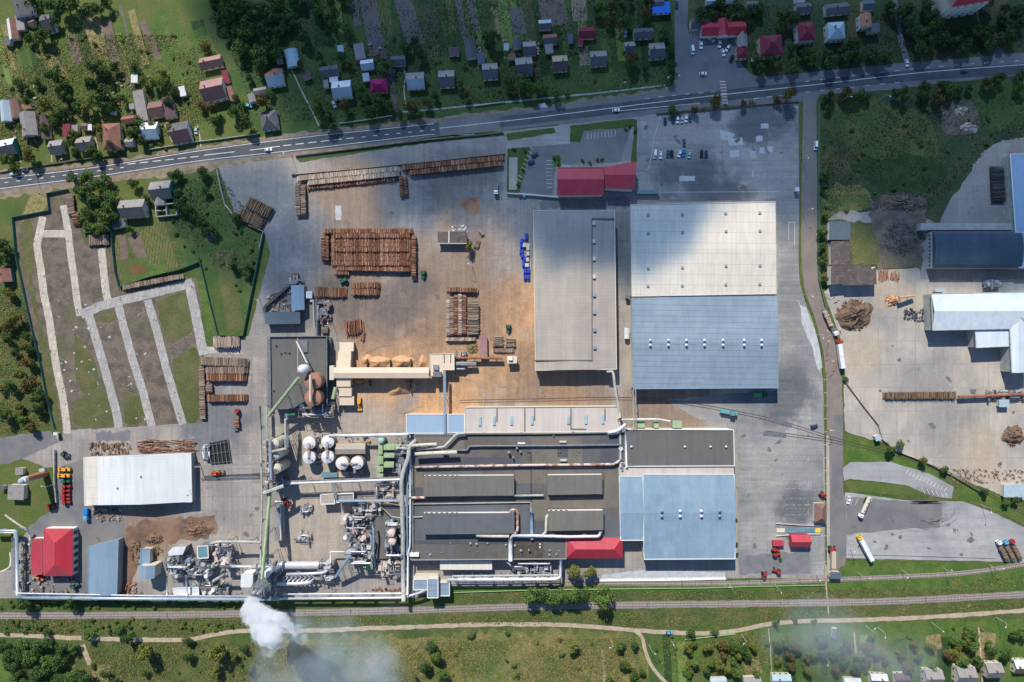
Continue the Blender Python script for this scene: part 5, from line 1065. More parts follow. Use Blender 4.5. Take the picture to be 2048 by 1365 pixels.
pipe('second pale standpipe beside the pipe tower', [(736,1068,12),(742,1072,12),(743,1100,9),(745,1130,4)], .5, SP, 0)
pipe('thin brown cable line along the sandy yard near the conveyor', [(520,812,6),(522,900,6),(524,1000,6),(522,1085,6),(521,1190,6)], .6, 'steel_pale', 14)
for i in range(7):
    x = 567+i*9; pipe('slanting silver feed pipe', [(x,1163,6),(x+9,1156,7),(x+4,1152,7.2)], .42, SP, 0, name='feed_pipe', group='slanting feed pipes of the dryer', full=False)
for i in range(7):
    cx, cy = W(566+i*9, 1158, 5); tag(MB().cyl((cx, cy, .05), (cx, cy, 3.5), .9, n=10).cyl((cx, cy, 3.5), (cx, cy, 6), .9, .15, n=10).build('cyclone', M[SP], loc=(cx, cy, 0)), 'small silver cone of the dryer row', 'cyclone', 566+i*9, 1158, 'cones of the dryer row')

def rack(desc, pts, wpx, m='steel', sup=12, npipes=3, r=.3, lattice=True, name='pipe_bridge', cat='pipe bridge'):
    Q = [Vector(P3(p)) for p in pts]; o = thing(name, desc, cat, sum(p[0] for p in pts)/len(pts), sum(p[1] for p in pts)/len(pts), full=True)
    fr = MB(); w = wpx*S
    for a, b in zip(Q, Q[1:]):
        d = (b-a); L = d.length; d = d.normalized(); n = Vector((-d.y, d.x, 0)).normalized(); ang = math.atan2(d.y, d.x)
        for s_ in (-1, 1):
            fr.cyl(a+n*s_*w/2, b+n*s_*w/2, .16, n=4); fr.cyl(a+n*s_*w/2+Vector((0,0,1)), b+n*s_*w/2+Vector((0,0,1)), .12, n=4)
        k = max(1, int(L/2.4))
        for i in range(k):
            p = a+(b-a)*(i/k); q = a+(b-a)*((i+1)/k); fr.cyl(p-n*w/2, p+n*w/2, .1, n=4)
            if lattice: fr.cyl(p-n*w/2*(1 if i % 2 else -1), q+n*w/2*(1 if i % 2 else -1), .09, n=4)
        for j in range(npipes):
            off = n*((j+.5)/npipes-.5)*w*.8+Vector((0,0,.45)); MB().cyl(a+off, b+off, r, n=8).build('pipe', M[('pipe_bluegrey', SP, 'steel_pale', 'rusty_pipe')[j % 4]], o)
        ns = max(1, int(L/sup))
        for i in range(ns+1):
            p = a+(b-a)*(i/ns)
            lg = MB()
            for s_ in (-1, 1): lg.cyl((p.x+n.x*w/2*s_, p.y+n.y*w/2*s_, 0), (p.x+n.x*w/2*s_, p.y+n.y*w/2*s_, p.z), .14, n=4)
            lg.cyl((p.x-n.x*w/2, p.y-n.y*w/2, p.z*.4), (p.x+n.x*w/2, p.y+n.y*w/2, p.z*.8), .09, n=4)
            lg.build('leg', M['steel_dark'], o)
    fr.build('frame', M[m], o)
    return o
rack('long grey pipe bridge crossing the yard to the huge duct', [(568,966,9),(800,957.5,9)], 7, npipes=4)
rack('short pipe bridge above the pipe tower', [(677,1001,9),(800,1001,9)], 4, 'pipe_bluegrey', npipes=2)
rack('tall lattice bridge left of the huge duct', [(667,964,9),(672,998,8)], 5, npipes=1)
rack('pale conveyor bridge from the blue-grey warehouse to the charcoal hall', [(1268.5,780,9),(1269.5,859,10)], 5, 'steel_pale', npipes=0)
rack('steel conveyor bridge from the sorting house down to the blue annex', [(889,742,8),(889.5,790,8),(890,868,8)], 4.5, 'pipe_bluegrey', npipes=1, r=.5)
rack('wide pipe frame bay below the plant', [(905,1154,6),(1117,1152,6)], 5, 'tank_white', sup=5.4, npipes=0)
rack('thin pipe line hanging across the open yard left of the tanks', [(390,934,7),(525,927,7)], 2, npipes=0, lattice=False, sup=20)
rack('railed walkway under the lower rail of the long pipe line', [(402,957,.3),(524,953,.3)], 2, npipes=0, sup=40)
rack('green-legged service rack along the left works wall', [(532,812,6),(534,880,6)], 5, 'green_belt', npipes=2)
rack('rust brown conveyor spine over the tan silos', [(541,880,21),(543,960,20)], 4, 'rust', npipes=1, r=.8)
rack('dark lattice catwalk right of the tan silos', [(573,828,12),(575,895,12)], 5, 'steel_dark', npipes=1)
rack('steel frame tower bay left of the bottom pipe corner', [(28,1075,6),(29,1180,6)], 5, npipes=0)

def belt(desc, a, b, wpx, m='green_belt', legs=3):
    A, B = Vector(P3(a)), Vector(P3(b)); o = thing('conveyor', desc, 'conveyor', (a[0]+b[0])/2, (a[1]+b[1])/2, full=True)
    d = (B-A).normalized(); n = Vector((-d.y, d.x, 0)).normalized(); w = wpx*S/2; up = d.cross(n)*-1; up = up if up.z > 0 else -up
    prof = [(-w, 0), (w, 0), (w, 1.3), (w*.5, 1.9), (-w*.5, 1.9), (-w, 1.3)]
    v = [A+n*x+up*z for x, z in prof]+[B+n*x+up*z for x, z in prof]
    MB().add(v, [tuple(range(5, -1, -1)), tuple(range(6, 12))]+[(i, (i+1) % 6, 6+(i+1) % 6, 6+i) for i in range(6)]).build('gallery', M[m], o)
    for i in range(legs):
        p = A+(B-A)*((i+.6)/(legs+.2)); lg = MB()
        for s_ in (-1, 1): lg.cyl((p.x+n.x*w*s_, p.y+n.y*w*s_, 0), (p.x+n.x*w*s_*.6, p.y+n.y*w*s_*.6, p.z), .16, n=4)
        lg.build('leg', M['steel_dark'], o)
    return o
belt('pale green inclined conveyor crossing the dark debarking hall', (599,755,20), (538,832,12), 5.5)
belt('pale green inclined conveyor climbing down to the white bunker', (541,984,14), (525,1158,27), 5.5)
belt('dark blue inclined conveyor from the pipe tower', (701,1111,14), (673,1152,6), 5, 'steel_blue')
belt('cream conveyor housing between the rusty silos', (622,750,20), (622,803,20), 4.5, 'beige_clad', 0)
belt('short green conveyor stub below the debarking hall', (576,830,8), (592,829,8), 4, 'green_dark', 1)
belt('pale long conveyor running down right of the tan silos', (572,838,13), (573,898,10), 4.5, 'tank_tan', 3)
belt('thin white inclined tube over the debarking hall roof', (596,686,10), (617,729,20), 1.8, 'tank_white', 0)
belt('pale transverse conveyor above the middle tan silo', (570,898,18), (540,904,20), 5, 'steel_pale', 0)
belt('silver walkway arm at the lower end of the tan silos', (568,972,15), (527,987,17), 7, 'steel_pale', 2)
belt('brown log conveyor right of the sorting house', (1005,717,2.5), (911,716,3), 5, 'rust', 4)
belt('grey chipper conveyor under the brown log conveyor', (952,729,3), (912,728,4), 8, 'steel', 3)
belt('timber sorting line conveyor at the right edge yard', (2060,788,2), (1915,794,2), 5, 'rust', 6)
belt('timber feed conveyor beside the slate shed', (630,656,2), (628,600,2.5), 4, 'wall_tan', 3); belt('dark twin feed conveyor beside the slate shed', (635,672,2), (634,600,2.5), 5, 'steel_dark', 3)
belt('short pale chip belt left of the timber sorting line', (1826,592,2), (1796,596,4), 4, 'timber', 2)
belt('pale green small conveyor at the chute roofs', (672,775,7), (667,798,7), 7, 'green_belt', 2)

def silo(desc, px, py, z, rpx, m_top, m_side, cone=1.2, name='tank', n=24, group=None, hatch=True):
    """standing tank; px,py is the centre of its top as the photo shows it"""
    x, y = W(px, py, z); o = thing(name, desc, 'tank', px, py, group, full=True); o.location = (x, y, 0); o['_w'] = (x, y, 0)
    r = rpx*S
    MB().cyl((x, y, 0), (x, y, z-cone), r, n=n).build('shell', M[m_side], o)
    tp = MB().cyl((x, y, z-cone), (x, y, z), r*1.02, .4, n=n).build('cap', M[m_top], o)
    if hatch: MB().cyl((x+r*.5, y-r*.4, z-cone*.8), (x+r*.5, y-r*.4, z-cone*.2), .35, n=8).build('hatch', M['steel_dark'], tp)
    MB().cyl((x, y, z-.1), (x, y, z+.5), .5, n=8).build('vent', M['steel_dark'], tp)
    return o
TD = 'white domed tank, %s of the six in the sandy yard'
for i, (x, y, d_) in enumerate([(617,887,'upper left'),(654,885,'upper right of the square four'),(617,916,'lower left'),(654,915,'lower right of the square four'),(683,928,'left of the joined pair'),(713,927,'far right')]):
    silo(TD % d_, x, y, 9, 12.3, 'tank_white', 'tank_side', group='white tanks in the sandy yard')
for a, b, d_ in (((617,887),(617,916),'left pair'),((654,885),(654,915),'middle pair'),((683,928),(713,927),'right pair')):
    A, B = P3((*a, 9.6)), P3((*b, 9.6)); L_ = math.dist(A, B)
    o = thing('walkway', 'brown walkway joining the %s of white tanks' % d_, 'walkway', (a[0]+b[0])/2, (a[1]+b[1])/2, 'tank walkways', full=True)
    an = math.atan2(B[1]-A[1], B[0]-A[0]); MB().box((A[0]+B[0])/2, (A[1]+B[1])/2, 9.5, L_, .9, .15, an).build('deck', M['rusty_pipe'], o)
    n_ = (-math.sin(an), math.cos(an))
    for s_ in (-1, 1): MB().box((A[0]+B[0])/2+n_[0]*.45*s_, (A[1]+B[1])/2+n_[1]*.45*s_, 10.4, L_, .1, .1, an).build('railing', M['rust'], o)
for x, y, d_ in ((546,889,'top'),(546,913,'middle'),(550,939,'bottom')): silo('tall tan silo leaning out of view, %s of the three' % d_, x, y, 20, 9.5, 'tank_tan', 'tank_tan', 1.5, 'silo', group='tan silos by the conveyor')
for x, y, d_ in ((624,763,'upper'),(624,797,'lower')): silo('large rusty silo, %s of the two beside the debarking hall' % d_, x, y, 18, 16, 'tank_rust', 'tank_rust', 1.6, 'silo', group='rusty silos')
def dome(desc, px, py, z, rpx, m, h=0, name='dome', flat=.8):
    x, y = W(px, py, z); r = rpx*S; mb = MB(); n = 16
    for k in range(6):
        t = k/5*math.pi/2; rr_ = r*math.cos(t)+.02; zz = z+r*flat*math.sin(t)
        mb.v += [(x+rr_*math.cos(2*math.pi*j/n), y+rr_*math.sin(2*math.pi*j/n), zz) for j in range(n)]
    for k in range(5):
        for j in range(n): mb.f.append((k*n+j, k*n+(j+1) % n, (k+1)*n+(j+1) % n, (k+1)*n+j)); mb.m.append(0)
    mb.cyl((x, y, h), (x, y, z), r*.98, n=n)
    return tag(mb.build(name, M[m], loc=(x, y, 0), smooth=True), desc, 'hopper', px, py, None, True)
dome('dusty white dome hopper above the rusty silos', 605, 739, 20, 9, 'tank_white', 12, 'hopper')
dome('grey end drum beside the white bunker at the smoke', 531, 1150, 22, 6, 'tank_white', 10, 'hopper', .4)
dome('white dome cap on the lawn next to the flat pump house', 42, 963, 20, 5.5, 'roof_lightblue', 0, 'hopper')
dome('grey green tank lid among the green filters', 762, 882, 9, 6, 'green_teal', 0, 'tank', .5)
dome('big grey ring vessel right of the rail at the duct corner', 805, 924, 6, 9, 'steel_dark', 0, 'tank', .2)
for x, y in ((781,1069),(783,1085)): dome('orange-rimmed round filter head, %s of the pair by the huge duct' % ('upper' if y < 1075 else 'lower'), x, y, 16, 7.5, 'rusty_pipe', 6, 'filter_drum', .3)
o = thing('chimney', 'tall brick-red chimney leaning across the left lawn with pale top', 'chimney', 70, 955, full=True)
bx, by = W(92, 947); o.location = (bx, by, 0); o['_w'] = (bx, by, 0)
ch = MB(); ch.cyl((bx, by, 0), (bx, by, 17), 1.9, 1.55, n=16); ch.build('shaft', M['chimney_brick'], o)
MB().cyl((bx, by, 17), (bx, by, 19.5), 1.75, 1.7, n=16).build('collar', M['tank_white'], o)
# drum dryer
o = thing('drum_dryer', 'shiny silver horizontal drum right of the smoke tower', 'drum dryer', 600, 1131, full=True)
a, b = P3((560,1131,5)), P3((638,1131,5)); MB().cyl(a, b, 2.3, n=20).build('drum', M[SP], o, smooth=False)
for x in (557, 639, 643): p = P3((x,1131,5)); MB().cyl((p[0]-.4, p[1], 5), (p[0]+.4, p[1], 5), 2.0 if x > 600 else 1.6, n=16).build('ring', M['rusty_pipe' if x < 600 else 'steel_dark'], o)
for x in (575, 622): p = P3((x,1131,1)); MB().box(p[0], p[1], 0, 1.5, 4.4, 3.2).build('cradle', M['wall_concrete'], o)
# smoke tower: tall lattice stack
o = thing('smoke_stack', 'tall steel lattice stack beside the white bunker, smoke leaving its top', 'smoke stack', 525, 1175, full=True)
bx, by = W(550, 1148); o.location = (bx, by, 0); o['_w'] = (bx, by, 0); fr = MB(); hw = 3.6
for k in range(10):
    z0, z1 = k*3, k*3+3; s0 = hw*(1-.02*k); s1 = hw*(1-.02*(k+1)); C4 = [(-1,-1),(1,-1),(1,1),(-1,1)]
    for i in range(4):
        (ax, ay), (bx_, by_) = C4[i], C4[(i+1) % 4]
        fr.cyl((bx+ax*s0, by+ay*s0, z0), (bx+ax*s1, by+ay*s1, z1), .16, n=4); fr.cyl((bx+ax*s0, by+ay*s0, z0), (bx+bx_*s1, by+by_*s1, z1), .1, n=4)
        fr.cyl((bx+ax*s1, by+ay*s1, z1), (bx+bx_*s1, by+by_*s1, z1), .12, n=4)
    if k % 3 == 2: MB().box(bx, by, z1, 2*s1+1.2, 2*s1+1.2, .12).build('platform', M['steel_dark'], o)
fr.build('frame', M['steel'], o)
for dx, r_ in ((-1.2, 1.1), (1.3, .9)): MB().cyl((bx+dx, by-.5, 0), (bx+dx, by-.5, 31.5), r_, n=14).build('flue', M['steel'], o, smooth=True)

def machine(desc, x0, y0, x1, y1, h, seed, mats_=('steel','steel_pale','steel_dark','silver_pipe'), dens=1.0, name='process_machine', accents=()):
    """an open frame crowded with vessels, boxes, pipes and catwalks"""
    rr = random.Random(seed); o = thing(name, desc, 'machinery', (x0+x1)/2, (y0+y1)/2, full=True)
    A = W(x0, y1, h*.6); B = W(x1, y0, h*.6); wx, wy = B[0]-A[0], B[1]-A[1]
    fr = MB(); nx, ny = max(2, int(wx/4)), max(2, int(wy/4))
    for i in range(nx+1):
        for j in range(ny+1):
            x = A[0]+wx*i/nx; y = A[1]+wy*j/ny; hh = h*rr.uniform(.5, 1)
            fr.box(x, y, 0, .22, .22, hh)
            if i < nx: fr.cyl((x, y, hh*.9), (x+wx/nx, y, hh*.9), .1, n=4); 
            if j < ny: fr.cyl((x, y, hh*.8), (x, y+wy/ny, hh*.85), .1, n=4)
            if i < nx and rr.random() < .5: fr.cyl((x, y, hh*.4), (x+wx/nx, y, hh*.9), .08, n=4)
    fr.build('frame', M[rr.choice(mats_)], o)
    area = wx*wy; k = max(7, int(area/10*dens))
    bx = MB(); vs = MB(); pp = MB(); vs2 = MB()
    for i in range(k):
        x, y = A[0]+rr.random()*wx, A[1]+rr.random()*wy; z = rr.uniform(.1, .7)*h
        args = (x, y, z, rr.uniform(.6, 2.4), rr.uniform(.6, 2.4), rr.uniform(.4, h*.3), rr.choice((0, 0, .3, -.5)))
        if k < 17: MB().box(*args).build('housing', M[mats_[0]], o)
        else: bx.box(*args)
    for i in range(max(9, int(k*.2))):
        x, y = A[0]+rr.random()*wx, A[1]+rr.random()*wy; q = rr.uniform(.5, 1.4); z = rr.uniform(.4, .95)*h
        MB().cyl((x, y, z*.3), (x, y, z), q, n=12).cyl((x, y, z), (x, y, z+.25), q*.9, n=12).build('vessel', M[mats_[1 if i % 2 else -1]], o)
    for i in range(max(3, int(area/45))):
        x, y = A[0]+wx*rr.uniform(.15, .85), A[1]+wy*rr.uniform(.15, .85); MB().box(x, y, h*.2, rr.uniform(2.5, 5), rr.uniform(2, 3.6), h*rr.uniform(.25, .55)).build('tower_casing', M[mats_[-1]], o)
    for i in range(max(4, int(k*.35))):
        hz = rr.random() < .6; t0 = rr.uniform(0, .4); t1 = rr.uniform(.6, 1); z = rr.uniform(.45, 1)*h; u_ = rr.random(); r_ = rr.uniform(.16, .5)
        a_, b_ = ((A[0]+wx*t0, A[1]+wy*u_), (A[0]+wx*t1, A[1]+wy*u_)) if hz else ((A[0]+wx*u_, A[1]+wy*t0), (A[0]+wx*u_, A[1]+wy*t1))
        pp.tube([(*a_, z*.4), (*a_, z), (*b_, z), (*b_, z*.5)], r_, 7)
    if bx.v: bx.build('housing', M[mats_[0]], o)
    pp.build('piping', M[SP], o)
    dk = MB()
    for i in range(max(5, int(area/30))):
        w1, w2 = rr.choice(((rr.uniform(3, 7), 1.2), (1.2, rr.uniform(3, 6)))); dk.box(A[0]+rr.random()*wx, A[1]+rr.random()*wy, h*rr.uniform(.5, 1), w1, w2, .1)
    dk.build('catwalk', M['steel_dark'], o)
    for am in accents: MB().box(A[0]+rr.random()*wx, A[1]+rr.random()*wy, h*.6, 2.6, 1.8, 1.5).build('motor', M[am], o)
    return o
machine('crowded grey pipe maze left part, right of the peaked machine house', 331, 1113, 380, 1152, 11, 1, dens=1.2, accents=('steel_blue',))
machine('crowded grey pipe maze right part with white hoods', 381, 1118, 424, 1150, 11, 2, ('steel','tank_white','steel_dark','steel_pale'), 1.2)
machine('tangle of silver cyclones under the feed pipe', 423, 1090, 462, 1130, 11, 3, ('steel_pale','tank_white','steel_dark','rusty_pipe'), .9, accents=('wall_white','wall_tan'))
machine('low pump group with green motor at the bottom pipeline', 402, 1166, 458, 1188, 3.5, 4, ('rusty_pipe','tank_white','steel_dark','steel'), .8, accents=('green_belt',))
machine('pipe clump above the grey roof left of the huge duct', 706, 1002, 762, 1032, 10, 5, ('steel_dark','steel_pale','steel','rusty_pipe'), .9)
machine('tall pipe tower left side below the pipe bridge', 690, 1034, 742, 1078, 13, 6, ('steel','tank_white','steel_dark','rusty_pipe'), 1.0)
machine('tall steel pipe tower at the blue conveyor head', 690, 1086, 745, 1124, 15, 7, ('steel','steel_pale','steel_dark','silver_pipe'), 1.0, accents=('wall_tan','tank_white'))
machine('pinkish burner group at the foot of the huge duct', 750, 1122, 806, 1150, 8, 8, ('rusty_pipe','tank_white','steel_dark','tank_tan'), 1.1, accents=('wall_tan',))
machine('blue ribbed filter house beside the round filter heads', 770, 1040, 806, 1112, 14, 9, ('steel_blue','pipe_bluegrey','steel_dark','steel'), 1.0)
machine('cluster of chutes and cyclones at the debarking hall foot', 598, 806, 668, 834, 12, 10, ('steel_dark','steel_pale','steel_dark','rusty_pipe'), .6, accents=('wall_tan','wall_white'))
machine('knotted pipework at the plant roof corner', 790, 880, 842, 912, 12, 11, ('steel','steel_pale','steel_dark','tank_tan'), .8)
machine('dryer outlet machinery right of the drum', 640, 1122, 668, 1164, 8, 12, ('steel','rusty_pipe','steel_dark','silver_pipe'), .8)
machine('steel stair tower group around the stack foot', 512, 1132, 556, 1184, 18, 13, ('steel_dark','steel','steel_dark','steel_blue'), .5)
machine('small white scrubber group below the plant', 1036, 1122, 1102, 1146, 6, 14, ('tank_white','steel_pale','steel_dark','steel'), .6)
machine('rusty platform over the tan silo tops', 534, 880, 548, 965, 22, 15, ('rusty_pipe','tank_tan','rust','steel_pale'), .5)
machine('machinery rows on the ground at the tan silos foot', 545, 945, 572, 972, 7, 16, ('rust','rusty_pipe','steel_dark','steel'), .9)
machine('pipe row along the charcoal hall left gutter', 1236, 855, 1254, 935, 10, 17, ('steel_pale','rusty_pipe','steel_dark','tank_white'), .7)
machine('log loading machine by the sorting line at the right edge', 1975, 780, 2060, 800, 3, 18, ('steel_dark','steel','rust','steel_pale'), .6)
machine('chipper machine between sorting house and brown conveyor', 911, 704, 932, 738, 4, 20, ('rust','steel_dark','steel','wall_tan'), .8)
machine('metal crane tower by the upper right sheds', 1972, 562, 2000, 575, 6, 21, ('pipe_bluegrey','steel','steel_dark'), .9)
machine('concrete footings and small mixer in the sandy yard', 598, 1066, 622, 1082, 3, 22, ('wall_concrete','steel_pale','wall_concrete'), .4)
machine('dark chipper at the timber deck, lower left of the big log stack', 633, 602, 660, 640, 4, 23, ('steel_dark','rust','steel_dark'), .8)
machine('saw frame rails at the left feed deck top', 580, 548, 596, 572, 3, 24, ('rust','steel_dark'), .8)
machine('scrap machine parts right of the dark log grid', 408, 890, 416, 918, 2.5, 25, ('steel','steel_dark','tank_white'), 1.5)
for (x0,y0,x1,y1,m_,d_) in [(757,889,765,908,'green_pale','upright pale green filter box, top of the left column'),(768,890,794,900,'green_pale','wide pale green filter box at the top of the group'),(768,907,788,915.5,'green_teal','teal filter box in the middle of the group'),(768,925,787,935,'green_pale','pale green filter box, lowest of the right column'),
    (755,913,766,928,'green_bright','bright green filter box, middle of the left column'),(755,933,766,944,'green_bright','bright green filter box, low in the left column'),(755,948,766,956,'green_pale','partly hidden green filter box at the bottom of the left column'),
    (1273,843,1289,855.5,'green_pale','green filter box, left of the three above the charcoal hall'),(1308,844,1317,856,'green_pale','green filter box, middle of the three above the charcoal hall'),(1346,843,1363,856,'green_teal','green filter box, right of the three above the charcoal hall'),
    (727,1124,745,1139,'green_dark','dark green filter box between pipe tower and huge duct')]:
    t = thing('filter_box', d_, 'filter box', (x0+x1)/2, (y0+y1)/2, 'green filter boxes', full=True); h_ = 8 if y0 < 1000 and x0 < 900 else 6
    P = [W(x, y, h_) for x, y in RECT(x0, y0, x1, y1)]; MB().prism(P, 2.5, h_).build('body', M[m_], t)
    c = (sum(p[0] for p in P)/4, sum(p[1] for p in P)/4); MB().prism([(c[0]+(p[0]-c[0])*1.05, c[1]+(p[1]-c[1])*1.08) for p in P], h_+.003, h_+.2).build('rim', M['green_belt'], t)
    k = max(2, int((P[1][0]-P[0][0])/1.3)); rb = MB()
    for i in range(k): rb.box(P[0][0]+(i+.5)*(P[1][0]-P[0][0])/k, c[1], h_+.2, .25, (P[0][1]-P[3][1])*.9, .15)
    rb.build('rib', M[m_], t)
    for p in P: MB().box(c[0]+(p[0]-c[0])*.9, c[1]+(p[1]-c[1])*.9, 0, .3, .3, 2.5).build('leg', M['steel_dark'], t)
# more yard buildings
hall('service_building', 'brown gabled service building right of the square four tanks', [(671,887),(731,886),(731,908),(671,909)], 5, 'roof_tan', 'wall_tan', ('y', 899), 1.2, cat='service building')
hall('service_building', 'brown ribbed roof building under the tall lattice bridge', [(641,990),(668,988),(670,1008),(642,1009)], 6, 'roof_tan', 'wall_tan', cat='service building', trim='wall_white')
hall('service_building', 'open grey machine room right of the brown ribbed roof', [(674,988),(707,987),(707,1004),(674,1005)], 7, 'roof_asbestos', 'wall_grey', cat='service building', trim='wall_white', parapet=.8)
hall('container', 'teal grey ribbed container below the lower tanks', [(642,946),(675,946),(675,955),(642,956)], 3, 'roof_teal', 'steel_dark', cat='container')
hall('container', 'rusty open-top container next to the teal container', [(677,944),(697,944),(697,955),(677,955)], 2.6, 'wall_tan', 'rust', cat='container')
hall('machine_room', 'charcoal flat roof block between pipe tower and plant', [(744,1018),(768,1006),(800,1012),(826,1012),(828,1118),(752,1118)], 5, 'roof_charcoal', 'wall_tan', cat='machine room')
o, z = hall('long_shed', 'narrow long grey trough-roofed shed by the lower green conveyor', [(547,1004),(566,1003),(565,1082),(549,1083)], 5, 'roof_asbestos', 'wall_grey', cat='shed')
MB().box(*W(562, 1043, 5), 5, .5, 22, .5).build('ridge', M['wall_white'], o); MB().box(*W(557, 1003, 5), 5, 4, .8, .6).build('ridge', M['wall_white'], o)
hall('cabin', 'tan square block behind the pipe tower', [(680,1032),(697,1030),(698,1048),(680,1050)], 6, 'wall_tan', 'wall_tan', cat='cabin')
hall('hopper_house', 'cream hopper house at the end of the brown log conveyor', [(1014,713),(1034,713),(1034,727),(1015,728)], 5, 'beige_clad', 'wall_cream', cat='hopper house')
on_roof(o, lambda x, y, off=0: 5, 1021, 717, 2.4, 2.4, 1.4, 'wall_white', 'roof_unit', 5)
hall('log_deck', 'rusty violet sloping log deck by the central log stack', [(958,672),(974,672),(975,714),(959,715)], 3, 'roof_pink', 'rust', cat='log deck')
hall('cabin', 'small white cabin at the end of the timber deck', [(612,583),(624,583),(624,597),(612,597)], 3.5, 'roof_zinc', 'wall_white', cat='cabin')
hall('cabin', 'tiny pale cabin under the white timber deck cabin', [(620,597),(625,597),(625,604),(620,604)], 2.5, 'roof_zinc', 'wall_white', cat='cabin')
o = thing('log_grid', 'black steel grid over a dark pit left of the tan silos', 'pit grid', 443, 906, full=True)
P = pix([(419,886),(457,879),(464,927),(424,931)], 0); MB().sheet(P, .16).build('pit', M['black'], o)
gr = MB()
for i in range(6):
    t = i/5; a = Vector(P[0]).lerp(Vector(P[1]), t); b = Vector(P[3]).lerp(Vector(P[2]), t); gr.cyl((*a, 1.2), (*b, 1.2), .2, n=4)
for i in range(3):
    t = i/2; a = Vector(P[0]).lerp(Vector(P[3]), .1+.8*t); b = Vector(P[1]).lerp(Vector(P[2]), .1+.8*t); gr.cyl((*a, 1.1), (*b, 1.1), .15, n=4)
gr.build('grid', M['steel_dark'], o)
o = thing('scrap_fence', 'dark slanting board fence closing the triangular workshop', 'fence', 555, 590, full=True)
for a, b in (((531,614),(575,575)), ((531,614),(531,624))):
    A, B = W(*a, 1), W(*b, 1); MB().box((A[0]+B[0])/2, (A[1]+B[1])/2, 0, math.dist(A, B), 1.6, 2.4, math.atan2(B[1]-A[1], B[0]-A[0])).build('panel', M['wall_dark'], o)
machine('small valve station left of the drum dryer legs', 602, 1012, 622, 1024, 2.5, 31, ('wall_concrete','steel_pale','rust','steel'), .6)
machine('pipe manifold between the white tanks', 628, 872, 642, 924, 3.5, 32, ('rust','rusty_pipe','steel_dark','steel_pale'), .8)
machine('pump skid under the joined pair of white tanks', 672, 936, 726, 946, 2.5, 33, ('rust','rusty_pipe','steel_dark','steel'), .8)
machine('conduit frame under the green filter boxes', 790, 915, 803, 960, 7, 34, ('steel_dark','steel_pale','steel_dark','steel'), .8)
machine('pipe legs below the green filter boxes', 750, 962, 800, 998, 7, 35, ('steel','steel_pale','steel_dark','rusty_pipe'), .4)
# fences
def fence(desc, pts, h, m, step=3.0, name='fence', th=.12):
    n = len(pts)//2; o = thing(name, desc, 'fence', *pts[n], full=True); P = pix(pts)
    pn = MB(); tot = 0
    for a, b in zip(P, P[1:]):
        L = math.dist(a, b); an = math.atan2(b[1]-a[1], b[0]-a[0]); pn.box((a[0]+b[0])/2, (a[1]+b[1])/2, .15, L, th, h-.15, an)
    pn.build('panel', M[m], o)
    Lt = sum(math.dist(a, b) for a, b in zip(P, P[1:])); st = max(step, Lt/60)
    for a, b in zip(P, P[1:]):
        L = math.dist(a, b); k = max(1, int(L/st))
        for i in range(k):
            t = i/k; MB().box(a[0]+(b[0]-a[0])*t, a[1]+(b[1]-a[1])*t, 0, .22, .22, h+.15).build('post', M[m], o)
    return o
fence('tall green sheet fence zigzagging round the concrete strip plot', [(137,380),(97,388),(101,422),(28,436),(34,510),(45,560),(62,640),(84,732),(97,800),(113,860)], 2.1, 'fence_green')
fence('green fence round the inner kitchen garden', [(170,467),(225,462),(229,510),(233,545),(241,575),(300,555),(360,540),(402,524)], 2.4, 'fence_green')
fence('long green mesh fence down the grass strip', [(402,524),(420,600),(438,671)], 2.2, 'fence_green')
fence('dark green fence closing the grass strip at the bottom right', [(438,671),(488,672),(500,610),(514,540),(528,466)], 2.4, 'fence_green')
fence('white concrete wall at the upper left corner of the log yard', [(436,341),(444,380),(452,410),(474,440)], 2.2, 'fence_white')
fence('pale concrete wall along the lower side of the log yard corner', [(500,452),(528,464),(520,500)], 2.2, 'fence_white')
fence('white low wall left of the crimson office', [(1014,388),(1060,391),(1118,396)], 2, 'wall_white', th=.5)
fence('dark line of concrete fence between log rows and the road strip', [(584,351),(700,341),(850,326),(1010,309)], 1.6, 'fence_wood')
fence('thin wire fence beside the roadside strip', [(592,313),(700,300),(840,283),(1008,267)], 1.4, 'fence_wood')
fence('pale green fence between siding and railway, left part', [(905,1185),(1000,1182),(1070,1180),(1215,1178)], .9, 'green_pale')
fence('pale green fence between siding and railway, right part', [(1215,1178),(1400,1176),(1500,1173),(1650,1170)], .9, 'green_pale')
fence('low white wall at the plot side of the bottom yard', [(1200,1162),(1330,1161),(1452,1158)], .7, 'wall_white', th=.5)
fence('green edge fence along the left side of the dark meadow', [(1634,200),(1635,400),(1636,560),(1650,620),(1672,690),(1683,740)], 1.6, 'fence_green')
fence('dark sleeper fence winding along the timber yard edge', [(1690,765),(1725,812),(1755,850),(1762,878),(1790,902),(1850,925),(1900,950),(1960,985)], 1.4, 'fence_wood')
fence('roadside garden fence with pale posts, left of the pink house', [(0,346),(60,336),(150,322),(240,310)], 1.3, 'fence_wood')
fence('roadside garden fence below the plum houses', [(300,300),(400,284),(437,280),(520,268)], 1.3, 'wall_white')
fence('roadside garden fence below the white house', [(680,248),(740,240),(785,232)], 1.3, 'wall_white')
fence('long roadside garden fence in the shade', [(950,213),(1010,205)], 1.2, 'wall_white')
fence('white stepped railing at the weighbridge', [(1552,1047),(1600,1050),(1640,1052)], 1, 'paint_white')
fence('lower railing of the weighbridge canopy', [(1552,1072),(1600,1068),(1640,1068)], 1, 'paint_white')
fence('hedge-side fence on top of the big car park', [(1312,228),(1400,221),(1500,212),(1597,204)], 1.4, 'fence_wood')
fence('wire fence of the chimney lawn', [(112,900),(112,960),(116,1004)], 2, 'steel_pale', th=.6)
fence('garden fence on the right bank of the dirt track', [(1370,1279),(1440,1271),(1470,1268)], .9, 'green_pale')
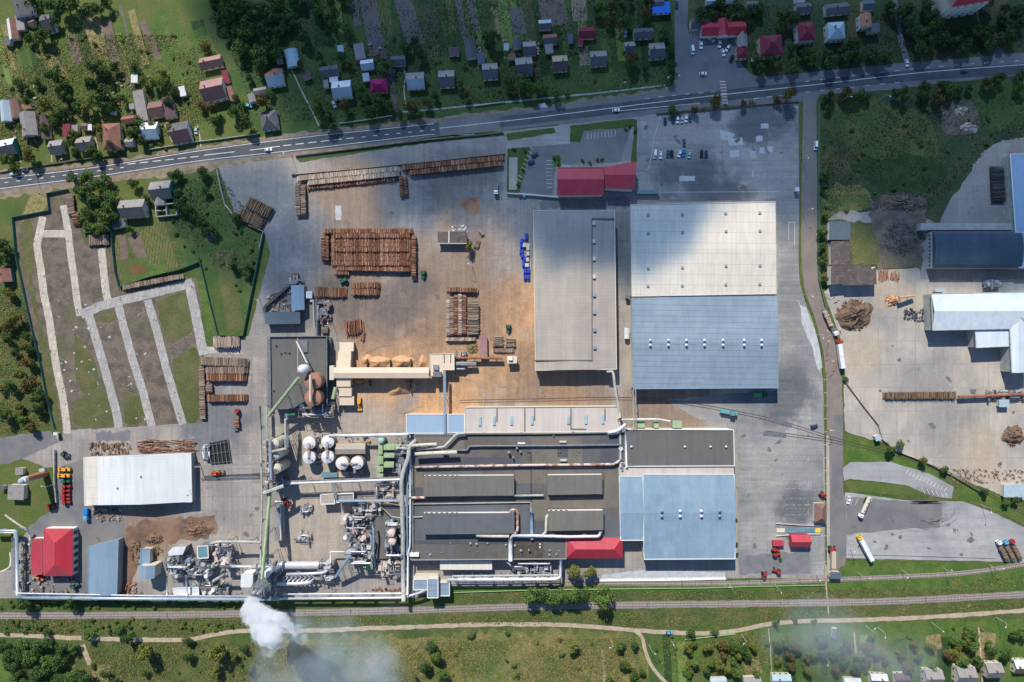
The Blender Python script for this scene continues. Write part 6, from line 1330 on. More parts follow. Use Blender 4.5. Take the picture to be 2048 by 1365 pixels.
fence('orchard boundary fence under the drifting smoke', [(1536,1258),(1540,1300),(1542,1345)], 1.2, 'wall_white')
o = thing('weighbridge', 'teal and cream weighbridge strip beside the gatehouse', 'weighbridge', 1598, 1061, full=True)
MB().box(*W(1602, 1061), .05, 19, 2.6, .4).build('deck', M['roof_teal'], o); MB().box(*W(1561, 1061), .05, 5, 2.4, .45).build('ramp', M['wall_cream'], o); MB().box(*W(1635, 1061), .05, 3, 2.4, .45).build('ramp', M['paint_car_yellow'], o)
# ------------------------------------------------------------------ log stacks
def log_row(desc, p0, p1, wpx, h, m, r=.2, seed=0, z0=0.0, group='stacked logs', core=True, full=True, messy=1.0, name='log_stack'):
    """logs lying across the line p0-p1 (photo pixels at their top), piled h high"""
    rr = random.Random(seed+int(p0[0]*3+p0[1])); A, B = Vector(W(*p0, h+z0)), Vector(W(*p1, h+z0)); L = (B-A).length; d = (B-A)/L; n = Vector((-d.y, d.x)); w = wpx*S
    mb = MB(); t = r
    while t < L-r:
        e = min(t, L-t); top = z0+h*min(1, .35+e/(h*.9+.01))+rr.uniform(-.25, .12)*messy
        for lay in range(2):
            z = top-r-lay*1.7*r
            if z < z0+r*.8: z = z0+r
            c = A+d*(t+rr.uniform(-.06, .06))+n*rr.uniform(-.25, .25)*messy; ln = w*rr.uniform(.84, 1.02)/2; ya = rr.uniform(-.04, .04)*messy
            dd = n*math.cos(ya)+d*math.sin(ya); q = r*rr.uniform(.75, 1.15)
            mb.cyl((c.x-dd.x*ln, c.y-dd.y*ln, z), (c.x+dd.x*ln, c.y+dd.y*ln, z+rr.uniform(-.05, .05)), q, q*rr.uniform(.8, 1), n=6)
        e2 = 0
        t += 2*r*rr.uniform(.92, 1.12)
    o = mb
    cx, cy = (A+B)/2
    ob = o.build(name, [M[m], M['log_core']], loc=(cx, cy, z0))
    if core and h > 1:
        k = MB(); an = math.atan2(d.y, d.x); k.box(cx, cy, z0+.02, max(L-h*1.1, .5), w*.9, h-3.2*r, an)
        me = k.build('core', M['log_core'], ob)
    tag(ob, desc, 'log stack', (p0[0]+p1[0])/2, (p0[1]+p1[1])/2, group, full)
    return ob
NTH = ['first','second','third','fourth','fifth','sixth','seventh','eighth','ninth']
for i in range(8):
    y = 462+i*9.2; x0 = 660 if i else 643; x1 = 822 if i else 826
    log_row('%s long row from the top of the big orange log stack' % NTH[i], (x0, y), (x1, y+(.8 if i > 4 else 0)), 8.9, 3.5+(.5*math.sin(i*2.1)), 'log_orange', seed=i, messy=2)
log_row('lowest full row of the big orange log stack', (668,536), (822,539), 9.6, 3.2, 'log_orange'); log_row('short bottom left step of the big orange log stack', (666,545), (699,545), 9, 2.6, 'log_orange')
log_row('left edge column of the big orange log stack', (645.5,469), (646,524), 7.5, 3.6, 'log_orange'); log_row('second column from left in the big orange log stack', (653.5,470), (654,526), 6.5, 3.4, 'log_orange')
log_row('right edge column of the big orange log stack', (827,470), (827,560), 9, 3.6, 'log_orange'); 
log_row('upper roadside log row with pale birch logs, left half', (592,357), (800,337), 10, 3.2, 'log_white'); log_row('upper roadside log row, right half', (802,336), (1009,315), 10, 3.2, 'log_orange')
log_row('second roadside log row, left half', (612,366), (800,347), 10, 3, 'log_white'); log_row('second roadside log row, right half', (816,346), (1008,326), 10, 3, 'log_orange')
log_row('low orange third roadside row below the pale logs', (612,375), (795,356), 9, 1.8, 'log_orange', messy=2)
log_row('left column of the pale log wing hanging below the roadside rows', (594,364), (596,434), 10, 3.2, 'log_grey'); log_row('right column of the pale log wing hanging below the roadside rows', (605,368), (607,433), 10, 3.2, 'log_grey')
log_row('left red-brown log spur below the roadside rows', (801,350), (804,396), 7, 2.6, 'log_orange'); log_row('right red-brown log spur below the roadside rows', (809.5,352), (812,394), 7, 2.6, 'log_orange')
log_row('upper dark brown log rank in the log yard corner', (492,403), (543,428), 24, 3, 'log_brown', r=.25, messy=2); log_row('lower dark brown log rank in the log yard corner', (476,425), (527,449), 24, 3, 'log_brown', r=.25, messy=2)
log_row('logs filling the timber feed deck', (628,584), (694,585), 20, 2.2, 'log_orange', messy=2); log_row('upper rank of the orange pile right of the feed deck', (700,572), (761,570), 11, 2.6, 'log_orange', messy=2); log_row('lower rank of the orange pile right of the feed deck', (700,584), (759,584), 12, 2.8, 'log_orange', messy=2)
log_row('messy dark red log pile below the feed deck', (688,656), (727,653), 28, 2.4, 'log_orange', messy=4, r=.22); log_row('small tail of the messy dark red log pile', (719,674), (731,674), 16, 1.6, 'log_orange', messy=3)
log_row('small pale log pile against the debarking hall', (649,651), (649,670), 13, 2.4, 'log_grey')
log_row('orange cap row on top of the central log stack', (892,579), (957,581), 9, 3.2, 'log_orange')
for i, (x, y0, m_) in enumerate([(895.5,600,'log_white'),(903.5,594,'log_grey'),(911.5,588,'log_orange'),(920,586,'log_white'),(928.5,588,'log_orange')]):
    log_row('%s short-log column from the left in the central log stack' % NTH[i], (x, y0), (x, 674), 7.6, 3.0+.2*(i % 2), m_, seed=i)
log_row('wide pale long-log column on the right of the central log stack', (946,602), (946,673), 23, 3.2, 'log_grey', messy=2); log_row('bottom cap row of the central log stack', (890,679), (953,679), 7, 2.6, 'log_white')
log_row('left crate of logs at the green loader', (996,673), (996,696), 20, 2, 'log_grey', messy=2); log_row('right crate of logs at the green loader', (1021,677), (1021,697), 20, 2, 'log_grey', messy=2); log_row('front bar of logs below the green loader', (986,701), (1030,701), 8, 1.6, 'log_grey')
log_row('sheared birch logs near the ruined shed, upper end', (958,470), (965,463), 12, 1.4, 'log_grey', seed=4); log_row('sheared birch logs near the ruined shed, lower end', (951,498), (957,480), 9, 1.4, 'log_grey', seed=5)
log_row('tall reddish log row on the left strip plot', (138,389), (142,432), 15, 2.4, 'log_grey', seed=3); log_row('lower part of the reddish log row on the left strip plot', (149,424), (152,452), 14, 2.4, 'log_orange', seed=3)
log_row('upright pale logs in the corner by the inner garden', (173,481), (218,479), 21, 2.2, 'log_grey', messy=2); log_row('thin long log row along the inner garden fence', (241,576), (366,552), 10, 2.6, 'log_grey')
log_row('pale log stack at the tip of the grass strip', (423,685), (477,684), 22, 3.6, 'log_white', messy=2)
log_row('top long row of the left yard log group', (396,722), (495,726), 17, 3.6, 'log_grey'); log_row('second row of the left yard log group', (407,741), (494,741), 14, 3.4, 'log_grey'); log_row('third row of the left yard log group', (409,755), (492,756), 14, 3.4, 'log_orange')
log_row('lowest row of the left yard log group', (411,797), (493,796), 14, 3, 'log_orange'); log_row('short block between the rows of the left yard log group', (417,766), (418,788), 13, 2.6, 'log_grey'); log_row('long grey column down the side of the left yard log group', (402,734), (405,842), 11, 2.6, 'log_grey')
log_row('long brown log row in the eastern timber yard', (1768,792), (1916,791), 13, 2.2, 'log_brown', r=.18, messy=2.5); log_row('blue-black log rank beside the bright blue hall', (1996,332), (1999,406), 26, 2.6, 'log_dark', messy=2)
log_row('loose yellow slab wood left of the dark barn gap', (1758,551), (1778,551), 20, .8, 'log_orange', messy=4, core=False); log_row('loose yellow slab wood right part by the dark barn', (1782,551), (1800,553), 16, .7, 'log_orange', messy=5, core=False)
for i, (x, y, a) in enumerate([(1005,573,0),(1043,574,0),(1043,583,0)]): pass
# ------------------------------------------------------------------ heaps
def heap(desc, px, py, rx, ry, h, m, seed=0, name='heap', cat='heap', debris=0, dm='rubble_m'):
    rr = random.Random(seed); cx, cy = W(px, py); t = MB(); n = 34; rings = 9
    ph = [rr.uniform(0, 6) for _ in range(5)]; t.v.append((cx, cy, h))
    for r in range(1, rings+1):
        for j in range(n):
            a = 2*math.pi*j/n; q = r/rings; k = 1+.14*math.sin(2*a+ph[0])+.10*math.sin(5*a+ph[1])+.06*math.sin(9*a+ph[2])
            zz = h*(1-q**1.4)*(1+.35*math.sin(3*a+r*.9+ph[3]))+rr.uniform(-.12, .12)*h
            t.v.append((cx+math.cos(a)*rx*S*q*k, cy+math.sin(a)*ry*S*q*k, max(zz, .04) if r < rings else .04))
    for j in range(n): t.f.append((0, 1+j, 1+(j+1) % n)); t.m.append(0)
    for r in range(rings-1):
        for j in range(n): t.f.append((1+r*n+j, 1+(r+1)*n+j, 1+(r+1)*n+(j+1) % n, 1+r*n+(j+1) % n)); t.m.append(0)
    o = t.build(name, [M[m]], loc=(cx, cy, 0))
    if debris:
        d = MB()
        for i in range(debris):
            a = rr.uniform(0, 6.28); q = rr.random()**.5; d.box(cx+math.cos(a)*rx*S*q, cy+math.sin(a)*ry*S*q, h*(1-q**1.4)*.8, rr.uniform(.2, 1.6), rr.uniform(.15, .5), rr.uniform(.2, .5), rr.uniform(0, 3))
        d.build('debris', M[dm], o)
    return tag(o, desc, cat, px, py, None, True)
heap('big dark bark heap below the dark barn', 1708, 630, 34, 33, 4, 'bark_pile', 1, 'bark_heap', 'bark heap', 260, 'log_brown')
heap('orange chip heap at the short chip belt', 1783, 602, 14, 10, 2, 'sand_pile', 2, 'chip_heap', 'chip heap', 40, 'log_orange')
heap('dark and yellow bark heap at the right edge', 2026, 872, 20, 22, 3.2, 'bark_pile', 3, 'bark_heap', 'bark heap', 120, 'log_orange')
heap('reddish bark heap right of the steel blue sheds', 395, 1058, 28, 16, 1.6, 'bark_dirt', 4, 'bark_heap', 'bark heap', 120, 'log_brown')
heap('brown bark heap above the steel blue gabled shed', 308, 1078, 20, 11, 1.8, 'bark_dirt', 5, 'bark_heap', 'bark heap', 60, 'log_brown')
heap('straw-coloured bark heap beside the violet log deck', 945, 696, 12, 12, 1.4, 'straw', 6, 'bark_heap', 'bark heap', 40, 'log_orange')
heap('blackish brush heap in the shaded meadow', 1805, 405, 42, 20, 1.6, 'bark_pile', 7, 'brush_heap', 'brush heap', 220, 'log_dark')
heap('grey rubble heap left of the barrel-roofed hall', 1802, 480, 34, 34, .9, 'dirt_plot', 8, 'rubble_heap', 'rubble heap', 260, 'log_dark')
for x, y, rx, ry, d_ in ((1922,222,14,9,'pale rubble mound, upper of the two in the dark meadow'),(1938,256,17,10,'pale rubble mound, lower of the two in the dark meadow')): heap(d_, x, y, rx, ry, 1, 'concrete_pale', int(x), 'rubble_heap', 'rubble heap', 30)
def scrap(desc, x0, y0, x1, y1, n, seed, m='rubble_m', h=1.2, long=False):
    rr = random.Random(seed); mb = MB()
    for i in range(n):
        x, y = W(rr.uniform(x0, x1), rr.uniform(y0, y1))
        if long or rr.random() < .4:
            a = rr.choice((0, .1, -.1)) if long else rr.uniform(0, 3); L_ = rr.uniform(2, 7) if long else rr.uniform(.8, 3); mb.cyl((x-math.cos(a)*L_/2, y-math.sin(a)*L_/2, rr.uniform(.15, h)), (x+math.cos(a)*L_/2, y+math.sin(a)*L_/2, rr.uniform(.15, h)), rr.uniform(.08, .22), n=5)
        else: mb.box(x, y, .02, rr.uniform(.4, 1.8), rr.uniform(.4, 1.4), rr.uniform(.2, h), rr.uniform(0, 3))
    cx, cy = W((x0+x1)/2, (y0+y1)/2)
    return tag(mb.build('scrap_heap', M[m], loc=(cx, cy, 0)), desc, 'scrap heap', (x0+x1)/2, (y0+y1)/2, 'scrap heaps of the works', True)
scrap('mixed machine scrap above the white shed, left heap', 180, 884, 262, 912, 120, 1, 'log_brown'); scrap('rusty beams and pipes above the white shed, right heap', 280, 880, 388, 910, 200, 2, 'log_orange', 1.5, True); scrap('pale blocks at the right end of the rusty beams', 360, 874, 390, 906, 24, 3)
scrap('scrap and long beam below the white shed left corner', 186, 1018, 244, 1042, 70, 4); scrap('junk inside the triangular workshop yard', 536, 585, 582, 622, 70, 5); scrap('pallet stacks along the boiler house wall', 42, 1085, 60, 1150, 50, 6)
scrap('yellow planks scattered right of the steel blue skewed shed', 240, 1165, 275, 1190, 40, 7, 'log_orange'); scrap('crates row above the bottom pipeline near the huge duct', 745, 1176, 800, 1184, 26, 8, 'log_orange'); scrap('rubbish strip along the timber yard lower fence', 1900, 940, 2048, 968, 110, 9, 'log_brown', .5); scrap('planks on the verge left of the bark heap', 1650, 580, 1690, 760, 60, 10, 'log_orange', .4)
scrap('white broken slabs in front of the ruined shed', 905, 452, 935, 464, 30, 11, 'patch_pale', .8); scrap('dark junk pile left of the long white factory', 1808, 618, 1852, 642, 60, 12, 'log_dark'); scrap('crates left of the steel blue gabled shed', 262, 1082, 282, 1130, 34, 13, 'log_brown'); scrap('beams right of the steel blue gabled shed', 305, 1090, 325, 1118, 20, 14, 'log_brown')
scrap('broken slabs scattered on the strip plot', 100, 600, 300, 840, 60, 15, 'patch_pale', .3); scrap('household junk between the cluttered sheds', 1008, 80, 1080, 112, 60, 16); scrap('household junk beside the dark slate barn', 952, 88, 968, 110, 26, 17); scrap('junk around the magenta house lane', 708, 84, 772, 150, 50, 18); scrap('garden clutter left of the long flat garage', 200, 150, 300, 240, 50, 19); scrap('garden clutter along the left row of houses', 0, 150, 110, 300, 60, 20)
scrap('parts of the white machine shop by the sawdust bays', 690, 868, 740, 886, 24, 21, 'rubble_m', 1.5); scrap('blue and white drums beside the wing roof', 35, 1150, 160, 1186, 60, 22, 'rubble_m', 2)
# tarped bundles beside the tan warehouse
for i, (x, y, w_, d_, a_, m_) in enumerate([(1053,474,6,14,0,'tarp_blue'),(1044,483,7,11,-10,'tarp_blue'),(1043,492,6,8,5,'tarp_blue'),(1043,504,8,9,0,'tarp_blue'),(1045,512,8,9,20,'tarp_blue'),(1050,519,7,8,-20,'tarp_blue'),(1047,528,5,12,0,'tarp_blue'),(1049,491,7,9,0,'tarp_grey'),(1056,495,7,14,0,'tarp_grey'),(1056,508,6,9,0,'tarp_grey'),(1055,520,6,8,0,'tarp_grey'),(1054,531,8,8,0,'tarp_grey'),(1050,543,6,10,0,'tarp_blue'),(1057,542,6,11,0,'tarp_blue'),(1050,555,6,10,5,'tarp_blue'),(1057,555,5,10,0,'tarp_blue')]):
    cx, cy = W(x, y, 1); mb = MB(); P = rot_rect(cx, cy, w_*S, d_*S, math.radians(a_)); mb.prism(P, .05, 1.3+.1*(i % 4)); c_ = MB()
    Q = rot_rect(cx, cy, w_*S*.8, d_*S*.8, math.radians(a_)); mb.prism(Q, 1.3+.1*(i % 4)+.002, 1.75+.1*(i % 4))
    tag(mb.build('tarped_bundle', M[m_], loc=(cx, cy, 0)), ('dark blue' if m_ == 'tarp_blue' else 'pale grey')+' tarped bundle', 'bundle', x, y, 'tarped bundles beside the tan warehouse')
for x, y, m_, d_ in ((1040,392,'paint_car_red','red'),(1048,392,'paint_car_sky','blue'),(1333,1351,'paint_car_sky','sky blue')):
    if x < 1200: cx, cy = W(x, y); tag(MB().cyl((cx, cy, .05), (cx, cy, 1.6), 1.1, n=14).cyl((cx, cy, 1.6), (cx, cy, 1.8), 1.1, .3, n=14).build('drum', M[m_], loc=(cx, cy, 0)), d_+' round drum at the white wall near the crimson office', 'drum', x, y, None, True)

# ------------------------------------------------------------------ vehicles
def park(o): o['_w'] = (0, 0, 0); return o
def make_car(paint, L=4.4, Wd=1.8, van=False):
    o = bpy.data.objects.new('parked_car' if not van else 'parked_van', None); COL.objects.link(o); o['_w'] = (0, 0, 0); o['category'] = 'car' if not van else 'van'
    hl, hw = L/2, Wd/2; b = MB()
    prof = [(-hl,.35),(-hl,.8),(-hl*.9,.92),(-hl*.35,.95),(hl*.4,.93),(hl*.93,.8),(hl,.62),(hl,.35)] if not van else [(-hl,.35),(-hl,1.1),(-hl*.9,1.15),(hl*.5,1.1),(hl*.85,1.0),(hl,.8),(hl,.35)]
    n = len(prof)
    for s_, k in ((-1, .92), (-.93, 1), (.93, 1), (1, .92)): pass
    v = []
    for yk in (-1, -.86, .86, 1):
        for x, z in prof: v.append((x*(1 if abs(yk) < .9 else .97), hw*yk, z if abs(yk) < .9 else min(z, .78)))
    f = []
    for a in range(3):
        for i in range(n): j = (i+1) % n; f.append((a*n+i, a*n+j, (a+1)*n+j, (a+1)*n+i))
    f += [tuple(range(n))[::-1], tuple(range(3*n, 4*n))]; b.add(v, f)
    x0, x1 = ((-hl*.86, hl*.45) if not van else (-hl*.97, hl*.62)); t0, t1 = ((-hl*.55, hl*.12) if not van else (-hl*.93, hl*.42)); zt = 1.45 if not van else 2.0
    g = MB(); zb = .92 if not van else 1.08
    v = [(x0,-hw*.9,zb),(x1,-hw*.9,zb),(x1,hw*.9,zb),(x0,hw*.9,zb),(t0,-hw*.72,zt-.02),(t1,-hw*.72,zt-.02),(t1,hw*.72,zt-.02),(t0,hw*.72,zt-.02)]
    g.add(v, [(0,1,5,4),(1,2,6,5),(2,3,7,6),(3,0,4,7),(4,5,6,7)]); 
    b.box((t0+t1)/2, 0, zt-.01, t1-t0+.1, hw*1.5, .06)
    b.build('body', M[paint], o); g.build('windows', M['glass'], o)
    for x in (-hl*.62, hl*.62):
        for s_ in (-1, 1): MB().cyl((x, s_*(hw-.24), .33), (x, s_*(hw-.02), .33), .33, n=10).build('wheel', M['tyre'], o)
    return o
CARS = {}
CARD = [ # px,py,angle deg (0 = pointing right in the photo),paint,van,desc
 (537,300,-5,'white',0,'white car driving on the main road above the log yard corner'),(28,348,-6,'white',0,'white car on the road edge at the far left'),(50,341,-4,'navy',0,'dark blue car stopped beside the far left roadside'),(1232,221,-6,'white',0,'white car driving on the shaded main road'),(1631,292,90,'white',1,'white van at the top of the east road'),
 (1813,127,80,'white',0,'white car turning out of the small lane, upper right'),(1928,142,-4,'teal',0,'teal car on the shaded main road, far right'),(1338,1265,0,'sky',0,'bright blue car on the dirt track'),(1697,1001,100,'white',0,'white car with blue windows at the truck park entrance'),(1628,853,-10,'navy',0,'dark car with pale bonnet near the yard rails'),
 (1330,243,90,'navy',0,'black-blue car, leftmost in the top row of the car park'),(1346,240,90,'navy',0,'dark blue car, second in the top row of the car park'),(1355,240,92,'white',0,'white car, third in the top row of the car park'),(1363.5,240,90,'silver',0,'silver car, fourth in the top row of the car park'),(1372,238,95,'white',0,'white car with dark roof glass, fifth in the top row'),(1380,237,90,'teal',0,'dark green car, rightmost in the top row of the car park'),
 (1368,286,88,'teal',0,'lone teal car in the middle of the car park'),(1310,309,90,'white',1,'white van, leftmost in the lower row of the car park'),(1321,311,90,'white',0,'white car beside the leftmost van in the lower row'),(1336,308,95,'teal',0,'dark teal car, third in the lower row'),(1343.5,308,90,'black',0,'black car, fourth in the lower row'),(1359,308,108,'white',0,'tilted white car in the lower row'),(1367,307,100,'blue',0,'blue car touching the tilted white car'),(1378,310,92,'silver',0,'silver car right of the blue car in the lower row'),(1403,308,92,'black',0,'black car, left of the last pair in the lower row'),(1412,309,90,'navy',0,'dark navy car, rightmost in the lower row'),
 (1385,101,82,'white',1,'white van by the side road left of the restaurant cars'),(1402,91,90,'white',0,'white car nearest the restaurant porch'),(1439,89,95,'white',0,'white car straight below the restaurant roof'),(1455,97,120,'white',0,'white car turned diagonally below the restaurant'),(1446,106,75,'white',0,'white car, lowest of the white ones by the restaurant'),(1463,118,110,'black',0,'black car at the right of the restaurant forecourt'),(1406,148,0,'white',0,'white car parked across above the zebra crossing'),(1424,78,60,'silver',0,'silver grey car right beside the restaurant porch'),(1353,10,90,'navy',0,'dark car at the top of the side road'),(1506,117,95,'white',0,'white small car beside the rounded pavilion'),
 (1069,310,-20,'navy',0,'dark blue car, upper one in the small car park'),(1062,325,-10,'navy',0,'dark blue car, lower one in the small car park'),(1083,0,0,'white',0,''),(393,262,95,'silver',0,'silver car in the yard right of the plum house'),(463,818,90,'black',0,''),
 (422,899,85,'white',0,''),(1566,1092,0,'red',0,''),(498,212,10,'sky',0,'pale blue car by the small grey sheds'),(668,209,70,'silver',0,'silver car under the tree below the white house'),(789,147,100,'navy',0,'dark car in the garden left of the pale blue ribbed house'),(1251,68,95,'silver',0,'grey car beside the long slate bungalow'),(1600,78,90,'white',0,''),(1990,96,0,'white',0,'')]
for px_, py_, an_, pc_, vn_, ds_ in CARD:
    if not ds_: continue
    key = (pc_, vn_); a = -math.radians(an_)
    if key not in CARS:
        CARS[key] = o = make_car('paint_car_'+pc_, 5.2 if vn_ else 4.4, 2.0 if vn_ else 1.85, bool(vn_))
        x, y = W(px_, py_, .5); o.location = (x, y, .16); o.rotation_euler = (0, 0, a); tag(o, ds_, o['category'], px_, py_, 'cars and vans around the works', True)
    else:
        c = copy_thing(CARS[key], ds_, px_, py_, a, 'cars and vans around the works', .5, True); c.location.z = .16
def put(o, px, py, ang, desc, cat, group=None):
    x, y = W(px, py, 1.5); o.location = (x, y, .16); o.rotation_euler = (0, 0, -math.radians(ang)); tag(o, desc, cat, px, py, group, True); return o
def new(name): o = bpy.data.objects.new(name, None); COL.objects.link(o); o['_w'] = (0, 0, 0); return o
def wheels(o, xs, hw, r=.5):
    for x in xs:
        for s_ in (-1, 1): MB().cyl((x, s_*(hw-.4), r), (x, s_*hw, r), r, n=10).build('wheel', M['tyre'], o)
def cab(o, x, m, w=2.4, L=2.2, h=2.9):
    MB().prism([(x-L/2,-w/2),(x+L/2-.25,-w/2),(x+L/2,-w/2+.3),(x+L/2,w/2-.3),(x+L/2-.25,w/2),(x-L/2,w/2)], .6, h).box(x-L*.2, 0, h+.003, L*.5, w*.8, .35).build('cab', M[m], o)
    MB().box(x+L/2+.01, 0, 1.7, .1, w*.82, .9).box(x+L*.12, 0, h+.004, L*.22, w*.7, .04).build('windscreen', M['glass'], o)
def lorry(name, cabm, body, L, hb, bodym, kind='box'):
    o = new(name); cab(o, L/2-1.1, cabm)
    MB().box(-.6, 0, .8, L-1.4, 1.0, .3).build('chassis', M['steel_dark'], o)
    bl = L-2.9; bx = -L/2+bl/2
    if kind == 'box': MB().box(bx, 0, 1.15, bl, 2.5, hb).build('trailer', M[bodym], o)
    elif kind == 'tank':
        MB().cyl((bx-bl/2, 0, 2.2), (bx+bl/2, 0, 2.2), 1.2, n=16).build('tank', M[bodym], o, smooth=False)
        for i in range(4): MB().cyl((bx-bl*.36+i*bl*.24, 0, 3.35), (bx-bl*.36+i*bl*.24, 0, 3.6), .35, n=8).build('hatch', M['steel_dark'], o)
    elif kind == 'flat':
        MB().box(bx, 0, 1.1, bl, 2.4, .2).build('bed', M[bodym], o)
        for i in range(4):
            for s_ in (-1, 1): MB().box(bx-bl*.4+i*bl*.26, s_*1.2, 1.3, .12, .12, 1.6).build('stake', M['steel_dark'], o)
    wheels(o, [L/2-1.2, -L/2+1.4, -L/2+2.7, -L/2+4.0], 1.25)
    return o
put(lorry('articulated_lorry', 'paint_car_red', 0, 17.5, 2.8, 'tank_white'), 1679, 708, -98, 'red cab lorry with long white trailer on the east road', 'lorry')
put(lorry('log_lorry', 'paint_car_white', 0, 17.5, 0, 'steel_dark', 'flat'), 1660, 644, 66, 'white cab log lorry parked along the east road verge', 'lorry')
put(lorry('tanker_lorry', 'paint_car_white', 0, 13.5, 0, 'tank_tan', 'tank'), 1729, 1014, 115, 'cream tanker lorry standing slanted in the truck park', 'lorry')
put(lorry('articulated_lorry', 'paint_car_yellow', 0, 16.5, 2.6, 'tank_white'), 1729, 1096, -118, 'yellow cab lorry with white trailer in the truck park', 'lorry')
for i, (x, c_, d_) in enumerate([(2006,'white','left'),(2019,'sky','middle'),(2032,'red','right')]):
    put(lorry('log_lorry', 'paint_car_'+c_, 0, 14, 0, 'steel_dark', 'flat'), x, 1102-i*1, -118, '%s of the three log lorries at the right edge, %s cab' % (d_, c_), 'lorry', 'log lorries at the right edge')
    log_row('log load on the %s log lorry at the right edge' % d_, (x-3, 1096-i), (x+11, 1122-i), 8, 1.5, 'log_brown', z0=1.4, name='log_load', group='log loads')
log_row('pale log load on the lorry along the east road verge', (1650,622), (1664,655), 8, 1.4, 'log_white', z0=1.4, name='log_load', group='log loads')
put(lorry('tipper_lorry', 'paint_car_green', 0, 8, 1.0, 'green_bright'), 1520, 790, 0, 'green tipper lorry in the shadow below the blue-grey warehouse', 'lorry')
put(lorry('flatbed_lorry', 'paint_car_white', 0, 6.6, .5, 'steel_dark'), 992, 378, 90, 'small lorry with white cab and dark bed near the white wall', 'lorry')
put(lorry('log_lorry', 'paint_car_red', 0, 13, 0, 'steel_dark', 'flat'), 473, 840, -84, 'lorry with white hood and red cab beside the left log group', 'lorry')
log_row('reddish log load on the lorry beside the left log group', (472,838), (474,858), 9, 1.4, 'log_orange', z0=1.4, name='log_load', group='log loads')
put(lorry('tipper_lorry', 'paint_car_sky', 0, 7, 1.6, 'paint_car_blue'), 173, 1028, 90, 'blue lorry at the corner of the white shed', 'lorry')
put(lorry('articulated_lorry', 'wall_tan', 0, 13, 2.2, 'wall_tan'), 1665, 1124, 90, 'dusty cream trailer standing on the gate scale', 'lorry')
# locomotive
o = new('locomotive'); MB().box(0, 0, .9, 10.5, 2.7, .4).box(-2.2, 0, 1.3, 5.5, 1.9, 1.6).box(3.9, 0, 1.3, 2.0, 1.9, 1.4).build('hood', M['paint_car_aqua'], o); MB().box(1.8, 0, 1.3, 2.3, 2.7, 2.6).build('cab', M['paint_car_aqua'], o); MB().box(1.8, 0, 3.9, 2.7, 2.9, .15).build('cab_roof', M['roof_teal'], o)
MB().box(1.8, 0, 2.7, 2.4, 2.5, .8).build('windows', M['glass'], o); wheels(o, [-3.6, -2, 2, 3.6], .95, .45)
put(o, 1457, 825, 10, 'teal shunting locomotive on the rusty yard rails', 'locomotive')
def tractor(paint, big=1.0):
    o = new('tractor'); MB().box(.9*big, 0, .8, 2.0*big, .9*big, .8*big).box(-.9*big, .75*big, 1.0, 1.3*big, .35, .3).box(-.9*big, -.75*big, 1.0, 1.3*big, .35, .3).build('bonnet', M[paint], o)
    MB().box(-.7*big, 0, .9, 1.5*big, 1.2*big, 1.5*big).build('cabin', M['glass'], o); MB().box(-.7*big, 0, .9+1.5*big+.003, 1.6*big, 1.35*big, .12).build('cabin_roof', M[paint], o)
    for x, r_, wd in ((-.9*big, .8*big, .5), (1.4*big, .5*big, .35)):
        for s_ in (-1, 1): MB().cyl((x, s_*.75*big, r_), (x, s_*(.75*big+wd*big*.8), r_), r_, n=12).build('wheel', M['tyre'], o)
    return o
T0 = {}
for i, (x, y, p_, an_, d_) in enumerate([(132,963,'green',0,'green tractor at the top of the tractor row'),(133,973,'red',0,'red tractor, first below the green one'),(133,981,'red',0,'red tractor, second below the green one'),(133,990,'red',0,'red tractor, third below the green one'),(133,997,'red',10,'dark red tractor, fourth below the green one'),(134,1004,'red',0,'red tractor, last in the tractor row'),(103,1014,'red',0,'red tractor with trailer at the fence corner'),(131,910,'green',30,'green harvester under the shelter by the fence'),
    (1550,1099,'red',20,'red compact machine, upper of the two under the small container'),(1552,1108,'red',0,'red compact machine, lower of the two under the small container'),(1528,1150,'red',90,'red loader at the bottom yard corner'),(1553,1142,'red',200,'red compact machine right of the bottom loader'),(1663,1097,'red',0,'red vehicle with black trailer at the lower gate'),(1645,990,'red',40,'red machine above the brown gatehouse'),(847,549,'green',90,'dark green loader right of the big log stack'),(1017,657,'green',90,'green log loader above the log crates'),(688,562,'green',150,'dark green crane machine above the timber deck'),(152,1172,'green',-30,'green folding machine beside the bottom pipeline'),(80,1156,'orange',35,'orange digger under the boiler house')]):
    k = p_
    if k not in T0: T0[k] = o = tractor('paint_car_'+p_, 1.3); put(o, x, y, an_, d_, 'tractor', 'tractors and loaders')
    else: c = copy_thing(T0[k], d_, x, y, -math.radians(an_), 'tractors and loaders', 1, True); c.location.z = .16
def loader(paint):
    o = new('wheel_loader'); MB().prism([(-3,-1),(-.2,-1.1),(2.2,-.7),(2.2,.7),(-.2,1.1),(-3,1)], .8, 1.9).build('body', M[paint], o); MB().box(-.3, 0, 1.9, 1.5, 1.5, 1.3).build('cabin', M['glass'], o); MB().box(-.3, 0, 3.203, 1.6, 1.6, .12).build('cabin_roof', M[paint], o)
    MB().box(3.0, .7, 1.0, 2, .3, .3).box(3.0, -.7, 1.0, 2, .3, .3).build('arm', M[paint], o); MB().box(4.2, 0, .3, .9, 2.8, .9).build('bucket', M['steel_dark'] if paint != 'paint_car_amber' else M[paint], o)
    wheels(o, [-1.8, 1.6], 1.4, .75); return o
l0 = put(loader('paint_car_amber'), 131, 939, 180, 'yellow-orange wheel loader, upper of the two by the fence', 'wheel loader'); c = copy_thing(l0, 'yellow-orange wheel loader, lower of the two by the fence', 131, 951, math.pi, None, 1, True); c.location.z = .16
put(loader('paint_car_orange'), 433, 947, -90+86, 'orange wheel loader below the black steel grid', 'wheel loader')
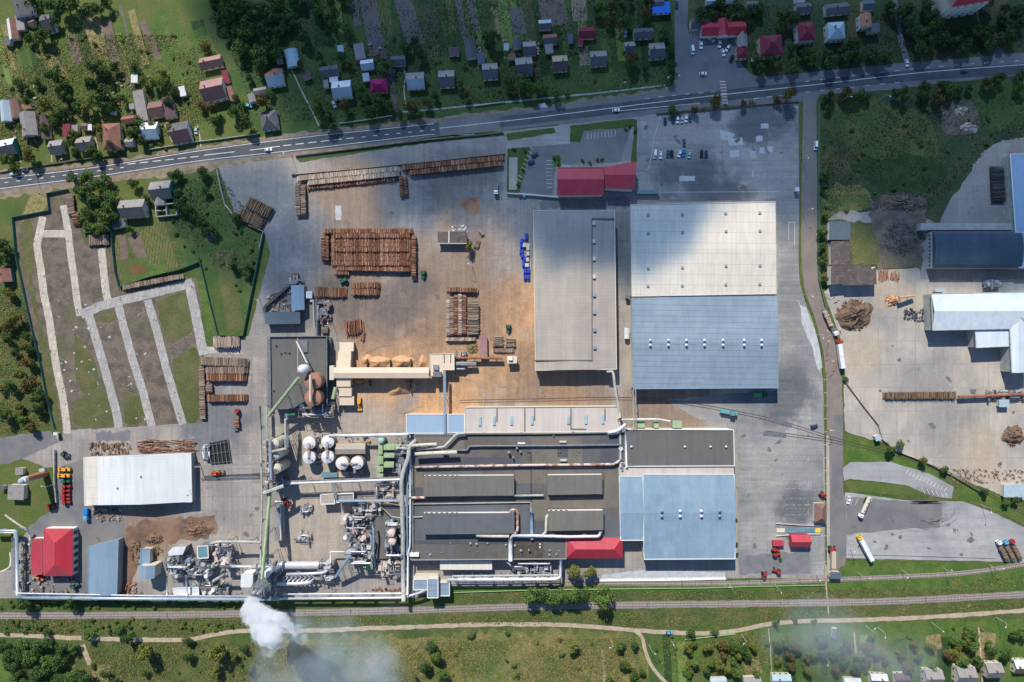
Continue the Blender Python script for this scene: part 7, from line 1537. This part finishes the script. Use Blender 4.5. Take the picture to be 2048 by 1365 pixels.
c = copy_thing(l0, 'yellow loader at the left end of the sawdust bays', 720, 764, 0, None, 1, True); c.location.z = .16; c = copy_thing(l0, 'yellow loader below the last beige chute roof', 719, 806, -1.5, None, 1, True); c.location.z = .16
put(loader('paint_car_sky'), 418, 1095, 60, 'blue skip loader behind the pipe maze', 'wheel loader')
put(loader('paint_car_red'), 571, 1005, 40, 'red loader in the shadow by the long trough-roofed shed', 'wheel loader')

# ------------------------------------------------------------------ lamp posts
def make_lamp(h=9):
    o = new('street_lamp'); MB().cyl((0,0,0), (0,0,h), .16, .09, n=6).build('post', M['pole'], o); MB().cyl((0,0,h), (2.0,0,h+.4), .07, n=5).build('arm', M['pole'], o); MB().box(2.2, 0, h+.3, .9, .4, .2).build('lamp_head', M['wall_white'], o); return o
lamps = [(1680,205),(1757,200),(1633,1150),(1716,1146),(1802,1140),(1887,1137),(1978,1130),(1456,1166),(1547,1168),(1602,318),(1604,425),(1607,590),(1634,670),(1655,858),(1345,168),(1238,178),(1334,162),(945,535),(390,975),(520,600),(1222,1280),(1343,1283),(1298,1290),(1483,1270),(1730,1251),(1862,1245),(1992,1235),(1935,1290),(1645,1310),(584,312),(75,358),(137,330),(664,640),(1712,600),(1586,232),(1700,1098),(1962,1010),(112,968),(1755,1255)]
L0 = None
for x, y in lamps:
    d_ = 'pale lamp post'
    if L0 is None: L0 = make_lamp(); xx, yy = W(x, y); L0.location = (xx, yy, .05); L0['category'] = 'lamp post'; L0['label'] = d_; tag(L0, d_, 'lamp post', x, y, 'lamp posts')
    else: c = copy_thing(L0, d_, x, y, random.Random(x).uniform(0, 6), 'lamp posts'); c.location.z = .05
# ------------------------------------------------------------------ trees and shrubs
def crown_mesh(seed, leaves, size, blobs=9, flat=.8):
    rg = np.random.default_rng(seed); C = []
    for i in range(blobs):
        a = rg.uniform(0, 2*np.pi); q = rg.uniform(.15, .62)*(0 if i == 0 else 1); C.append((np.cos(a)*q, np.sin(a)*q, rg.uniform(.55, 1.15)-q*.25, rg.uniform(.30, .46)))
    C = np.array(C); k = rg.integers(0, blobs, leaves); d = rg.normal(size=(leaves, 3)); d[:, 2] = np.abs(d[:, 2])*.9-.25*(rg.random(leaves)); d /= np.linalg.norm(d, axis=1)[:, None]
    rad = C[k, 3]*(1-.35*rg.random(leaves)**2)*(1+.10*rg.normal(size=leaves))
    P = C[k, :3]+d*rad[:, None]*np.array([1, 1, flat])
    nrm = d+rg.normal(size=(leaves, 3))*.55; nrm /= np.linalg.norm(nrm, axis=1)[:, None]
    u = np.cross(nrm, rg.normal(size=(leaves, 3))); u /= np.linalg.norm(u, axis=1)[:, None]; w = np.cross(nrm, u)
    s1 = (size*rg.uniform(.6, 1.4, leaves))[:, None]; s2 = (size*rg.uniform(.5, 1.1, leaves))[:, None]
    V = np.stack([P-u*s1, P-w*s2, P+u*s1, P+w*s2], 1).reshape(-1, 3)
    me = bpy.data.meshes.new('crown'); me.from_pydata(V.tolist(), [], np.arange(leaves*4).reshape(-1, 4).tolist()); me.update(); return me
def trunk_mesh(seed, h=.95):
    rr = random.Random(seed); mb = MB(); mb.cyl((0,0,0), (.02,.01,h*.7), .075, .05, n=7)
    for i in range(5):
        a = rr.uniform(0, 6.28); mb.cyl((.01,.01,h*rr.uniform(.4, .7)), (math.cos(a)*.42, math.sin(a)*.42, h*rr.uniform(.85, 1.1)), .035, .012, n=5)
    me = bpy.data.meshes.new('trunk'); me.from_pydata(mb.v, [], mb.f); me.materials.append(M['bark']); me.update(); return me
TRUNKS = [trunk_mesh(i) for i in range(3)]
TREE = {}; BUSH = {}
for ti, t_ in enumerate('dmyo'):
    for v_ in range(4):
        me = crown_mesh(ti*10+v_, 1500, .062); me.materials.append(M['leaf_'+t_]); TREE[t_, v_] = me
    for v_ in range(2):
        me = crown_mesh(ti*10+v_+100, 420, .10, 6, .9); me.materials.append(M['leaf_'+t_]); BUSH[t_, v_] = me
WORDS = {'d': 'dark green', 'm': 'mid green', 'y': 'yellowish green', 'o': 'autumn brown'}
NT = [0, 0]
def tree(px, py, r, t_='m', kind='tree'):
    rr = random.Random(int(px*131+py*17)); sm = r < 7.2 and kind == 'tree'; group = 'trees around the works' if kind == 'tree' else kind+'s'
    z = r*S*(.9 if not sm else .6); x, y = W(px, py, z)
    o = bpy.data.objects.new('shrub' if sm else kind.replace(' ', '_'), None); COL.objects.link(o); o.location = (x, y, 0); k = r*S*1.2
    o.scale = (k*rr.uniform(.92, 1.08), k*rr.uniform(.92, 1.08), k*(rr.uniform(1.25, 1.7) if not sm else rr.uniform(.7, 1.0))); o.rotation_euler = (0, 0, rr.uniform(0, 6.28))
    c = bpy.data.objects.new('crown', (BUSH if sm else TREE)[t_, rr.randrange(2 if sm else 4)]); COL.objects.link(c); c.parent = o
    if not sm: c = bpy.data.objects.new('trunk', rr.choice(TRUNKS)); COL.objects.link(c); c.parent = o
    else: c.location.z = -.35
    sz = 'small' if r < 9 else 'medium' if r < 13 else 'large'
    tag(o, ('%s %s %s' % (sz, WORDS[t_], kind)) if not sm else ('%s shrub' % WORDS[t_]), 'shrub' if sm else kind, px, py, 'shrubs around the works' if sm else group)
    NT[sm] += 1
T_ = """75,8,14,m 100,10,12,d 130,15,18,d 155,10,14,m 175,25,14,d 195,20,12,d 215,8,12,m 80,75,12,m 95,72,12,d 60,78,10,d 112,45,10,m 110,155,16,d 125,175,14,m 135,192,14,d 195,135,16,d 215,148,12,d 188,172,14,d
212,185,16,d 195,203,15,m 178,216,14,y 217,215,14,d 232,135,10,d 50,172,10,d 35,165,8,m 55,202,8,d 98,213,14,y 122,226,12,m 158,214,12,m 335,172,12,m 352,186,10,d 330,150,8,m 308,168,9,y 248,200,8,m 263,263,9,m
340,206,10,d 426,220,13,o 430,244,10,d 470,225,13,d 495,247,14,d 484,213,9,m 472,196,8,m 527,207,16,o 541,190,8,m 500,158,8,d 405,212,9,o 60,312,12,o 76,328,8,d 142,290,9,m 152,302,8,m 184,302,10,m 196,312,10,d 228,305,9,d 244,285,8,m
286,285,9,d 300,292,7,m 320,287,7,y 15,322,12,m 30,338,9,m 411,95,12,o 640,216,15,y 690,216,13,o 660,238,14,d 720,182,9,m 735,202,12,d 760,204,14,d 742,226,14,d 780,214,9,d 772,134,13,m 602,130,10,o 700,130,8,o 820,216,14,o 856,206,10,o
870,194,8,d 800,232,9,m 838,232,9,m 922,170,10,y 932,192,9,o 812,100,11,d 842,112,11,d 830,84,10,d 985,84,15,d 974,74,11,d 1020,167,13,d 1045,168,14,m 1062,182,12,m 1029,186,9,o 1076,181,9,o 1091,182,9,m 1112,192,10,m 1135,190,7,o
1262,118,14,o 1328,70,12,m 1340,100,9,d 1344,132,9,d 1290,138,8,d 1342,160,8,d 1342,222,10,m 1356,227,6.5,o 1388,222,8,o 1408,218,6,o 1430,206,15,o 1452,213,6,o 1486,209,8,o 1505,207,7,o 1552,201,9,o 1577,190,15,o
1645,350,9,m 1646,375,8,d 1648,430,8,y 1642,468,11,d 1643,495,10,d 1645,520,9,m 1648,556,9,y 1690,758,7,d 1780,898,11,d 1800,888,8,m 1842,920,8,y 1888,941,8,d 1965,982,8,d 2012,1005,9,m 2030,1000,8,d 1148,1140,15,y 1178,1144,14,y
1064,1191,17,m 1083,1188,15,d 1103,1191,17,m 1123,1188,16,m 1143,1190,18,m 1163,1187,13,d 1208,1191,21,m 95,1265,8,d 180,1272,11,m 218,1266,7,d 238,1262,9,m 262,1270,13,d 376,1280,10,d 12,1266,7,m 48,1264,6,d 
295,1300,17,y 188,1332,7,d 215,1345,9,d 230,1362,10,d 440,1298,18,y 488,1296,9,d 470,1310,8,y 432,1340,12,y 500,1340,10,m 380,1310,10,d 940,1276,6.5,d 948,1271,6.5,d 1016,1268,6.5,d 1030,1332,6.5,d 1034,1350,7,d 862,1290,12,d 872,1310,13,m
850,1330,13,d 882,1345,13,m 1125,1312,6.5,d 1148,1297,13,y 1120,1281,6.5,o 1380,1265,9,d 1428,1261,8,m 1551,1241,8,m 1590,1242,7,d 1628,1246,7,d 8,490,16,d 4,520,14,d 20,505,9,m  268,368,10,d 295,395,8,m 350,350,10,d 262,458,8,m  938,492,10,y 50,1206,14,d 146,1206,14,d 75,1210,7,m 290,1345,8,m"""
for q in T_.split():
    a, b, c_, d_ = q.split(','); tree(float(a), float(b), float(c_), d_)
def fill(poly, n, r0, r1, tints, seed, mind=.85, kind='tree'):
    rr = random.Random(seed); xs = [p[0] for p in poly]; ys = [p[1] for p in poly]; pl = []; tr = 0
    while len(pl) < n and tr < n*60:
        tr += 1; p = (rr.uniform(min(xs), max(xs)), rr.uniform(min(ys), max(ys))); r = rr.uniform(r0, r1)
        if not inside(p, poly): continue
        if any(math.dist(p, q[:2]) < (r+q[2])*mind*.7 for q in pl): continue
        pl.append((*p, r)); tree(p[0], p[1], r, rr.choice(tints), kind)
fill([(600,40),(700,20),(710,110),(640,130),(590,100)], 7, 9, 13, 'dddm', 2)
fill([(610,-5),(700,-5),(700,30),(620,40)], 5, 9, 13, 'dm', 22)
fill([(1195,-5),(1300,-5),(1300,50),(1250,50),(1240,90),(1200,90)], 9, 9, 14, 'ddmo', 3)
fill([(1385,8),(1590,25),(1580,60),(1512,62),(1500,30),(1400,35)], 10, 11, 16, 'ddd', 4)
fill([(1492,110),(1640,95),(1640,135),(1520,142)], 9, 10, 14, 'ddm', 5)
fill([(1650,90),(1775,85),(1790,118),(1650,132)], 10, 10, 15, 'ddm', 6)
fill([(1770,5),(1850,5),(1870,50),(1900,90),(1830,112),(1812,60)], 13, 11, 16, 'ddd', 7)
fill([(1880,65),(2048,55),(2048,92),(1900,105)], 11, 10, 15, 'ddd', 8)
fill([(1965,0),(2048,0),(2048,55),(1985,45)], 7, 10, 15, 'ddd', 9)
fill([(1642,190),(1760,176),(1740,200),(1660,230)], 9, 8, 12, 'ddmo', 10)
fill([(1770,176),(2048,150),(2048,176),(1900,195),(1790,200)], 16, 8, 13, 'dddmo', 11)
fill([(0,572),(42,565),(66,690),(96,850),(0,868)], 22, 8, 14, 'ddmyyo', 13)
fill([(1370,1282),(1530,1272),(1535,1345),(1370,1350)], 20, 7, 12, 'mmdyo', 14, kind='fruit tree')
fill([(1548,1268),(1950,1262),(1955,1325),(1550,1345)], 40, 8, 13, 'mmdyo', 15, kind='fruit tree')
fill([(1215,1292),(1282,1288),(1296,1330),(1300,1370),(1215,1370)], 9, 7, 11, 'mdy', 16, kind='fruit tree')
fill([(1965,1258),(2048,1250),(2048,1320),(1970,1315)], 5, 8, 12, 'md', 17, kind='fruit tree')
def wood(desc, poly, n, r0, r1, seed):
    """a grove that reads as one closed mass: trunks and crowns in one object of stuff"""
    rr = random.Random(seed); xs = [p[0] for p in poly]; ys = [p[1] for p in poly]; V = []; pl = []; tr = 0; MI = []
    while len(pl) < n and tr < 20000:
        tr += 1; p = (rr.uniform(min(xs), max(xs)), rr.uniform(min(ys), max(ys))); r = rr.uniform(r0, r1)
        if not inside(p, poly) or any(math.dist(p, q[:2]) < (r+q[2])*.55 for q in pl): continue
        pl.append((*p, r)); me = TREE['d', rr.randrange(4)]; a = np.empty(len(me.vertices)*3); me.vertices.foreach_get('co', a); a = a.reshape(-1, 3).copy()
        t = rr.uniform(0, 6.28); k = r*S*1.2; c, s_ = math.cos(t), math.sin(t); x, y = W(*p, 4)
        V.append(np.column_stack([(a[:, 0]*c-a[:, 1]*s_)*k+x, (a[:, 0]*s_+a[:, 1]*c)*k+y, a[:, 2]*k*rr.uniform(1, 1.4)])); MI += [0 if rr.random() < .7 else 1]*(len(a)//4)
    V = np.concatenate(V); me = bpy.data.meshes.new('wood'); me.from_pydata(V.tolist(), [], np.arange(len(V)).reshape(-1, 4).tolist()); me.materials.append(M['leaf_d']); me.materials.append(M['leaf_m']); me.polygons.foreach_set('material_index', MI); me.update()
    o = bpy.data.objects.new('woodland', me); COL.objects.link(o); o['kind'] = 'stuff'; o['label'] = desc
wood('dense dark wood above the arched greenhouse', [(425,-10),(605,-10),(570,60),(562,108),(510,145),(470,98),(436,45)], 34, 11, 18, 1)
wood('dense wood in the bottom left corner', [(0,1286),(90,1280),(155,1290),(180,1375),(45,1375),(12,1318)], 24, 11, 17, 12)
wood('dark grove left of the grey farmhouse', [(140,350),(200,340),(232,380),(232,455),(170,462),(152,400)], 18, 10, 15, 31)
wood('dark thicket along the shaded garden edge', [(340,345),(410,340),(470,430),(520,480),(505,560),(470,560),(430,470),(350,440)], 12, 9, 14, 32)
fill([(100,120),(345,130),(345,300),(20,320),(0,160)], 22, 7.5, 12, 'dmmy', 41)
# shrubs
fill([(0,1204),(480,1204),(480,1216),(0,1216)], 40, 3.5, 6, 'mmd', 20); fill([(0,1240),(480,1238),(480,1262),(0,1262)], 40, 3.5, 6.1, 'mdy', 21)
fill([(400,1290),(520,1290),(520,1365),(330,1365)], 16, 3.5, 6, 'ymd', 23); fill([(700,60),(1340,60),(1340,170),(700,230)], 46, 3, 6, 'dmo', 24)
fill([(0,60),(400,60),(400,290),(0,330)], 60, 3, 6.1, 'dmy', 25); fill([(1640,200),(2040,190),(1990,300),(1880,400),(1640,430)], 36, 3, 6.1, 'dmy', 26)
fill([(1290,1275),(2040,1245),(2040,1340),(1330,1360)], 30, 3, 6, 'mdy', 27); fill([(345,345),(530,470),(500,640),(400,540),(340,450)], 26, 3, 6, 'dm', 28); fill([(560,1280),(1200,1280),(1200,1365),(560,1365)], 16, 3, 5, 'dmy', 29)
for x, y in ((1108,318),(1116,328),(1117,316),(1260,252),(1252,258),(1205,320),(1180,325),(1165,323),(1195,321),(1270,262),(1028,300),(1050,300),(1045,340),(1036,370),(1560,1120),(1472,1090),(1473,1110),(1471,1040)): tree(x, y, 4.6, 'd')
# ------------------------------------------------------------------ rough growth that nobody could count
def tufts(name, polys, n, size, m, seed, z=.35, avoid=()):
    rg = np.random.default_rng(seed); Vs = []
    per = []
    areas = [abs(sum(p[0]*q[1]-q[0]*p[1] for p, q in zip(pl, pl[1:]+pl[:1])))/2 for pl in polys]
    pts = []
    for pl, ar in zip(polys, areas):
        k = int(n*ar/sum(areas)); xs = [p[0] for p in pl]; ys = [p[1] for p in pl]; c = 0
        X = rg.uniform(min(xs), max(xs), k*3); Y = rg.uniform(min(ys), max(ys), k*3)
        patch = np.sin(X*.07+seed)*np.cos(Y*.09+seed*2)+np.sin(X*.021+Y*.03)
        ok = rg.random(k*3) < .5+.35*patch
        for x, y, o_ in zip(X, Y, ok):
            if o_ and inside((x, y), pl):
                pts.append(W(x, y)); c += 1
                if c >= k: break
    P = np.array(pts); N = len(P); P = np.column_stack([P, rg.uniform(.1, z, N)])
    d = rg.normal(size=(N, 3)); d[:, 2] = np.abs(d[:, 2])+.6; d /= np.linalg.norm(d, axis=1)[:, None]
    u = np.cross(d, rg.normal(size=(N, 3))); u /= np.linalg.norm(u, axis=1)[:, None]; w = np.cross(d, u)
    s1 = (size*rg.uniform(.5, 1.6, N))[:, None]; s2 = (size*rg.uniform(.4, 1.1, N))[:, None]
    V = np.stack([P-u*s1, P-w*s2, P+u*s1, P+w*s2], 1).reshape(-1, 3); V[:, 2] = np.maximum(V[:, 2], .02)
    me = bpy.data.meshes.new(name); me.from_pydata(V.tolist(), [], np.arange(N*4).reshape(-1, 4).tolist()); me.materials.append(M[m]); me.update()
    o = bpy.data.objects.new(name, me); COL.objects.link(o); o['kind'] = 'stuff'; return o
o = tufts('undergrowth', [[(560,1290),(1270,1275),(1290,1365),(540,1365)],[(180,1285),(560,1285),(540,1365),(180,1365)],[(0,1238),(800,1238),(800,1250),(480,1256),(380,1274),(0,1264)],[(830,1230),(1650,1222),(2048,1205),(2048,1218),(1600,1236),(1400,1258),(1200,1250),(830,1248)],[(0,562),(45,560),(100,850),(0,870)],[(905,1186),(1650,1180),(2048,1150),(2048,1175),(1650,1198),(905,1205)],
    [(0,70),(400,70),(420,260),(0,320)],[(1310,1280),(1540,1262),(1540,1350),(1330,1350)]], 60000, .38, 'weed', 1)
o['label'] = 'rough weedy meadow growth'
o = tufts('undergrowth', [[(1640,235),(1760,205),(2048,180),(2048,275),(1990,285),(1900,380),(1860,420),(1640,425)],[(420,0),(1340,0),(1340,170),(640,240),(520,250)],[(1380,10),(2048,10),(2048,95),(1520,145)],[(340,360),(440,350),(530,470),(500,560),(400,520),(340,440)]], 26000, .40, 'weed_dark', 2)
# ------------------------------------------------------------------ smoke and the cloud above the drone
def vol_mat(name, density, color=(1,1,1), noise=None, aniso=.0, thr=(.4,.7)):
    m = bpy.data.materials.new(name); m.use_nodes = True; nt = m.node_tree; N = nt.nodes; L = nt.links
    N.remove(N['Principled BSDF']); v = N.new('ShaderNodeVolumePrincipled'); v.inputs['Color'].default_value = (*color, 1); v.inputs['Density'].default_value = density; v.inputs['Anisotropy'].default_value = aniso
    if noise:
        tc = N.new('ShaderNodeTexCoord'); n = N.new('ShaderNodeTexNoise'); n.inputs['Scale'].default_value = noise; n.inputs['Detail'].default_value = 5; L.new(tc.outputs['Object'], n.inputs['Vector'])
        r = N.new('ShaderNodeMapRange'); r.inputs['From Min'].default_value = thr[0]; r.inputs['From Max'].default_value = thr[1]; r.inputs['To Max'].default_value = density; L.new(n.outputs['Fac'], r.inputs['Value']); L.new(r.outputs[0], v.inputs['Density'])
    L.new(v.outputs[0], N['Material Output'].inputs['Volume']); return m
def shells(blobs, seed, m, voxel):
    for k in (1.08, .82, .56): lumpy('smoke', [(x, y, z, r*k) for x, y, z, r in blobs], seed, m, voxel)
def lumpy(name, blobs, seed, m, voxel=1.0):
    mb = bmesh.new(); rr = random.Random(seed)
    from mathutils import noise as mn
    for px, py, z, r in blobs:
        x, y = W(px, py, z); r *= S
        q = bmesh.ops.create_icosphere(mb, subdivisions=3, radius=1)
        for v in q['verts']:
            p = v.co.normalized(); k = 1+.34*mn.noise(p*1.7+Vector((px*.1, py*.1, seed)))+.2*mn.noise(p*4+Vector((px*.2, 3, py*.1)))
            v.co = Vector((x, y, z))+p*r*k
    me = bpy.data.meshes.new(name); mb.to_mesh(me); mb.free(); me.materials.append(m)
    o = bpy.data.objects.new(name, me); COL.objects.link(o); rm = o.modifiers.new('Remesh', 'REMESH'); rm.mode = 'VOXEL'; rm.voxel_size = voxel
    o['kind'] = 'stuff'; return o
sm1 = vol_mat('smoke_dense', .30, (.965,.98,1))
rr = random.Random(5); BL = []
for i in range(64):
    t = rr.random()**.9; k = [(500,1206),(512,1238),(530,1256),(548,1262),(530,1282)]; q = t*(len(k)-1); j = min(int(q), len(k)-2); f = q-j
    cx_ = k[j][0]+(k[j+1][0]-k[j][0])*f; cy_ = k[j][1]+(k[j+1][1]-k[j][1])*f; sp = 5+24*math.sin(math.pi*min(t*.9+.05, 1)); a_ = rr.uniform(0, 6.28)
    BL.append((cx_+math.cos(a_)*sp*rr.random()**.5, cy_+math.sin(a_)*sp*rr.random()**.5, 36+8*t+rr.uniform(-2, 3), rr.uniform(6, 14)*(1-.35*abs(t-.5))))
for x, y, r in ((558,1236,11),(568,1246,9),(576,1252,7),(566,1232,7),(582,1260,6),(590,1270,5),(574,1240,6),(583,1250,5)): BL.append((x, y, 45, r))
lumpy('smoke', BL, 3, sm1, .8)
lumpy('smoke', [(x+2, y+3, z, r*1.35) for x, y, z, r in BL]+[(596,1262,45,12),(604,1278,45,12),(560,1280,45,16),(540,1300,45,14),(575,1268,45,14)], 9, vol_mat('smoke_fringe', .11, (.92,.96,1), .22, thr=(.42,.66)), .9)
sm2 = vol_mat('smoke_thin', .016, (.78,.88,1), .04, thr=(.36,.72))
shells([(530,1300,44,18),(545,1320,44,24),(520,1345,42,26),(590,1240,44,16),(610,1250,44,20),(585,1250,42,20),(600,1275,42,26),(575,1300,40,28),(560,1330,38,34),(610,1325,40,36),(650,1300,40,34),(690,1320,40,40),(640,1355,38,40),(730,1290,38,36),(760,1330,38,44),(700,1365,38,44),(650,1255,38,20),(700,1250,38,26),(560,1365,38,40),(600,1380,38,40),(780,1370,38,40)], 5, sm2, 2.5)
sm3 = vol_mat('smoke_haze', .010, (.80,.89,1), .02, thr=(.46,.78))
shells([(1640,1250,26,60),(1700,1290,26,70),(1620,1330,26,70),(1760,1330,26,70),(1830,1300,24,50),(1560,1290,24,45),(1660,1380,26,70),(780,1225,24,34),(820,1260,24,40),(810,1300,26,46)], 6, sm3, 4)
# broken cloud between the sun and the ground: unseen closed slab, thickness shaped to cast the ground shade
def sd_poly(X, Y, poly):
    D = np.full(X.shape, 1e9); ins = np.zeros(X.shape, bool); n = len(poly)
    for i in range(n):
        x1, y1 = poly[i]; x2, y2 = poly[(i+1) % n]; dx, dy = x2-x1, y2-y1
        t = np.clip(((X-x1)*dx+(Y-y1)*dy)/(dx*dx+dy*dy), 0, 1); D = np.minimum(D, np.hypot(X-x1-t*dx, Y-y1-t*dy))
        c = ((y1 > Y) != (y2 > Y)) & (X < (dx*(Y-y1)/(dy if dy else 1e-9)+x1)); ins ^= c
    return np.where(ins, D, -D)
gx = np.arange(-500, 2700, 11.0); gy = np.arange(-700, 760, 11.0); GX, GY = np.meshgrid(gx, gy)
WX = GX+14*np.sin(GY*.031)+7*np.sin(GY*.083+GX*.02); WY = GY+12*np.sin(GX*.027)+7*np.sin(GX*.071+1)
A_ = [(420,-900),(400,0),(440,80),(505,150),(560,225),(620,262),(705,285),(740,340),(752,405),(800,440),(860,425),(930,400),(1020,430),(1062,480),(1090,540),(1180,555),(1262,585),(1310,570),(1385,520),(1440,455),(1500,405),(1600,415),(1690,420),(1760,455),(1820,545),(1880,578),(2000,590),(2900,600),(2900,-900)]
B_ = [(350,345),(440,325),(560,335),(600,440),(650,480),(650,640),(560,665),(510,590),(430,560),(345,450)]
def sst(d, w): t = np.clip(d/w*.5+.5, 0, 1); return t*t*(3-2*t)
depth = 1.75*sst(sd_poly(WX, WY, A_), 46)+.75*sst(sd_poly(WX, WY, B_), 36)
edge = np.minimum(np.minimum(GX-gx[0], gx[-1]-GX), np.minimum(GY-gy[0], gy[-1]-GY)); depth *= np.clip(edge/60, 0, 1)
SIG = .15; thick = depth*math.sin(SUN_EL)/SIG; thick[thick < .05] = 0
ZC = 560.0; offx, offy = sv.x/sv.z*ZC, sv.y/sv.z*ZC
wave = 3*np.sin(GX*.012)+3*np.cos(GY*.015)
vid = {}; V = []; F = []
def vert(i, j, top):
    t = thick[i, j]; k = (i, j, top if t > 0 else 0)
    if k not in vid:
        vid[k] = len(V); V.append(((GX[i, j]-1024)*S+offx, (682.5-GY[i, j])*S+offy, ZC+wave[i, j]+(t*.5 if top else -t*.5)))
    return vid[k]
for i in range(len(gy)-1):
    for j in range(len(gx)-1):
        if thick[i:i+2, j:j+2].max() <= 0: continue
        for top in (0, 1):
            q = [vert(i, j, top), vert(i, j+1, top), vert(i+1, j+1, top), vert(i+1, j, top)]
            F.append(tuple(q) if top == 0 else tuple(q[::-1]))
me = bpy.data.meshes.new('cloud'); me.from_pydata(V, [], F); 
cm = bpy.data.materials.new('cloud_volume'); cm.use_nodes = True; N_ = cm.node_tree.nodes; N_.remove(N_['Principled BSDF'])
va = N_.new('ShaderNodeVolumeAbsorption'); va.inputs['Color'].default_value = (0, .22, .48, 1); va.inputs['Density'].default_value = SIG*.9  # absorption tinted blue so the shade it casts turns bluer
vs_ = N_.new('ShaderNodeVolumeScatter'); vs_.inputs['Density'].default_value = SIG*.1; ad_ = N_.new('ShaderNodeAddShader')
cm.node_tree.links.new(va.outputs[0], ad_.inputs[0]); cm.node_tree.links.new(vs_.outputs[0], ad_.inputs[1]); cm.node_tree.links.new(ad_.outputs[0], N_['Material Output'].inputs['Volume'])
me.materials.append(cm); me.update()
cl = bpy.data.objects.new('cloud', me); COL.objects.link(cl); cl['kind'] = 'structure'

# ------------------------------------------------------------------ labels: say where each look-alike stands
LM = [('brick-red chimney',70,955),('white shed',275,960),('boiler house',100,1105),('pipe maze',375,1130),('smoke stack',520,1175),('drum dryer',600,1131),('six white tanks',650,905),('rusty silos',624,780),('big orange log stack',735,505),
 ('ruined shed',905,475),('central log stack',925,630),('tan warehouse',1150,580),('cream warehouse',1405,500),('blue-grey warehouse',1410,685),('crimson office',1180,360),('big car park',1440,300),('restaurant',1450,58),('large maroon house',1544,89),
 ('salmon house',1740,45),('apartment block',1900,10),('dark meadow',1800,290),('barrel-roofed hall',1950,500),('dark barn',1708,550),('white factory',1980,625),('timber yard log row',1840,792),('truck park',1850,1060),('brown gatehouse',1642,1027),('light blue warehouse',1378,1035),
 ('dark plant',1040,1000),('cream canopy roof',932,1131),('railway hedge',1110,1192),('track fork',1285,1270),('blue car on the dirt track',1338,1265),('bottom left wood',90,1320),('farmhouse',264,417),('grey cottage',321,380),('inner kitchen garden',290,500),('concrete strips',250,720),
 ('left yard log group',450,755),('log yard corner',470,390),('big plum house',425,178),('red-brown hipped house',221,272),('grey-brown gabled house',55,248),('long flat garage',281,212),('brown pond',90,105),('arched greenhouse',584,117),('white gabled house',683,178),('magenta house',757,171),
 ('slate hipped house',537,240),('pale blue ribbed house',831,161),('dark slate barn',941,97),('wide maroon barn',1173,65),('royal blue roof',1320,14),('straw-yellow house',1120,126),('orchard hut',1671,1268),('light grey bottom-edge house',1933,1352),('plum bottom-edge roof',1805,1359),
 ('aqua bottom-edge roof',1563,1360),('yard locomotive',1457,825),('yellow cab lorry',1729,1096),('side lane car',1813,127),('meadow rubble mounds',1930,240),('ploughed strip',745,40),('smoke plume',530,1245),('upper left wood',505,70),('dark bark heap',1708,630),('left edge wood',40,700),('brick wall hut',8,551),
 ('gold meadow',1050,1330),('lower gate',1665,1124)]
def direction(dx, dy):
    a = math.degrees(math.atan2(dy, dx)) % 360
    return ['right of','lower right of','below','lower left of','left of','upper left of','above','upper right of'][int(((a+22.5) % 360)//45)]
groups = {}
for o, d_, x, y, full in REG:
    o['label'] = d_
    if not full: groups.setdefault(d_, []).append((o, x, y))
for d_, it in groups.items():
    if len(it) == 1: continue
    sub = {}
    for o, x, y in it:
        n_, lx, ly = min(LM, key=lambda q: math.dist((x, y), q[1:])); sub.setdefault('%s %s the %s' % (d_, direction(x-lx, y-ly), n_), []).append((o, x, y))
    for k_, lst in sub.items():
        if len(lst) == 1: lst[0][0]['label'] = k_; continue
        lst.sort(key=lambda q: q[1]); xs = [q[1] for q in lst]; ys = [q[2] for q in lst]
        vert_ = max(ys)-min(ys) > max(xs)-min(xs)
        if vert_: lst.sort(key=lambda q: q[2])
        for i, (o, x, y) in enumerate(lst):
            pos = ('topmost' if i == 0 else 'lowest' if i == len(lst)-1 else '%s from top' % (NTH+['tenth','eleventh','twelfth','thirteenth','fourteenth','fifteenth','sixteenth'])[i]) if vert_ else ('leftmost' if i == 0 else 'rightmost' if i == len(lst)-1 else '%s from left' % (NTH+['tenth','eleventh','twelfth','thirteenth','fourteenth','fifteenth','sixteenth'])[i])
            o['label'] = '%s, %s' % (k_, pos)
for o in bpy.data.objects:
    if '_w' in o: del o['_w']
    if '_zt' in o: del o['_zt']
print('TREES', NT, sum(1 for o in bpy.data.objects if o.get('category')=='tree'), 'THINGS', len(REG))
